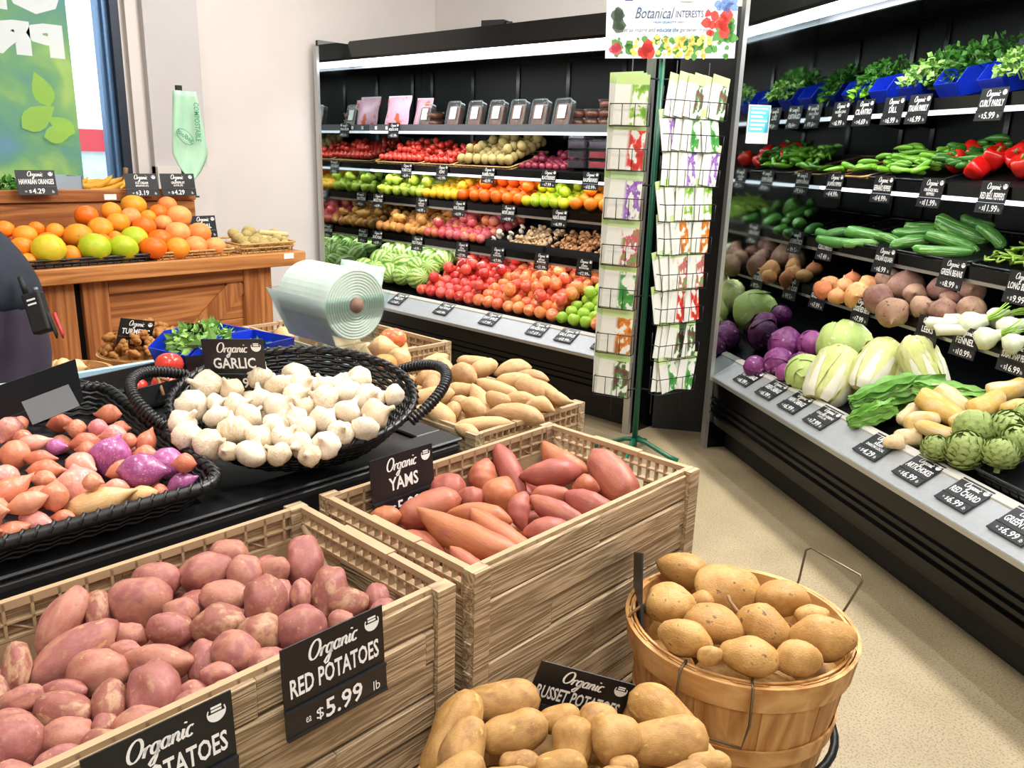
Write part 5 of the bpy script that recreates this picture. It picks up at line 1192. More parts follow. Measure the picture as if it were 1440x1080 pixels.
# upper tier: greens, tray, bananas
q = at_pl(15, 250, (BXX-.12, 0, 0), nX); herb((q.x, q.y, LEDZ-.04), 0, 'leafy_greens', 'dark leafy greens on the upper tier of the stand', 'greens', K['herb'], 90, (.08, .12, .09), .05, .03, sd=31)
q = at_pl(150, 245, (BXX-.14, 0, 0), nX); bo = Vector((q.x, q.y, LEDZ-.05))
bb = empty('banana_bunch', bo, 0, 'bunch of spotted yellow bananas on the upper tier', 'bananas')
for k in range(6):
    o = put('banana', MESH['banana'][0], bb); o.matrix_local = axis_matrix(Vector((.25*math.sin(k), 1, .25)), .6*k, (-.02+.03*(k % 3-1), -.10+.045*k, .05+.025*(k % 2)), (.19, .04, .04))
MB().tube([(0, .08, .06), (-.01, .1, .12), (0, .1, .15)], .012, 7).build('stalk', K['brownstem'], bb, True)
bb2 = empty('banana_bunch', bo+Vector((-.16, -.10, 0)), 0, 'bunch of bananas beside the pale tray on the upper tier', 'bananas')
for k in range(4):
    o = put('banana', MESH['banana'][1], bb2); o.matrix_local = axis_matrix(Vector((.2*math.sin(k), 1, .2)), .7*k, (0, -.06+.04*k, .045+.02*(k % 2)), (.18, .038, .038))
q = at_pl(85, 245, (BXX-.1, 0, 0), nX)
ac = empty('acrylic_bin', (q.x-.1, q.y, LEDZ-.05), 0, 'frosted clear bin standing on the upper tier', 'bin')
M['frost'] = clear_mat('frosted acrylic', 'cfdce6', .45, .3)
for (a, b, c, d) in ((-.10, .10, -.10, -.095), (-.10, .10, .095, .10), (-.10, -.095, -.10, .10), (.095, .10, -.10, .10)): MB().box(a, b, c, d, 0, .11).build('side_wall', M['frost'], ac)
# signs on the stand
def stand_sign(px0, px1, py, X, lines, price, label, h=.115):
    p0 = at_pl(px0, py, (X, 0, 0), nX); p1 = at_pl(px1, py, (X, 0, 0), nX); p1.z = p0.z
    sign(p0, p1-p0, (-.15, 0, 1), lines, price, label, (p1-p0).length, h)
stand_sign(20, 76, 239, BXX+.045, ['HAWAIIAN ORANGES'], '4.29', 'price sign reading HAWAIIAN ORANGES 4.29 on the stand ledge')
stand_sign(174, 220, 244, BXX+.045, ['ICE CREAM', 'BANANAS (HI)'], '3.19', 'price sign reading ICE CREAM BANANAS 3.19 on the stand ledge')
stand_sign(224, 272, 244, BXX+.045, ['GRAPEFRUIT', 'LOCAL (HI)'], '4.29', 'price sign reading GRAPEFRUIT LOCAL 4.29 beside the hanging bag')
stand_sign(267, 302, 304, SX-.30, ['LOCAL'], '5.99', 'price sign half hidden behind the grapefruit')
# produce bag hanging from a post
q = at_pl(258, 185, (BXX-.05, 0, 0), nX)
bgp = empty('bag_post', (q.x-.02, q.y, LEDZ-.05), 0, 'slim black post carrying the hanging produce bag', 'post'); zt = at_pl(255, 120, (q.x, 0, 0), nX).z
MB().box(-.012, .012, -.014, .014, 0, zt-LEDZ+.05).build('column', M['blackm'], bgp); MB().box(-.05, .05, -.05, .05, 0, .008).build('base_plate', M['blackm'], bgp)
M['bagg'] = skin('green bag film', ['b4dcc0', 'a4cfb2', 'c0e4ca'], .35, 7, .1, bump=.4, bscale=9, stretch=(1, 1, .25))
zb = at_pl(258, 255, (q.x, 0, 0), nX).z; hgt = zt-.03-zb; wv = (at_pl(278, 215, (q.x, 0, 0), nX)-at_pl(228, 215, (q.x, 0, 0), nX)).length
bag = empty('produce_bag', (q.x+.02, q.y, zt-.03), 0, 'pale green produce bag hanging with a pointed tip', 'bag')
prof = interp([(0, .62), (.45, .9), (.7, 1), (.86, .62), (1, .04)])
bm = MB().grid(lambda s, t: Vector((.02+.014*math.sin(7*s+2*t)+.01*t, (s-.5)*wv*prof(t)-.02*t*0, -hgt*t)), 10, 16)
o = bm.build('bag_film', M['bagg'], bag, True); o.modifiers.new('s', 'SOLIDIFY').thickness = .003
M['bagprint'] = plain('bag print', '4f8f72', .6)
pr = MB(); write(pr, 'COMPOSTABLE', 0, .2, 0, .03, 0, .02); pr.v = [(.055, wv*.30-.03+p[1], -hgt*.12-p[0]*1.0) for p in pr.v]
pr2 = MB(); pr2.v = []; write(pr2, 'BioBag', -.05, .05, -.015, .015, 0, .02); pr2.v = [(.058, p[0]*.8-.03+p[1]*.3, -hgt*.5+p[1]-p[0]*.5) for p in pr2.v]
pr.add(pr2.v, pr2.f); el = arc(0, 0, .055, .03, 0, 360, 24); pr.tube([(.058, x*.8-.03+y*.3, -hgt*.5+y-x*.5) for x, y in el[:-1]], .0014, 4, closed=True)
pr.build('bag_print', M['bagprint'], bag)

# ------------------------------------------------------------------ baskets of turmeric and onions on a low bench
bc = Vector((-3.42, 1.30, 0))
bench = empty('low_bench', bc, 0, 'low wooden bench under the turmeric and onion baskets', 'bench')
for k in range(4): MB().box(-.20+.125*k, -.20+.125*k+.12, -.62, .55, .27, .295).build('plank', M['pineL'], bench)
for x in (-.17, .27):
    for y in (-.55, .48): MB().box(x-.03, x+.03, y-.03, y+.03, 0, .27).build('leg', M['pineV'], bench)
TC = (-3.43, 1.42); bushel(TC, .575, .28, .19, .14, 'wooden bushel basket of turmeric roots under the fruit stand', handles=False)
OCc = (-3.20, .985); bushel(OCc, .60, .305, .185, .14, 'shallow wooden basket of pale onions beside the turmeric', handles=False)
ti = []
for k in range(46):
    a = k*2.4; r = .165*math.sqrt((k+.5)/46); ti.append(dict(c=Vector((TC[0]+r*math.cos(a), TC[1]+r*math.sin(a), .585+.075*(1-(r/.17)**2)+random.uniform(-.012, .012))), ax=Vector((random.gauss(0, 1), random.gauss(0, 1), random.gauss(0, .5))).normalized(), L=.07, w=.05, kind='turmeric'))
relax(ti, 30, .9, lim=.03)
for q in ti: grow('turmeric', 'turmeric_root', q['c'], q['ax'], (.075, .075, .07), None, 'knobbly brown turmeric root heaped in the bushel basket', 'turmeric', 'turmeric roots in the bushel basket')
tl = at_depth(170, 447, 3.30); tr = at_depth(218, 452, 3.42)
sign(tl, tr-tl, UPZ*1-FWD*.2, ['TURMERIC'], '9.99', 'price sign reading TURMERIC tilted behind the turmeric roots', (tr-tl).length, .11)
oi = from_pixels((0, 250, 3.2727), [(280, 810, 70, 70, 0, 'tan_shallot'), (340, 820, 100, 90, 0, 'tan_shallot'), (385, 860, 90, 80, 0, 'tan_shallot'), (300, 860, 90, 80, 0, 'tan_shallot')], (Vector((0, 0, .585)), ncp), 'tan_shallot'); relax(oi, 20, .95)
clampr(oi, OCc, .17); K['paleonion'] = skin('pale onion skin', ['e8cf9c', 'e2c088', 'ecd8ae'], .4, 4, .5, spots='c89a60', spot_scale=6, spot_thr=.64, stretch=(.4, 4, 4)); variants('pale_onion', 2, lambda i: spindle(500+i, op, .02, 16, 18, .02, 9, .02), K['paleonion'])
for q in oi: grow('pale_onion', 'onion', q['c'], q['ax'], (q['L'], q['w'], q['w']), None, 'pale yellow onion in the shallow wooden basket', 'onion', 'pale onions in the basket')

# ------------------------------------------------------------------ person bending over behind the table
M['shirt'] = plain('dark navy shirt', '1d2430', .85, nscale=12, namt=.2, bump=.3); M['trouser'] = plain('dark plum trousers', '3a3244', .85, nscale=9, namt=.2, bump=.4); M['skin'] = plain('skin', 'b98a6c', .55); M['hair'] = plain('dark hair', '1c1512', .6, nscale=40, namt=.3); M['shoe'] = plain('black shoe', '121212', .5)
def skinned(name, verts, edges, mat, parent, sub=2):
    me = bpy.data.meshes.new(name); me.from_pydata([tuple(v[0]) for v in verts], edges, []); me.materials.append(mat)
    o = put(name, me, parent); sk = o.modifiers.new('skin', 'SKIN'); sk.use_smooth_shade = True
    for d, v in zip(me.skin_vertices[0].data, verts):
        r = v[1]; d.radius = r if isinstance(r, tuple) else (r, r)
    me.skin_vertices[0].data[0].use_root = True
    s = o.modifiers.new('sub', 'SUBSURF'); s.levels = sub; s.render_levels = sub; return o
PV = at_depth(-16, 475, 2.5); lf = Vector((-.73, -.68, 0)); sd = Vector((-.68, .73, 0))   # lean direction and body side
person = empty('person', (PV.x, PV.y, 0), 0, 'person in a dark navy shirt and plum trousers bending over the produce', 'person')
base = Vector((PV.x, PV.y, 0)); z0 = PV.z
def V(l, s, z): return lf*l+sd*s+UPZ*z
hipz = z0
torso = [(V(-.015, 0, hipz+.05), (.155, .175)), (V(-.01, 0, hipz+.13), (.155, .175)), (V(.03, 0, hipz+.20), (.155, .17)), (V(.14, 0, hipz+.29), (.15, .165)), (V(.29, 0, hipz+.36), (.13, .16)), (V(.38, 0, hipz+.42), (.1, .1))]
arms = [(V(.33, .17, hipz+.36), .065), (V(.40, .23, hipz+.14), .05), (V(.33, .17*-1, hipz+.36), .065), (V(.40, -.23, hipz+.14), .05)]
skinned('shirt', torso+arms, [(0, 1), (1, 2), (2, 3), (3, 4), (4, 5), (4, 6), (6, 7), (4, 8), (8, 9)], M['shirt'], person)
legs = [(V(-.02, 0, hipz-.01), (.155, .165)), (V(0, .09, hipz-.20), .11), (V(-.01, .10, .48), .075), (V(.01, .11, .09), .06), (V(0, -.09, hipz-.20), .11), (V(-.01, -.10, .48), .075), (V(.01, -.11, .09), .06), (V(-.015, 0, hipz+.10), (.14, .155)), (V(-.01, 0, hipz+.145), (.13, .145))]
skinned('trousers', legs, [(0, 1), (1, 2), (2, 3), (0, 4), (4, 5), (5, 6), (0, 7), (7, 8)], M['trouser'], person)
body = [(V(.2, 0, hipz+.28), .09), (V(.40, 0, hipz+.43), .055), (V(.47, 0, hipz+.46), .06), (V(.56, 0, hipz+.47), .095), (V(.64, 0, hipz+.44), .07)]
ar = []
for s in (1, -1):
    ar += [(V(.33, .17*s, hipz+.36), .05), (V(.40, .23*s, hipz+.12), .04), (V(.56, .2*s, hipz-.02), .028), (V(.62, .19*s, hipz-.07), (.034, .016))]
    for f in range(5):
        dv = V(.05+.012*(2-abs(f-2)), (.19+.018*(f-2))*s, 0)
        ar += [(V(.655, (.19+.016*(f-2))*s, hipz-.095), .010), (V(.69+.006*(2-abs(f-2)), (.19+.019*(f-2))*s, hipz-.135), .008)]
ed = [(0, 1), (1, 2), (2, 3), (3, 4)]; n0 = 5
for k in range(2):
    b = n0+k*14; ed += [(0, b), (b, b+1), (b+1, b+2), (b+2, b+3)]+[e for f in range(5) for e in ((b+3, b+4+2*f), (b+4+2*f, b+5+2*f))]
skinned('body', body+ar, ed, M['skin'], person)
skinned('hair', [(V(.54, 0, hipz+.51), .085), (V(.57, 0, hipz+.54), .08), (V(.50, 0, hipz+.53), .07)], [(0, 1), (0, 2)], M['hair'], person)
for s in (1, -1): skinned('shoe', [(V(.0, .11*s, .045), .045), (V(.12, .115*s, .035), .038), (V(.17, .118*s, .03), .03)], [(0, 1), (1, 2)], M['shoe'], person)
# radio and pens on the belt
q = at_depth(54, 440, 2.38); rd = empty('handheld_radio', q, 0, 'black handheld radio clipped at the belt of the bending person', 'radio')
Rr = Matrix((RGT, UPV, -FWD)).transposed().to_4x4() @ Matrix.Rotation(math.radians(17), 4, 'Z'); Rr.translation = q; rd.matrix_world = Rr
bevel(MB().box(-.026, .026, -.06, .06, -.018, .018).build('body', M['blackm'], rd), .006, 2); MB().tube([(-.018, .06, 0), (-.02, .115, 0)], .008, 8).build('antenna', M['blackm'], rd, True)
MB().box(-.012, .012, .035, .04, .018, .02).box(-.012, .012, .022, .027, .018, .02).build('grille', M['white'], rd); MB().tube([(.012, .06, 0), (.012, .072, 0)], .008, 8).build('knob', M['grey'], rd, True)
M['redpen'] = plain('red plastic', 'b02830', .4)
for dx, mt, lb in ((0, 'redpen', 'thin red pen hanging below the radio'), (-9, 'blackm', 'thin black pen hanging below the radio')):
    tag(MB().tube([at_depth(76+dx, 440, 2.38), at_depth(88+dx, 470, 2.38), at_depth(89+dx, 476, 2.38)], [.005, .005, .002], 7).build('pen', M[mt], None, True), lb, 'pen')

# ------------------------------------------------------------------ fruit case contents (back wall)
def shelf_pile(F, u0, u1, v0, v1, zb, kind, d, slope, name, label, cat, group, elong=None, extra=.3, skip=0):
    th = math.atan(slope); out = []; k = 0; v = v0+d*.5; sp = d*1.0
    while v < v1-d*.4:
        n = max(1, int((u1-u0)/sp)); off = (sp*.5 if k % 2 else 0)
        for i in range(n):
            u = u0+d*.5+i*((u1-u0-d)/max(1, n-1) if n > 1 else 0)*(1 if k % 2 == 0 else .94)+(off*.5)
            if random.random() < skip: continue
            s = d*random.uniform(.92, 1.04); z = zb+s*.5+slope*(v-v0)
            out.append((F.P(u+random.uniform(-.06, .06)*d, v+random.uniform(-.05, .05)*d, z), s))
            if k and random.random() < extra: out.append((F.P(u+d*.5, v-d*.3, z+d*.72), s))
        k += 1; v += d*.88*math.cos(th)
    for p, s in out:
        if elong:
            a = random.uniform(0, 6.28); ax = (F.u*math.cos(a)+F.n*math.sin(a)*.8+UPZ*random.uniform(-.3, .5)).normalized()
            grow(kind, name, p, ax, (s*elong, s, s), None, label, cat, group)
        else: grow(kind, name, p, None, (s, s, s), None, label, cat, group)
    return len(out)
def px_u(F, v, x, y): return F.u_at(x, y, v)[0]
def riser(F, root, u0, u1, v0, v1, z, slope):
    MB().prism([(v0, z), (v1, z), (v1, z+slope*(v1-v0))], u0, u1, lambda a, b, t: Vector((t, a, b))).build('display_riser', M['interior'], root)
def shelf_sign(F, sv, z, x, y, lines, price, label, w=.118, h=.105, up=.045):
    u = px_u(F, sv, x, y); sign(F.P(u-w/2, sv-.011, z+up), F.u, UPZ+F.n*.12, lines, price, label, w, h)
def lip_sign(F, x, y, lines, price, label, w=.125, h=.112):
    u = px_u(F, .05, x, y); up = (F.n*.118+UPZ*.072).normalized(); nn = F.u.cross(up)
    sign(F.P(u-w/2, .128, .462)+nn*.004, F.u, up, lines, price, label, w, h)
f = FB; S = BACK_S; v0 = BV+.012
U = lambda x, y: px_u(f, BV+.05, x, y)
sl = .27
for z in S[1:]: riser(f, caseB, .01, LB-.01, v0+.0, .93, z+.025, sl*.98)
riser(f, caseB, .01, LB-.01, .17, .93, .432, .40)
zs = lambda i: S[i]+.03
# third shelf: pears, oranges, limes
row = [(525, 597, 'greenpear', .078, 'greenpear', 'green pear', 'green pear on the shelf under the kiwis', 'pear', 1.25), (597, 645, 'lemon', .07, '', 'mandarin', 'yellow-orange mandarin between the pears and the navel oranges', 'citrus', None), (645, 735, 'deeporange', .088, '', 'orange', 'deep navel orange between the mandarins and the limes', 'citrus', None),
       (735, 800, 'lime', .075, '', 'lime', 'yellow-green lime between two kinds of oranges', 'citrus', None), (800, 880, 'orange', .092, '', 'orange', 'light valencia orange at the rack end of the shelf', 'citrus', None)]
for a, b, k, d, _, nm, lb, ct, el in row: shelf_pile(f, max(.02, U(a, 290)), min(LB-.02, U(b, 305)), v0, .9, zs(2), k, d, sl, nm, lb, ct, lb.split(' on ')[0]+'s on the citrus shelf', el)
# fourth shelf: russet pears, nectarines
row = [(525, 598, 'boscpear', .075, 'russet_pear', 'golden brown russet pear on the shelf beside the nectarines', 'pear', 1.25), (598, 682, 'nectarine', .075, 'nectarine', 'red and yellow nectarine beside the black mushroom bins', 'nectarine', None)]
for a, b, k, d, nm, lb, ct, el in row: shelf_pile(f, max(.02, U(a, 335)), U(b, 352), v0, .9, zs(3), k, d, sl, nm, lb, ct, nm.replace('_', ' ')+'s on the fourth shelf', el)
# mushroom bins
def black_bin(F, u0, u1, v0, v1, z, h, label):
    o = empty('display_bin', F.P((u0+u1)/2, v0, z), F.a, label, 'bin'); w = (u1-u0)/2; dd = v1-v0
    MB().box(-w, w, 0, .006, 0, h).build('front_wall', M['blackm'], o)
    for s in (-1, 1): MB().prism([(0, 0), (dd, 0), (dd, h*2), (0, h)], s*w-.004, s*w+.004, lambda a, b, t: Vector((t, a, b))).build('side_wall', M['blackm'], o)
    MB().box(-w, w, dd-.006, dd, 0, h*2).build('back_wall', M['blackm'], o)
    MB().prism([(.006, 0), (dd-.006, 0), (dd-.006, sl*dd+.012), (.006, .012)], -w+.005, w-.005, lambda a, b, t: Vector((t, a, b))).build('sloped_base', M['blackm'], o)
for a, b, parts, lb in ((686, 768, ((686, 714, 'mushwhite', .045, 'white button mushroom', .55), (714, 768, 'mushtan', .036, 'pale oyster mushroom', .08)), 'black bin of white and pale mushrooms beside the nectarines'), (770, 858, ((770, 830, 'mushbrown', .036, 'brown mushroom', .05), (832, 858, 'mushbrown', .034, 'small brown mushroom behind the seed rack', .1)), 'black bin of brown mushrooms behind the seed rack')):
    ua, ub = U(a, 358), U(b, 375); black_bin(f, ua+.006, ub-.006, v0+.01, .92, zs(3)+.002, .05, lb)
    for p, q, k, d, nm, sk in parts: shelf_pile(f, U(p, 360)+.02, min(U(q, 372)-.01, ub-.02), v0+.02, .72, zs(3)+.025, k, d, sl+.06, 'mushroom', nm+' heaped in a black bin', 'mushroom', nm+'s in the black bin', None, .3, sk)
# second shelf: tomatoes, kiwis in trays, plums, berries
def shelf_tray(F, u0, u1, z, label, d=.40):
    return cane_tray(*(list(F.P((u0+u1)/2, v0+d/2+.01, 0))[:2]), z+.012+sl*.06, u1-u0-.02, d-.03, .035, label, 'cane', F.a, None, math.atan(sl))
ua, ub, uc, ud, ue = max(.02, U(527, 228)), U(595, 230), U(640, 232), U(722, 236), U(790, 240)
for a, b, lb in ((ua, ub, 'tan wicker tray of red tomatoes on the second shelf'), (ub, uc, 'tan wicker tray of red fruit beside the kiwis'), (uc, ud, 'tan wicker tray of kiwis on the second shelf')): shelf_tray(f, a+.006, b-.006, zs(1), lb)
shelf_pile(f, ua+.02, ub-.02, v0+.02, .86, zs(1)+.018, 'tomato', .05, sl, 'tomato', 'small red tomato in a wicker tray on the second shelf', 'tomato', 'tomatoes on the second shelf')
shelf_pile(f, ub+.02, uc-.02, v0+.02, .86, zs(1)+.018, 'tomato', .042, sl*.9, 'tomato', 'small red tomato in the tray beside the kiwis', 'tomato', 'tomatoes beside the kiwis')
shelf_pile(f, uc+.02, ud-.02, v0+.02, .86, zs(1)+.018, 'kiwi', .064, sl+.12, 'kiwi', 'brown kiwi heaped in the wicker tray', 'kiwi', 'kiwis in the wicker tray')
shelf_pile(f, ud+.01, ue, v0+.06, .8, zs(1), 'plum', .05, sl*.8, 'plum', 'dark red plum beside the kiwi tray', 'plum', 'plums on the second shelf')
M['berry'] = skin('dark berries', ['2c2038', '40283c', '241a2c'], .4, 30, .2, bump=1, bscale=60); M['berryp'] = skin('pink berries', ['c8384c', 'd84a62', 'b02c40'], .4, 30, .2, bump=1, bscale=60)
def berry_box(u, v, z, w, d, h, mat, label, group):
    o = empty('berry_box', f.P(u, v, z), f.a+random.uniform(-.06, .06), label, 'berry box', group)
    bm = MB().prism([(-w/2, .006), (w/2, .006), (w/2*.97, h*.72), (-w/2*.97, h*.72)], -d/2, d/2, lambda a, b, t: Vector((a, -t, b))); bm.build('berries', M[mat], o)
    MB().box(-w/2-.004, w/2+.004, -d/2-.004, d/2+.004, 0, h*.8).build('tray', M['clear'], o)
    l = MB().box(-w/2-.006, w/2+.006, -d/2-.006, d/2+.006, h*.8, h*.86); l.box(-w/2+.01, w/2-.01, -d/2+.01, d/2-.01, h*.86, h); l.build('lid', M['clear'], o)
u1 = U(807, 232)
for k in range(4): berry_box(u1, BV+.12, zs(1)+.03+k*.056, .115, .11, .055, 'berry', 'clear box of dark blackberries stacked beside the raspberries', 'stacked blackberry boxes')
for j, x in enumerate((835, 858)):
    for k in range(2 if j else 3): berry_box(min(LB-.08, U(x, 238)), BV+.13, zs(1)+.03+k*.056, .115, .11, .055, 'berryp' if k < 2 else 'berry', 'clear box of pink raspberries stacked behind the seed rack', 'stacked raspberry boxes')
# top shelf: snack bags and clamshells
M['snack'] = skin('pink snack bag', ['dc9cba', 'e4b4c8', 'd088a8'], .35, 3, .1, spots='d8643c', spot_scale=14, spot_thr=.55, bump=.2, bscale=6)
def snack(u, v, w, h, label):
    o = empty('snack_bag', f.P(u, v, S[0]+.025), f.a+random.uniform(-.1, .1), label, 'snack bag', 'pink snack bags on the top shelf')
    g = lambda sgn: (lambda s, t: Vector(((s-.5)*w*(1+.04*math.sin(9*t)), sgn*.022*math.sin(PI*min(1, max(0, s)))**.5*math.sin(PI*t)**.6+.05*t, h*t)))
    m = MB().grid(g(-1), 8, 10); b = MB().grid(g(1), 8, 10); m.add(b.v, [q[::-1] for q in b.f]); m.build('pouch', M['snack'], o, True)
    MB().box(-w/2, w/2, .046, .052, h-.012, h).build('seal', M['pricetag'], o)
u0 = px_u(f, BV+.12, 557, 160)
snack(u0+.02, BV+.10, .25, .215, 'pink and white snack bag nearest the end glass'); snack(u0+.22, BV+.17, .16, .20, 'narrow pink snack bag behind the first one')
M['date'] = skin('dates', ['5a3226', '6c4030', '45261e'], .35, 22, .2, bump=1, bscale=30)
def clamshell(x, lb, v=BV+.07, w=.125, h=.165):
    u = px_u(f, v, x, 160); o = empty('clamshell_pack', f.P(u, v, S[0]+.024), f.a, lb, 'clamshell', 'date packs on the top shelf'); o.rotation_euler = (math.radians(-14), 0, f.a)
    def rb(w_, h_, y0, y1, nm, mt):
        P = rr(-w_/2, w_/2, 0, h_, .022, 4); MB().prism([(x, y) for x, y in P], y0, y1, lambda a, b, t: Vector((a, t, b+.002))).build(nm, mt, o)
    rb(w*.86, h*.84, .006, .035, 'dates', M['date']); rb(w, h, .0, .042, 'shell', M['clear'])
    P = rr(-w/2, w/2, 0, h, .022, 4); MB().tube([(x, .0, y+.004) for x, y in P], .004, 5, closed=True).build('rim', M['pricetag'] if False else M['clear'], o, True)
    MB().box(-w*.24, w*.24, -.003, -.001, h*.3, h*.78).build('label', M['pricetag'], o)
clamshell(594, 'clear clamshell pack half behind the pink snack bags', BV+.13)
for i, x in enumerate((634, 664, 694, 724, 754, 787)): clamshell(x, 'upright clear clamshell pack of dates with a white label')
def tub(x, k, lb):
    u = min(LB-.09, px_u(f, BV+.2, x, 165)); o = empty('tub', f.P(u, BV+.2, S[0]+.026+k*.052), f.a, lb, 'tub', 'clear tubs on the top shelf')
    MB().revolve([(0, 0), (.055, 0), (.062, .04), (0, .04)], 16).build('cup', M['date'], o, True); MB().revolve([(0, .041), (.066, .041), (.066, .05), (0, .05)], 16).build('lid', M['clear'], o)
for x, n in ((612, 2), (815, 2), (836, 2), (856, 3)):
    for k in range(n): tub(x, k, 'round clear tub stacked on the top shelf')
# deck: melons, apples
U2 = lambda x, y: px_u(f, .2, x, y)
dz = .445
mel = [(485, 395, 190, 150), (490, 480, 185, 165), (645, 500, 120, 90), (820, 480, 160, 120), (640, 575, 170, 110), (760, 540, 120, 90), (730, 585, 90, 60)]
mi = [] and from_pixels((440, 310, 6.545), [q for q in mel if q[0] > 560]+[(560, 440, 170, 150)], (f.P(0, .26, .54), Vector((0, -.45, 1)).normalized()), 'melon')
relax(mi, 30, 1.0, lim=.1)
for q in mi: q['c'].x = max(q['c'].x, f.o.x+q['w']/2+.03)
shelf_pile(f, .03, U2(586, 418), .19, .8, dz+.01, 'melon', .15, .42, 'watermelon', 'small striped watermelon beside the red apples', 'watermelon', 'watermelons on the deck', None, .1)
for q in mi: grow('melon', 'watermelon', q['c'], q['ax'], (q['w'], q['w'], q['w']), None, 'small striped watermelon beside the red apples', 'watermelon', 'watermelons on the deck')
ap = [(588, 665, 'redapple', .084, 'red_apple', 'dark red apple between the watermelons and the striped apples'), (665, 783, 'apple', .086, 'striped_apple', 'red and yellow striped apple in the long deck pile'), (783, 832, 'greenapple', .082, 'green_apple', 'green apple near the end of the deck'), (832, 880, 'apple', .086, 'striped_apple', 'red and yellow apple behind the seed rack')]
for a, b, k, d, nm, lb in ap:
    hi = .78 if k != 'greenapple' else .6
    shelf_pile(f, U2(a, 420), min(LB-.03, U2(b, 450)), .165, hi, dz, k, d, .42, nm, lb, 'apple', lb.split(' in ')[0].split(' near ')[0].split(' behind ')[0]+'s on the deck', None, .35)
# signs of the fruit case
for i, x, y, ls, pr in ((0, 556, 178, ['MEDJOOL DATES'], '11.99'), (1, 574, 240, ['TOMATOES'], '8.99'), (1, 624, 240, ['KIWI'], '11.99'), (1, 689, 243, ['RAMBUTAN'], '8.99'), (1, 774, 246, ['BLACKBERRIES'], '7.99'), (1, 833, 250, ['RASPBERRIES'], '10.99'),
                        (2, 534, 280, ['BARTLETT PEARS'], '6.99'), (2, 595, 288, ['MANDARIN', 'ORANGES'], '6.99'), (2, 648, 294, ['NAVEL ORANGES'], '6.99'), (2, 717, 300, ['MEYER LEMONS'], '4.99'), (2, 789, 306, ['VALENCIA ORANGES'], '6.99'),
                        (3, 533, 330, ['BOSC PEARS'], '6.99'), (3, 589, 340, ['RED PEARS'], '4.99'), (3, 652, 350, ['OYSTER', 'MUSHROOMS'], '27.99'), (3, 702, 356, ['SHIITAKE', 'MUSHROOMS'], '17.99'), (3, 764, 365, ['MAITAKE', 'MUSHROOMS'], '21.99'), (3, 824, 374, ['CREMINI', 'MUSHROOMS'], '12.99')):
    shelf_sign(f, BV, S[i], x, y, ls, pr, 'small black price sign reading %s on the fruit case shelf' % ' '.join(ls))
for x, y, ls, pr in ((556, 420, ['MELON'], '7.69'), (620, 432, ['FUJI APPLES'], '10.99'), (685, 444, ['ENVY APPLES'], '7.99'), (752, 458, ['BRAEBURN'], '7.69'), (793, 468, ['GALA APPLES'], '10.99'), (846, 478, ['PINK LADY'], '8.99')):
    lip_sign(f, x, y, ls, pr, 'small black price sign reading %s lying on the fruit case lip' % ' '.join(ls))
for x in (512+18, 545): 
    u = px_u(f, BV, x, 180); tag(MB().box(-.012, .012, -.002, 0, -.012, .012).build('shelf_tag', M['pricetag'], None, False, TR(f.P(u, BV-.008, S[0]+.01), f.a)), 'small white tag on the top shelf rail', 'tag', 'white tags on the top rail')

# ------------------------------------------------------------------ vegetable case contents (beside the aisle)
g = FR; T = RIGHT_S
for z in T: riser(g, caseR, .01, LR-.01, RV+.012, .93, z+.025, .25)
riser(g, caseR, .01, LR-.01, .17, .93, .432, .36)
def gplane(v, z, slope): return (g.P(0, v, z), (UPZ-g.n*slope).normalized())
def hold(items, umin=.012):
    for q in items:
        du = (q['c']-g.o).dot(g.u); need = umin+min(q['w'], q['L'])*.5
        if du < need: q['c'] = q['c']+g.u*(need-du)
Z5 = (1000, 380, 3.2727); Z6 = (1000, 540, 3.2727); Z4 = (1000, 170, 3.2727)
def veg(reg, lst, plane, kind, name, label, cat, group, lim=.03, sizef=1.0, slack=.95):
    it = from_pixels(reg, lst, plane, kind, sizef=sizef); 
    if kind in ('redbeet', 'goldbeet', 'redcab', 'greencab'):
        for q in it: q['L'] = q['w'] = (q['L']+q['w'])/2*1.04
    hold(it); relax(it, 40, slack, lim=lim); hold(it); plant(it, name, label, cat, group); return it
veg(Z5, [(345, 340, 120, 150), (455, 340, 110, 115), (290, 430, 125, 120), (400, 430, 100, 90), (575, 300, 100, 90), (350, 470, 90, 80), (230, 440, 90, 90)], gplane(.3, .56, .42), 'redcab', 'red_cabbage', 'purple-red cabbage at the end of the vegetable case', 'cabbage', 'red cabbages on the deck')
veg(Z5, [(620, 350, 250, 190), (435, 475, 170, 150)], gplane(.3, .57, .42), 'greencab', 'green_cabbage', 'pale green cabbage between the red and the napa cabbages', 'cabbage', 'green cabbages on the deck')
# napa cabbages
def napa_mesh(seed):
    r = np.random.default_rng(seed); mb = MB(); rb = MB()
    prof = smoothp([(0, .3), (.08, .42), (.4, .5), (.75, .48), (.92, .34), (1, .1)])
    mb.add(*(lambda e: (e.v, e.f))(spindle(seed, prof, .02, 16, 14, .03)))
    for j in range(9):
        a0 = 2*PI*j/9+r.uniform(-.2, .2); w = r.uniform(.45, .7); ext = r.uniform(.8, 1.02)
        def fn(s, t, a0=a0, w=w, ext=ext, j=j):
            x = t*ext; R = prof(min(1, x))*(1.05+.02*(j % 3))+.02*math.sin(30*t+7*s*j)*t; a = a0+(s-.5)*2*w*(.5+.7*t); return Vector((x-.5, R*math.cos(a), R*math.sin(a)))
        mb.grid(fn, 10, 14)
        def fr_(s, t, a0=a0, w=w, j=j):
            x = t*.62; R = prof(x)*(1.075+.02*(j % 3)); a = a0+(s-.5)*w*(1-.75*t); return Vector((x-.505, R*math.cos(a), R*math.sin(a)))
        rb.grid(fr_, 4, 10)
    return mb, rb
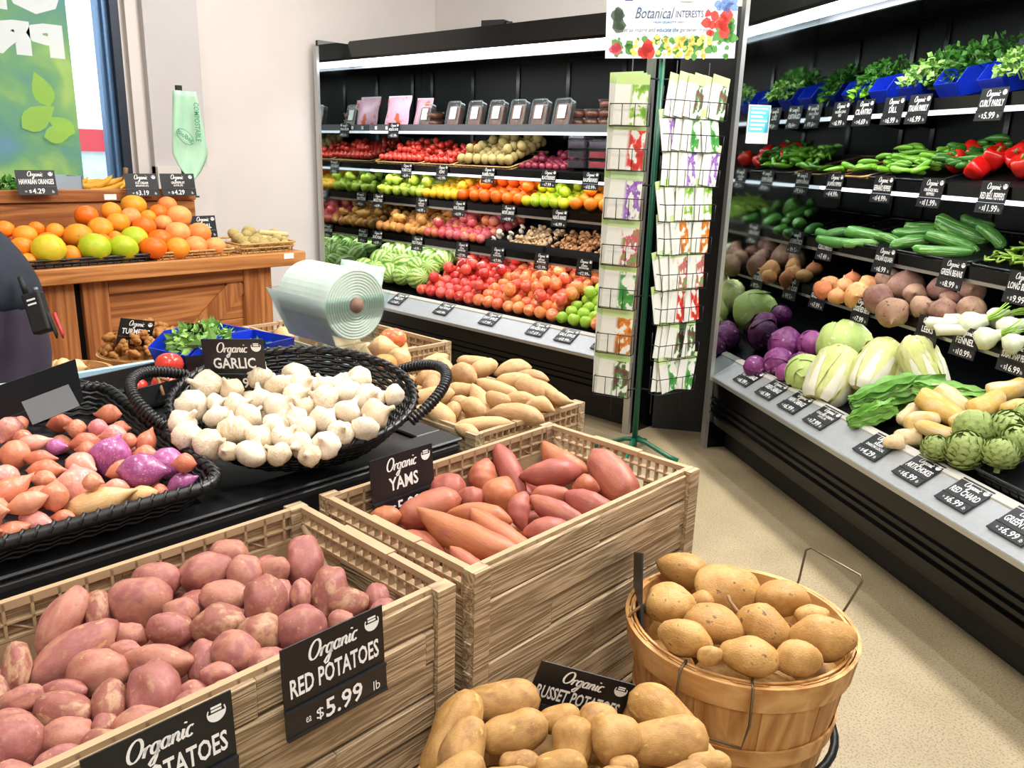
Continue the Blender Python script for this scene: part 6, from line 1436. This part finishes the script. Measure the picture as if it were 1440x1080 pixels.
nap = [napa_mesh(600+i) for i in range(2)]; napm = [(a.mesh('head', K['napa'], True), b.mesh('rib', K['naparib'], True)) for a, b in nap]
it = from_pixels(Z5, [(590, 490, 300, 210, 62), (800, 450, 300, 190, 58), (960, 450, 280, 170, 115), (900, 430, 250, 160, 80)], gplane(.28, .57, .5), 'napa', .3); relax(it, 30, .85, lim=.03)
for i, q in enumerate(it):
    o = empty('napa_cabbage', (0, 0, 0), 0, 'pale napa cabbage with white ribs standing behind the romaine', 'cabbage', 'napa cabbages on the deck'); o.matrix_world = axis_matrix(q['ax'], i*1.1, q['c'], (q['L'], q['w'], q['w']))
    put('head', napm[i % 2][0], o); put('ribs', napm[i % 2][1], o)
# romaine
def romaine_mesh(seed):
    r = np.random.default_rng(seed); mb = MB(); rb = MB()
    for j in range(11):
        a0 = 2*PI*j/11+r.uniform(-.3, .3); L = r.uniform(.75, 1.05); sp = r.uniform(.22, .36)
        def fn(s, t, a0=a0, L=L, sp=sp, j=j):
            x = t*L-.5; w = (.2+.75*math.sin(PI*min(1, t*.85+.08)))*sp*1.5; b = (s-.5)*2
            h = sp*(.35+1.1*t-.5*t*t)+.05*math.sin(22*t+3*b+j)*abs(b)+.06*b*b
            y, z = b*w*.6, h; return Vector((x, y*math.cos(a0)-z*math.sin(a0), y*math.sin(a0)+z*math.cos(a0)))
        mb.grid(fn, 8, 14); rb.grid(lambda s, t, fn=fn: fn(.47+.06*s, t*.8)*1.01, 2, 10)
    return mb, rb
rom = [(a.mesh('leaves', K['romaine'], True), b.mesh('midribs', K['whitestem'], True)) for a, b in (romaine_mesh(640+i) for i in range(2))]
it = from_pixels(Z5, [(860, 575, 420, 190, 14), (1090, 570, 260, 130, -12), (740, 640, 240, 110, 20)], gplane(.22, .53, .4), 'romaine', .5); relax(it, 20, .85, lim=.03)
for i, q in enumerate(it):
    o = empty('romaine_lettuce', (0, 0, 0), 0, 'bright green romaine lettuce lying in front of the napa cabbages', 'lettuce', 'romaine on the deck'); o.matrix_world = axis_matrix(q['ax'], i*.8, q['c'], (q['L'], q['w']*1.15, q['w']))
    put('leaves', rom[i % 2][0], o); put('midribs', rom[i % 2][1], o)
veg(Z5, [(930, 655, 140, 90, 30), (1060, 665, 240, 115, -32), (1130, 620, 200, 105, -35), (920, 735, 120, 95), (1050, 752, 200, 90, -20), (1260, 620, 180, 115, 30), (1375, 560, 230, 105, 15), (1410, 640, 140, 100), (855, 775, 90, 70), (990, 700, 160, 90, 10), (1180, 690, 160, 100, 20)], gplane(.18, .505, .42), 'daikon', 'daikon_root', 'pale yellow radish root piled between the romaine and the artichokes', 'root', 'pale yellow roots on the deck')
def artichoke_mesh(seed):
    r = np.random.default_rng(seed); mb = MB().revolve([(0, -.42), (.2, -.4), (.4, -.2), (.44, .05), (.34, .28), (.14, .42), (0, .45)], 14)
    for ring in range(7):
        el = -.9+ring*.32; n = [8, 10, 11, 11, 9, 7, 5][ring]
        for k in range(n):
            a = 2*PI*(k+.5*(ring % 2))/n; R = .5*math.cos(el*.95)*.96+.015; z = .5*math.sin(el)*.92
            d = Vector((math.cos(a), math.sin(a), 0)); t = Vector((-math.sin(a), math.cos(a), 0)); up = Vector((0, 0, 1))*math.cos(el)-d*math.sin(el)*.9
            p = d*R+Vector((0, 0, z)); w = .17; h = .30; o = d*math.cos(el)+Vector((0, 0, 1))*math.sin(el)
            mb.add([p-t*w+o*.0, p+t*w, p+t*w*.85+up*h*.6+o*.03, p+up*h+o*.045, p-t*w*.85+up*h*.6+o*.03, p+up*h*.45+o*.06], [(0, 1, 5), (1, 2, 5), (2, 3, 5), (3, 4, 5), (4, 0, 5)])
    mb.tube([(0, 0, -.38), (.02, 0, -.6)], .1, 8); return mb
variants('artichoke', 2, lambda i: artichoke_mesh(660+i), K['artichoke'], False)
ai = from_pixels(Z6, [(1245, 215, 165, 160), (1330, 205, 140, 140), (1180, 310, 165, 150), (1310, 320, 150, 110), (1405, 270, 140, 140), (1060, 300, 110, 110), (1430, 165, 100, 120)], gplane(.2, .53, .42), 'artichoke'); relax(ai, 30, .95)
for q in ai:
    s = (q['L']+q['w'])/2*1.02; grow('artichoke', 'artichoke', q['c'], None, (s, s, s), None, 'green globe artichoke at the black wicker tray', 'artichoke', 'artichokes on the deck')
u = px_u(g, .25, 1450, 690); cane_tray(*(list(g.P(u+.02, .36, 0))[:2]), .50, .34, .34, .05, 'black wicker tray lined with white mesh beside the artichokes', 'wicker', g.a, None, .34)
# fourth shelf: beets, leeks, fennel
veg(Z5, [(515, 90, 85, 75), (610, 75, 95, 75), (585, 120, 85, 70), (720, 72, 90, 80), (670, 118, 115, 110), (545, 60, 80, 70), (650, 40, 80, 70)], gplane(RV+.08, T[3]+.075, .35), 'goldbeet', 'golden_beet', 'orange golden beet at the end glass of the vegetable case', 'beet', 'golden beets on the fourth shelf')
veg(Z5, [(770, 132, 125, 125), (810, 45, 110, 90), (900, 65, 165, 130), (870, 192, 155, 115), (965, 180, 100, 105), (1055, 182, 125, 115), (1045, 92, 125, 100), (1180, 182, 125, 100), (1190, 102, 130, 90), (955, 110, 100, 90), (1110, 130, 90, 80)], gplane(RV+.08, T[3]+.09, .4), 'redbeet', 'red_beet', 'dusty red beet between the golden beets and the fennel', 'beet', 'red beets on the fourth shelf')
variants('leek', 2, lambda i: spindle(680+i, smoothp([(0, .4), (.04, .55), (.12, .5), (.6, .46), (1, .5)]), .04, 12, 10, .01), K['leek'])
veg(Z5, [(1085, 245, 170, 60, -4), (1110, 275, 150, 55, 0), (1150, 225, 160, 55, 5)], gplane(RV+.06, T[3]+.06, .25), 'leek', 'leek', 'white leek shank beside the fennel', 'leek', 'leeks on the fourth shelf')
variants('fennel_bulb', 2, lambda i: spindle(690+i, smoothp([(0, .2), (.08, .4), (.35, .5), (.6, .42), (.8, .24), (1, .2)]), .03, 16, 14, .02, 6, .06), K['fennel'])
fs_ = MB()
for k in range(9):
    a = k*.7; fs_.tube([(.35, .05*math.cos(a), .05*math.sin(a)), (.8, .16*math.cos(a), .16*math.sin(a)+.05), (1.25+.1*math.sin(k*3), .34*math.cos(a*1.3), .3*math.sin(a)+.2)], [.045, .03, .012], 6)
fsm = fs_.mesh('stalks', K['fennelgreen'], True)
it = from_pixels(Z5, [(1210, 245, 120, 115, 25), (1275, 310, 125, 90, 10), (1385, 262, 120, 105, 30), (1400, 335, 110, 80, 0), (1330, 215, 100, 90, 40)], gplane(RV+.07, T[3]+.075, .3), 'fennel_bulb', .5); relax(it, 30, .95)
for i, q in enumerate(it):
    o = empty('fennel', (0, 0, 0), 0, 'white fennel bulb with bright green stalks', 'fennel', 'fennel on the fourth shelf'); ax = (g.u*.6+g.n*.7+UPZ*.45).normalized(); s = (q['L']+q['w'])/2
    o.matrix_world = axis_matrix(ax, i*1.0, q['c'], (s*1.1, s, s)); put('bulb', MESH['fennel_bulb'][i % 2], o); put('stalks', fsm, o)
# third shelf: cucumbers, zucchini, beans
veg(Z4, [(565, 555, 150, 50, -8), (600, 520, 140, 48, 5), (530, 520, 140, 46, -20)], gplane(RV+.06, T[2]+.06, .3), 'cucumber', 'cucumber', 'dark green cucumber at the end glass of the third shelf', 'cucumber', 'cucumbers on the third shelf')
veg(Z4, [(735, 530, 205, 62, -12), (690, 562, 140, 45, 0), (945, 520, 205, 55, 5), (985, 490, 160, 50), (910, 562, 165, 60, 8), (1065, 597, 225, 58, -3), (1110, 562, 225, 62, -18), (1160, 510, 235, 95, -22), (1290, 530, 150, 60, -40), (1225, 470, 130, 55, -15), (820, 545, 120, 50, -20)], gplane(RV+.06, T[2]+.06, .35), 'zucchini', 'zucchini', 'glossy striped zucchini piled on the third shelf', 'zucchini', 'zucchini on the third shelf')
ub = px_u(g, RV+.05, 1375, 380); n = 0
for k in range(110):
    u = ub+random.uniform(.0, .42); v = RV+.03+random.random()*.28; z = T[2]+.04+(v-RV)*.3+.05*math.sin(PI*min(1, (u-ub)/.42))*random.random()
    a = random.gauss(-.9, .5); ax = g.u*math.cos(a)+g.n*math.sin(a)+UPZ*random.gauss(.1, .1)
    grow('bean', 'green_bean', g.P(u, v, z), ax, (random.uniform(.1, .14), .011, .011), None, 'slender green bean heaped in the tray on the third shelf', 'bean', 'green beans on the third shelf')
def low_tray(u0, u1, z, label, v1=.40, mat='wicker'):
    c = g.P((u0+u1)/2, RV+.02+v1/2, 0); cane_tray(c.x, c.y, z+.012+.25*.05, u1-u0-.03, v1-.04, .03, label, mat, g.a, None, math.atan(.25))
low_tray(.03, px_u(g, RV+.05, 1190, 350), T[2]+.028, 'black wicker tray under the cucumbers'); low_tray(px_u(g, RV+.05, 1193, 352), px_u(g, RV+.05, 1365, 390), T[2]+.028, 'black wicker tray under the zucchini'); low_tray(px_u(g, RV+.05, 1370, 385), px_u(g, RV+.05, 1370, 385)+.45, T[2]+.028, 'black wicker tray under the green beans')
# second shelf: chillies and red peppers
low_tray(.03, px_u(g, RV+.05, 1222, 255), T[1]+.028, 'tan wicker tray at the end of the pepper shelf', .40, 'cane')
low_tray(px_u(g, RV+.05, 1226, 255), px_u(g, RV+.05, 1325, 262), T[1]+.028, 'black wicker tray under the green chillies', .40)
def chill(n, x0, x1, kind, d, L, name, label, group, vv=(.03, .26)):
    a, b = px_u(g, RV+.06, x0, 240), px_u(g, RV+.06, x1, 245); it = []
    for k in range(n):
        u = random.uniform(a, b); v = RV+random.uniform(*vv); an = random.gauss(.9, .6)
        it.append(dict(c=g.P(u, v, T[1]+.05+(v-RV)*.45+random.uniform(0, .02)), ax=(g.u*math.cos(an)+g.n*math.sin(an)+UPZ*random.gauss(0, .15)).normalized(), L=L*random.uniform(.8, 1.15), w=d*random.uniform(.85, 1.1), kind=kind))
    relax(it, 40, .9, lim=.05); plant(it, name, label, 'pepper', group)
chill(6, 1165, 1215, 'lemon_pepper' if False else 'chili', .03, .11, 'yellow_pepper', 'green pepper lying in the tan wicker tray', 'peppers in the tan tray', (.03, .1))
chill(46, 1218, 1305, 'chili', .028, .10, 'green_chilli', 'light green chilli pepper in the black wicker tray', 'green chillies on the second shelf')
chill(26, 1290, 1345, 'jalapeno', .036, .10, 'dark_green_chilli', 'dark green chilli pepper behind the light chillies', 'dark chillies on the second shelf', (.12, .34))
bi = from_pixels(Z4, [(1195, 160, 115, 100), (1295, 195, 100, 95), (1130, 190, 95, 80), (1395, 175, 110, 110), (1245, 205, 100, 80), (1440, 210, 100, 100), (1345, 150, 100, 90), (1450, 150, 100, 100)], gplane(RV+.07, T[1]+.08, .35), 'redbell'); relax(bi, 30, .95)
pst = MB().tube([(0, 0, .3), (.02, 0, .42), (.1, .03, .52)], [.06, .045, .05], 7).mesh('stem', K['stem'], True)
for q in bi:
    s = (q['L']+q['w'])/2*1.05; o = grow('redbell', 'red_bell_pepper', q['c'], None, (s, s, s), None, 'glossy red bell pepper beside the chillies', 'pepper', 'red bell peppers on the second shelf')
    o.matrix_world = Matrix.Translation(q['c']) @ Matrix.Rotation(random.uniform(0, 6), 4, 'Z') @ Matrix.Rotation(random.uniform(.2, 1.2), 4, 'X') @ Matrix.Scale(s, 4); put('stem', pst, o)
# top shelf: herbs in blue bins
def hb(x, y, name, label, mat, n, r, L, w, sd, v=.16, dz=.10):
    u = px_u(g, RV+v, x, y); herb(g.P(max(u, .13), RV+v, T[0]+dz), g.a, name, label, 'herbs', mat, n, r, L, w, None, sd)
for i, (x, lb) in enumerate(((1168, 'blue bin at the end glass of the top shelf'), (1222, 'blue bin of cilantro on the top shelf'), (1262, 'blue bin of dill on the top shelf'), (1303, 'blue bin of italian parsley on the top shelf'), (1358, 'blue bin between the two parsley signs'), (1422, 'blue bin of curly parsley on the top shelf'))):
    u = max(.09, px_u(g, RV+.14, x, 150)); o = hopper(g.P(u, RV+.16, T[0]+.065), g.a, .125, .24, .10, .055, lb, 'blue herb bins on the top shelf'); o.rotation_euler = (.24, 0, g.a)
hb(1172, 130, 'dill_bunch', 'feathery dark dill at the end glass', K['herb'], 170, (.10, .12, .12), .05, .012, 41)
hb(1196, 122, 'spinach_leaves', 'bright green round leaves in front of the dill', K['brightherb'], 26, (.05, .05, .05), .05, .04, 42, .07, .07)
hb(1238, 118, 'cilantro_bunch', 'loose green cilantro bunch in the blue bin', K['herb'], 150, (.09, .11, .13), .042, .036, 43)
hb(1265, 105, 'dill_bunch', 'tall dark green bunch behind the dill sign', K['herb'], 170, (.09, .12, .15), .04, .03, 44, .22)
hb(1312, 118, 'italian_parsley_bunch', 'bright drooping parsley bunch above its sign', K['herb2'], 150, (.11, .12, .11), .042, .034, 45, .1)
hb(1352, 105, 'italian_parsley_bunch', 'big dark parsley bunch between the parsley signs', K['herb'], 240, (.13, .15, .16), .045, .038, 46, .2)
hb(1398, 98, 'italian_parsley_bunch', 'tall dark parsley bunch behind the curly parsley sign', K['herb'], 220, (.12, .15, .18), .045, .036, 47, .24)
hb(1440, 120, 'curly_parsley_bunch', 'pale green curly parsley bunch beside its sign', K['herb2'], 200, (.09, .10, .1), .03, .03, 48, .08)
# signs of the vegetable case
for i, x, y, ls, pr in ((0, 1187, 155, ['RADISH LONG', 'RED'], '6.99'), (0, 1220, 152, ['CILANTRO'], '4.69'), (0, 1262, 148, ['DILL'], '6.99'), (0, 1298, 145, ['ITALIAN PARSLY'], '6.99'), (0, 1402, 138, ['CURLY PARSLY'], '5.99'),
                        (1, 1178, 258, ['JALAPENO PEPPERS'], '14.99'), (1, 1246, 262, ['SERRANO PEPPERS'], '14.99'), (1, 1315, 267, ['ORANGE BELL', 'PEPPERS'], '11.99'), (1, 1402, 272, ['RED BELL PEPPERS'], '11.99'),
                        (2, 1165, 350, ['CUCUMBERS'], '7.49'), (2, 1247, 372, ['ITALIAN SQUASH'], '6.99'), (2, 1342, 395, ['GREEN BEANS'], '8.99'), (2, 1440, 415, ['LONG BEANS'], '9.99'),
                        (3, 1154, 425, ['GOLD BEETS'], '7.99'), (3, 1215, 445, ['LOOSE RED BEETS'], '7.99'), (3, 1307, 480, ['LEEKS'], '7.99'), (3, 1360, 495, ['FENNEL'], '10.99'), (3, 1430, 515, ['SUGAR SNAP PEAS'], '16.99')):
    shelf_sign(g, RV, T[i], x, y, ls, pr, 'black price sign reading %s on the vegetable case shelf' % ' '.join(ls), .128, .112, .052)
for x, y, ls, pr in ((1048, 519, ['RED CABBAGE'], '6.99'), (1080, 538, ['GREEN CABBAGE'], '6.99'), (1113, 556, ['NAPA CABBAGE'], '6.99'), (1150, 580, ['COLLARD GREENS', 'LOCAL (HI)'], '7.99'), (1225, 620, ['RADISH', 'DAIKON LOCAL'], '4.29'), (1283, 655, ['ARTICHOKES'], '6.99'), (1347, 690, ['RED CHARD'], '6.99'), (1425, 735, ['GREEN KALE'], '6.99')):
    lip_sign(g, x, y, ls, pr, 'black price sign reading %s lying on the vegetable case lip' % ' '.join(ls), .132, .118)
# blue notice on the end glass
M['notice'] = plain('blue notice', '4fb4d6', .6); q = at_pl(1066, 175, g.P(.001, 0, 0), g.u); vv = (q-g.o).dot(g.n)
nt_ = MB().box(0, .002, -.055, .055, -.085, .085).build('notice_card', M['pricetag']); nt_.matrix_world = TR(g.P(.002, vv, q.z), g.a); tag(nt_, 'blue and white notice card stuck on the end glass', 'notice')
MB().box(.002, .003, -.05, .05, -.035, .08).build('blue_panel', M['notice'], nt_)
nl = MB()
for k in range(6): nl.box(.003, .0035, -.042, .042-.012*(k % 3), .066-.018*k, .074-.018*k)
nl.build('print_lines', M['white'], nt_)

# ------------------------------------------------------------------ seed packet rack
RB = Vector((-2.165, 3.215, 0))
rack = empty('seed_rack', RB, 0, 'green and black wire rack of seed packets with a printed header', 'display rack')
MB().tube([(0, 0, .05), (0, 0, 1.86)], .014, 10).build('pole', M['green_m'], rack, True)
for k in range(4):
    a = math.radians(20)+k*PI/2; c, s = math.cos(a), math.sin(a)
    MB().tube([(0, 0, .09), (c*.05, s*.05, .085), (c*.17, s*.17, .03), (c*.22, s*.22, .016)], .012, 8).build('foot', M['green_m'], rack, True)
lat = Vector((RGT.x, RGT.y, 0)).normalized(); tow = -Vector((FWD.x, FWD.y, 0)).normalized()
def pick(name, hdr, c1, c2, sd):
    m, nt, b = new_mat(name); L = nt.links
    tc = node(nt, 'ShaderNodeTexCoord'); sx = node(nt, 'ShaderNodeSeparateXYZ'); L.new(tc.outputs['Generated'], sx.inputs[0])
    n = node(nt, 'ShaderNodeTexNoise', i_Scale=4.5, i_Detail=2, noise_dimensions='4D'); n.inputs['W'].default_value = sd*3.7; L.new(tc.outputs['Generated'], n.inputs['Vector'])
    r = ramp(nt, [(.44, 'dcdcd2'), (.49, c1), (.62, c2)]); L.new(n.outputs[0], r.inputs[0])
    msk = node(nt, 'ShaderNodeMapRange'); msk.inputs[1].default_value = .45; msk.inputs[2].default_value = .55; L.new(sx.outputs[0], msk.inputs[0])
    a = node(nt, 'ShaderNodeMixRGB'); a.inputs[1].default_value = lin('d9d9d0'); L.new(msk.outputs[0], a.inputs[0]); L.new(r.outputs[0], a.inputs[2])
    t = node(nt, 'ShaderNodeMath', operation='GREATER_THAN', i_1=.8); L.new(sx.outputs[2], t.inputs[0])
    h = node(nt, 'ShaderNodeMixRGB'); h.inputs[2].default_value = lin(hdr); L.new(t.outputs[0], h.inputs[0]); L.new(a.outputs[0], h.inputs[1])
    wv = node(nt, 'ShaderNodeTexWave', i_Scale=14, bands_direction='Z'); L.new(tc.outputs['Generated'], wv.inputs['Vector'])
    L.new(h.outputs[0], b.inputs['Base Color']); b.inputs['Roughness'].default_value = .55; return m
PK = [('green leaf', pick('packet leaf', 'b9cf8c', '4f9a44', '2f7a30', 1)), ('red tomato', pick('packet tomato', 'b6cc90', 'd0382c', 'a82820', 2)), ('orange squash', pick('packet squash', 'bccf8e', 'd8822c', '9c5a24', 3)), ('purple flower', pick('packet flower', 'b4cf9c', '7a4ca0', 'b084c8', 4)),
      ('dark basil', pick('packet basil', 'aecb84', '3a7a34', '6a2c3c', 5)), ('pink beet', pick('packet beet', 'b8cf90', 'c0405c', '5a9a4a', 6)), ('yellow-green bean', pick('packet bean', 'b8d088', '8cb83c', '5f9430', 7))]
pkm = {}
def packet(c, w, h, face, tilt, k, lab, grp):
    key = (k, round(w, 3), round(h, 3))
    if key not in pkm: pkm[key] = MB().box(-w/2, w/2, -.0015, .0015, 0, h).mesh('seed_packet', PK[k][1])
    o = bpy.data.objects.new('seed_packet', pkm[key]); COL.objects.link(o)
    f_ = face.normalized(); x = Vector((-f_.y, f_.x, 0)); m = Matrix((x, -f_, UPZ)).transposed().to_4x4() @ Matrix.Rotation(tilt[0], 4, 'X') @ Matrix.Rotation(tilt[1], 4, 'Y'); m.translation = c; o.matrix_world = m
    tag(o, lab, 'seed packet', grp)
def pocket(c, w, h, d, face):
    """wire pocket hanging at c (bottom centre, back)"""
    f_ = face.normalized(); x = Vector((-f_.y, f_.x, 0)); c = c-RB; mb = MB()
    P = lambda a, b, z: c+x*a+f_*b+UPZ*z
    for z in (0, h*.45): mb.tube([P(-w/2, 0, z), P(-w/2, d, z), P(w/2, d, z), P(w/2, 0, z)], .0022, 5)
    for a in (-.5, -.17, .17, .5): mb.tube([P(w*a, 0, 0), P(w*a, d, 0), P(w*a, d, h*.45)], .0018, 5)
    mb.tube([P(-w/2, 0, 0), P(-w/2, 0, h*.8)], .0022, 5).tube([P(w/2, 0, 0), P(w/2, 0, h*.8)], .0022, 5)
    mb.build('wire_pocket', M['wire'], rack, True)
dR = depth(RB+UPZ*1.2)
def rack_pt(x, y, t): return at_depth(x, y, t)
fl = (tow*.92-lat*.38).normalized(); fr2 = (tow*.85+lat*.52).normalized()
tiers = [(892, 178), (887, 240), (882, 308), (877, 372), (871, 432), (864, 494), (859, 553)]
for i, (x, y) in enumerate(tiers):
    lx = -.135; base = RB+lat*(lx-.01)+tow*.10
    t = depth(base+UPZ*.9); p = at_depth(x, y, (base-CAMP).dot(Vector((FWD.x, FWD.y, 0)))/ray(x, y).dot(Vector((FWD.x, FWD.y, 0)))); z = p.z
    base = RB+lat*lx+tow*.11
    pocket(Vector((base.x, base.y, z)), .165, .2, .045, fl)
    for j in range(3):
        k = (i*2+j*3) % 7; packet(Vector((base.x, base.y, z+.004))+fl*(.012+.011*j)-Vector((-fl.y, fl.x, 0))*(.012*(2-j)), .145, .205+.006*(2-j), fl, (-.06, .03*(j-1)), k, 'seed packet with %s picture in the single-width pockets' % PK[k][0], 'seed packets in the single column')
tiers2 = [(965, 168), (962, 214), (958, 262), (952, 310), (946, 356), (940, 405), (938, 452), (932, 502), (926, 548)]
for i, (x, y) in enumerate(tiers2):
    base = RB+lat*.13+tow*.07; fh = Vector((FWD.x, FWD.y, 0)); p = CAMP+ray(x, y)*((base-CAMP).dot(fh)/ray(x, y).dot(fh)); z = p.z
    w = .33-.012*i; pocket(Vector((base.x, base.y, z)), w, .16, .05, fr2); xd = Vector((-fr2.y, fr2.x, 0))
    for j in range(6):
        k = (i*3+j*2+(j//3)) % 7; packet(Vector((base.x, base.y, z+.004))+fr2*(.012+.008*(j % 3))+xd*(-w/2+.05+(w-.1)*j/5), .10, .175+.008*(j % 2), fr2, (-.05, .16 if i == 0 else random.uniform(-.2, .2)), k, 'seed packet with %s picture in the wide pockets' % PK[k][0], 'seed packets in the wide pockets')
fr = MB(); fr.tube([(0, 0, 1.84), (0, 0, 1.93)], .006, 6)
a, b = lat*-.12, lat*.13; fr.tube([a+UPZ*1.95, a+UPZ*1.905, b+UPZ*1.905, b+UPZ*1.95], .005, 6)
for z in (.35, .8, 1.3, 1.75): fr.tube([lat*-.14+tow*.1+UPZ*z, UPZ*z, lat*.13+tow*.06+UPZ*z], .004, 6)
for q in (lat*-.14+tow*.10, lat*.05+tow*.09, lat*.2+tow*.03): fr.tube([q+UPZ*.25, q+UPZ*1.82], .003, 5)
fr.build('rack_frame', M['wire'], rack, True)
# printed header
hp = RB+tow*.03; fh = Vector((FWD.x, FWD.y, 0))
def hpt(x, y): return CAMP+ray(x, y)*((hp-CAMP).dot(fh)/ray(x, y).dot(fh))
c0, c1 = hpt(851, 82), hpt(1033, 82); HW = (c1-c0).length; HH = .36
xr = (c1-c0).normalized(); Hm = Matrix((xr, UPZ.cross(xr), UPZ)).transposed().to_4x4(); Hm = Matrix((xr, (UPZ-xr*xr.z).normalized(), xr.cross((UPZ-xr*xr.z).normalized()))).transposed().to_4x4(); Hm.translation = c0
def hdr_mat():
    m, nt, b = new_mat('header print'); L = nt.links; tc = node(nt, 'ShaderNodeTexCoord'); sx = node(nt, 'ShaderNodeSeparateXYZ'); L.new(tc.outputs['Generated'], sx.inputs[0])
    n = node(nt, 'ShaderNodeTexNoise', i_Scale=3.2, i_Detail=3); L.new(tc.outputs['Generated'], n.inputs['Vector'])
    r = ramp(nt, [(.35, 'a9bfe2'), (.5, 'd8dcea'), (.62, 'e8e4e4')]); L.new(n.outputs[0], r.inputs[0]); L.new(r.outputs[0], b.inputs['Base Color']); b.inputs['Roughness'].default_value = .45; return m
hd = MB().box(0, HW, 0, HH, -.004, 0).build('header_sign', hdr_mat(), None); hd.matrix_world = Hm; tag(hd, 'printed seed company header sign on top of the rack', 'sign')
M['ink'] = plain('dark ink', '4a4850', .7); tx = MB()
for i, s in enumerate(('Packets include', 'information to help', 'you garden organically')): write(tx, s, HW*.22, HW*.52, HH*(.86-.075*i), HH*(.86-.075*i)+.018, .001, 0, 'keep', 0, 0)
write(tx, 'Botanical', HW*.22, HW*.50, HH*.44, HH*.56, .001, 0, shear=.25); write(tx, 'INTERESTS', HW*.53, HW*.74, HH*.45, HH*.525, .001, .005)
write(tx, 'HIGH QUALITY SEED', HW*.36, HW*.60, HH*.385, HH*.41, .001, .005); write(tx, 'Let us inspire and educate the gardener in you.', HW*.12, HW*.80, HH*.28, HH*.34, .001, 0, shear=.2)
tx.build('lettering', M['ink'], hd)['kind'] = 'stuff'
nb = MB(); write(nb, 'NON', HW*.145, HW*.195, HH*.70, HH*.74, .0022, .02); write(nb, 'GMO', HW*.145, HW*.195, HH*.65, HH*.69, .0022, .02)
MB().box(HW*.07, HW*.205, HH*.56, HH*.78, .0005, .0012).build('badge', M['pricetag'], hd); M['navy'] = plain('navy print', '2c4c8c', .6); MB().box(HW*.138, HW*.2, HH*.63, HH*.76, .0012, .0018).build('badge_panel', M['navy'], hd); nb.build('badge_lettering', M['white'], hd)
for nm, c in (('pg', '4f8a3c'), ('pr', 'd8382c'), ('py', 'd8c45c'), ('pd', '5a2440'), ('pb', '6c8cc8'), ('pk', 'e05468'), ('pdg', '4a5c48')): M[nm] = plain('print '+nm, c, .6)
gen = random.Random(5)
def dots(name, mat, n, x0, x1, y0, y1, r0, r1, z):
    mb = MB()
    for _ in range(n):
        x, y, r = gen.uniform(x0, x1)*HW, gen.uniform(y0, y1)*HH, gen.uniform(r0, r1); k = 8
        mb.add([Vector((x, y, z))]+[Vector((x+r*math.cos(2*PI*i/k)*gen.uniform(.6, 1.1), y+r*math.sin(2*PI*i/k)*gen.uniform(.6, 1.1), z)) for i in range(k)], [(0, 1+i, 1+(i+1) % k) for i in range(k)])
    o = mb.build(name, M[mat], hd); o['kind'] = 'stuff'
dots('printed_leaves', 'pg', 60, .05, .95, .02, .22, .008, .02, .0008); dots('printed_grain', 'py', 70, .2, .8, .02, .24, .006, .016, .0011); dots('printed_tomatoes', 'pr', 5, .26, .42, .05, .14, .025, .035, .0014); dots('printed_poppies', 'pr', 12, .76, .95, .2, .5, .015, .032, .0014)
dots('printed_melon', 'pk', 4, .06, .1, .1, .13, .02, .03, .0016); dots('printed_fig', 'pdg', 5, .06, .11, .32, .55, .02, .032, .0014); dots('printed_petals', 'pd', 8, .05, .1, .78, .92, .012, .022, .0014); dots('printed_delphinium', 'pb', 40, .84, .98, .5, .98, .008, .018, .0014); dots('printed_foliage', 'pg', 14, .85, .98, .2, .5, .015, .03, .001)
pc = MB()
for x, y, w, h in ((.56, .62, .1, .4), (.66, .68, .1, .35), (.72, .8, .11, .3)): pc.box(HW*x, HW*(x+w), HH*y, min(HH*(y+h), HH), .001, .002+x*.001)
pc.build('printed_packets', M['rail'], hd)

# ------------------------------------------------------------------ mirrored lettering on the window film (it faces the street)
M['filmtext'] = trl('film lettering', 'f2f7fd', .8)
wt = MB()
def film_text(s, px0, py0, py1, wide):
    X = XL-.09; a = at_pl(px0, py1, (X, 0, 0), nX); b = at_pl(px0, py0, (X, 0, 0), nX); tmp = MB()
    write(tmp, s, -wide, 0, 0, b.z-a.z, 0, .07, 'box', 0, 1, True); wt.add([Vector((.0105, a.y+p[0], a.z+p[1])) for p in tmp.v], [q for q in tmp.f])
yw = (at_pl(92, 60, (XL-.09, 0, 0), nX)-at_pl(10, 60, (XL-.09, 0, 0), nX)).length
film_text('ORGANIC', 90, -48, 25, yw*3.5*1.45); film_text('PRODUCE', 92, 36, 84, yw*3.5*1.45)
wt.build('film_lettering', M['filmtext'], w1)
M['filmleaf'] = trl('film leaf print', 'c4ea7c', .5); lf_ = MB()
for (x, y, L, an) in ((70, 130, .35, 1.9), (105, 168, .3, 2.6), (30, 160, .4, .6), (60, 172, .3, .2)):
    q = at_pl(x, y+20, (XL-.09, 0, 0), nX); d = Vector((0, math.cos(an), math.sin(an))); s = Vector((0, -d.z, d.y)); p = Vector((.0107+.0006*len(lf_.v), q.y, q.z))
    L *= .55; lf_.add([p+d*L*t+s*L*.3*math.sin(PI*t**.75) for t in (0, .15, .3, .5, .7, .85, 1)]+[p+d*L*t-s*L*.3*math.sin(PI*t**.75) for t in (.85, .7, .5, .3, .15)], [tuple(range(12))])
lf_.build('film_leaves', M['filmleaf'], w1)
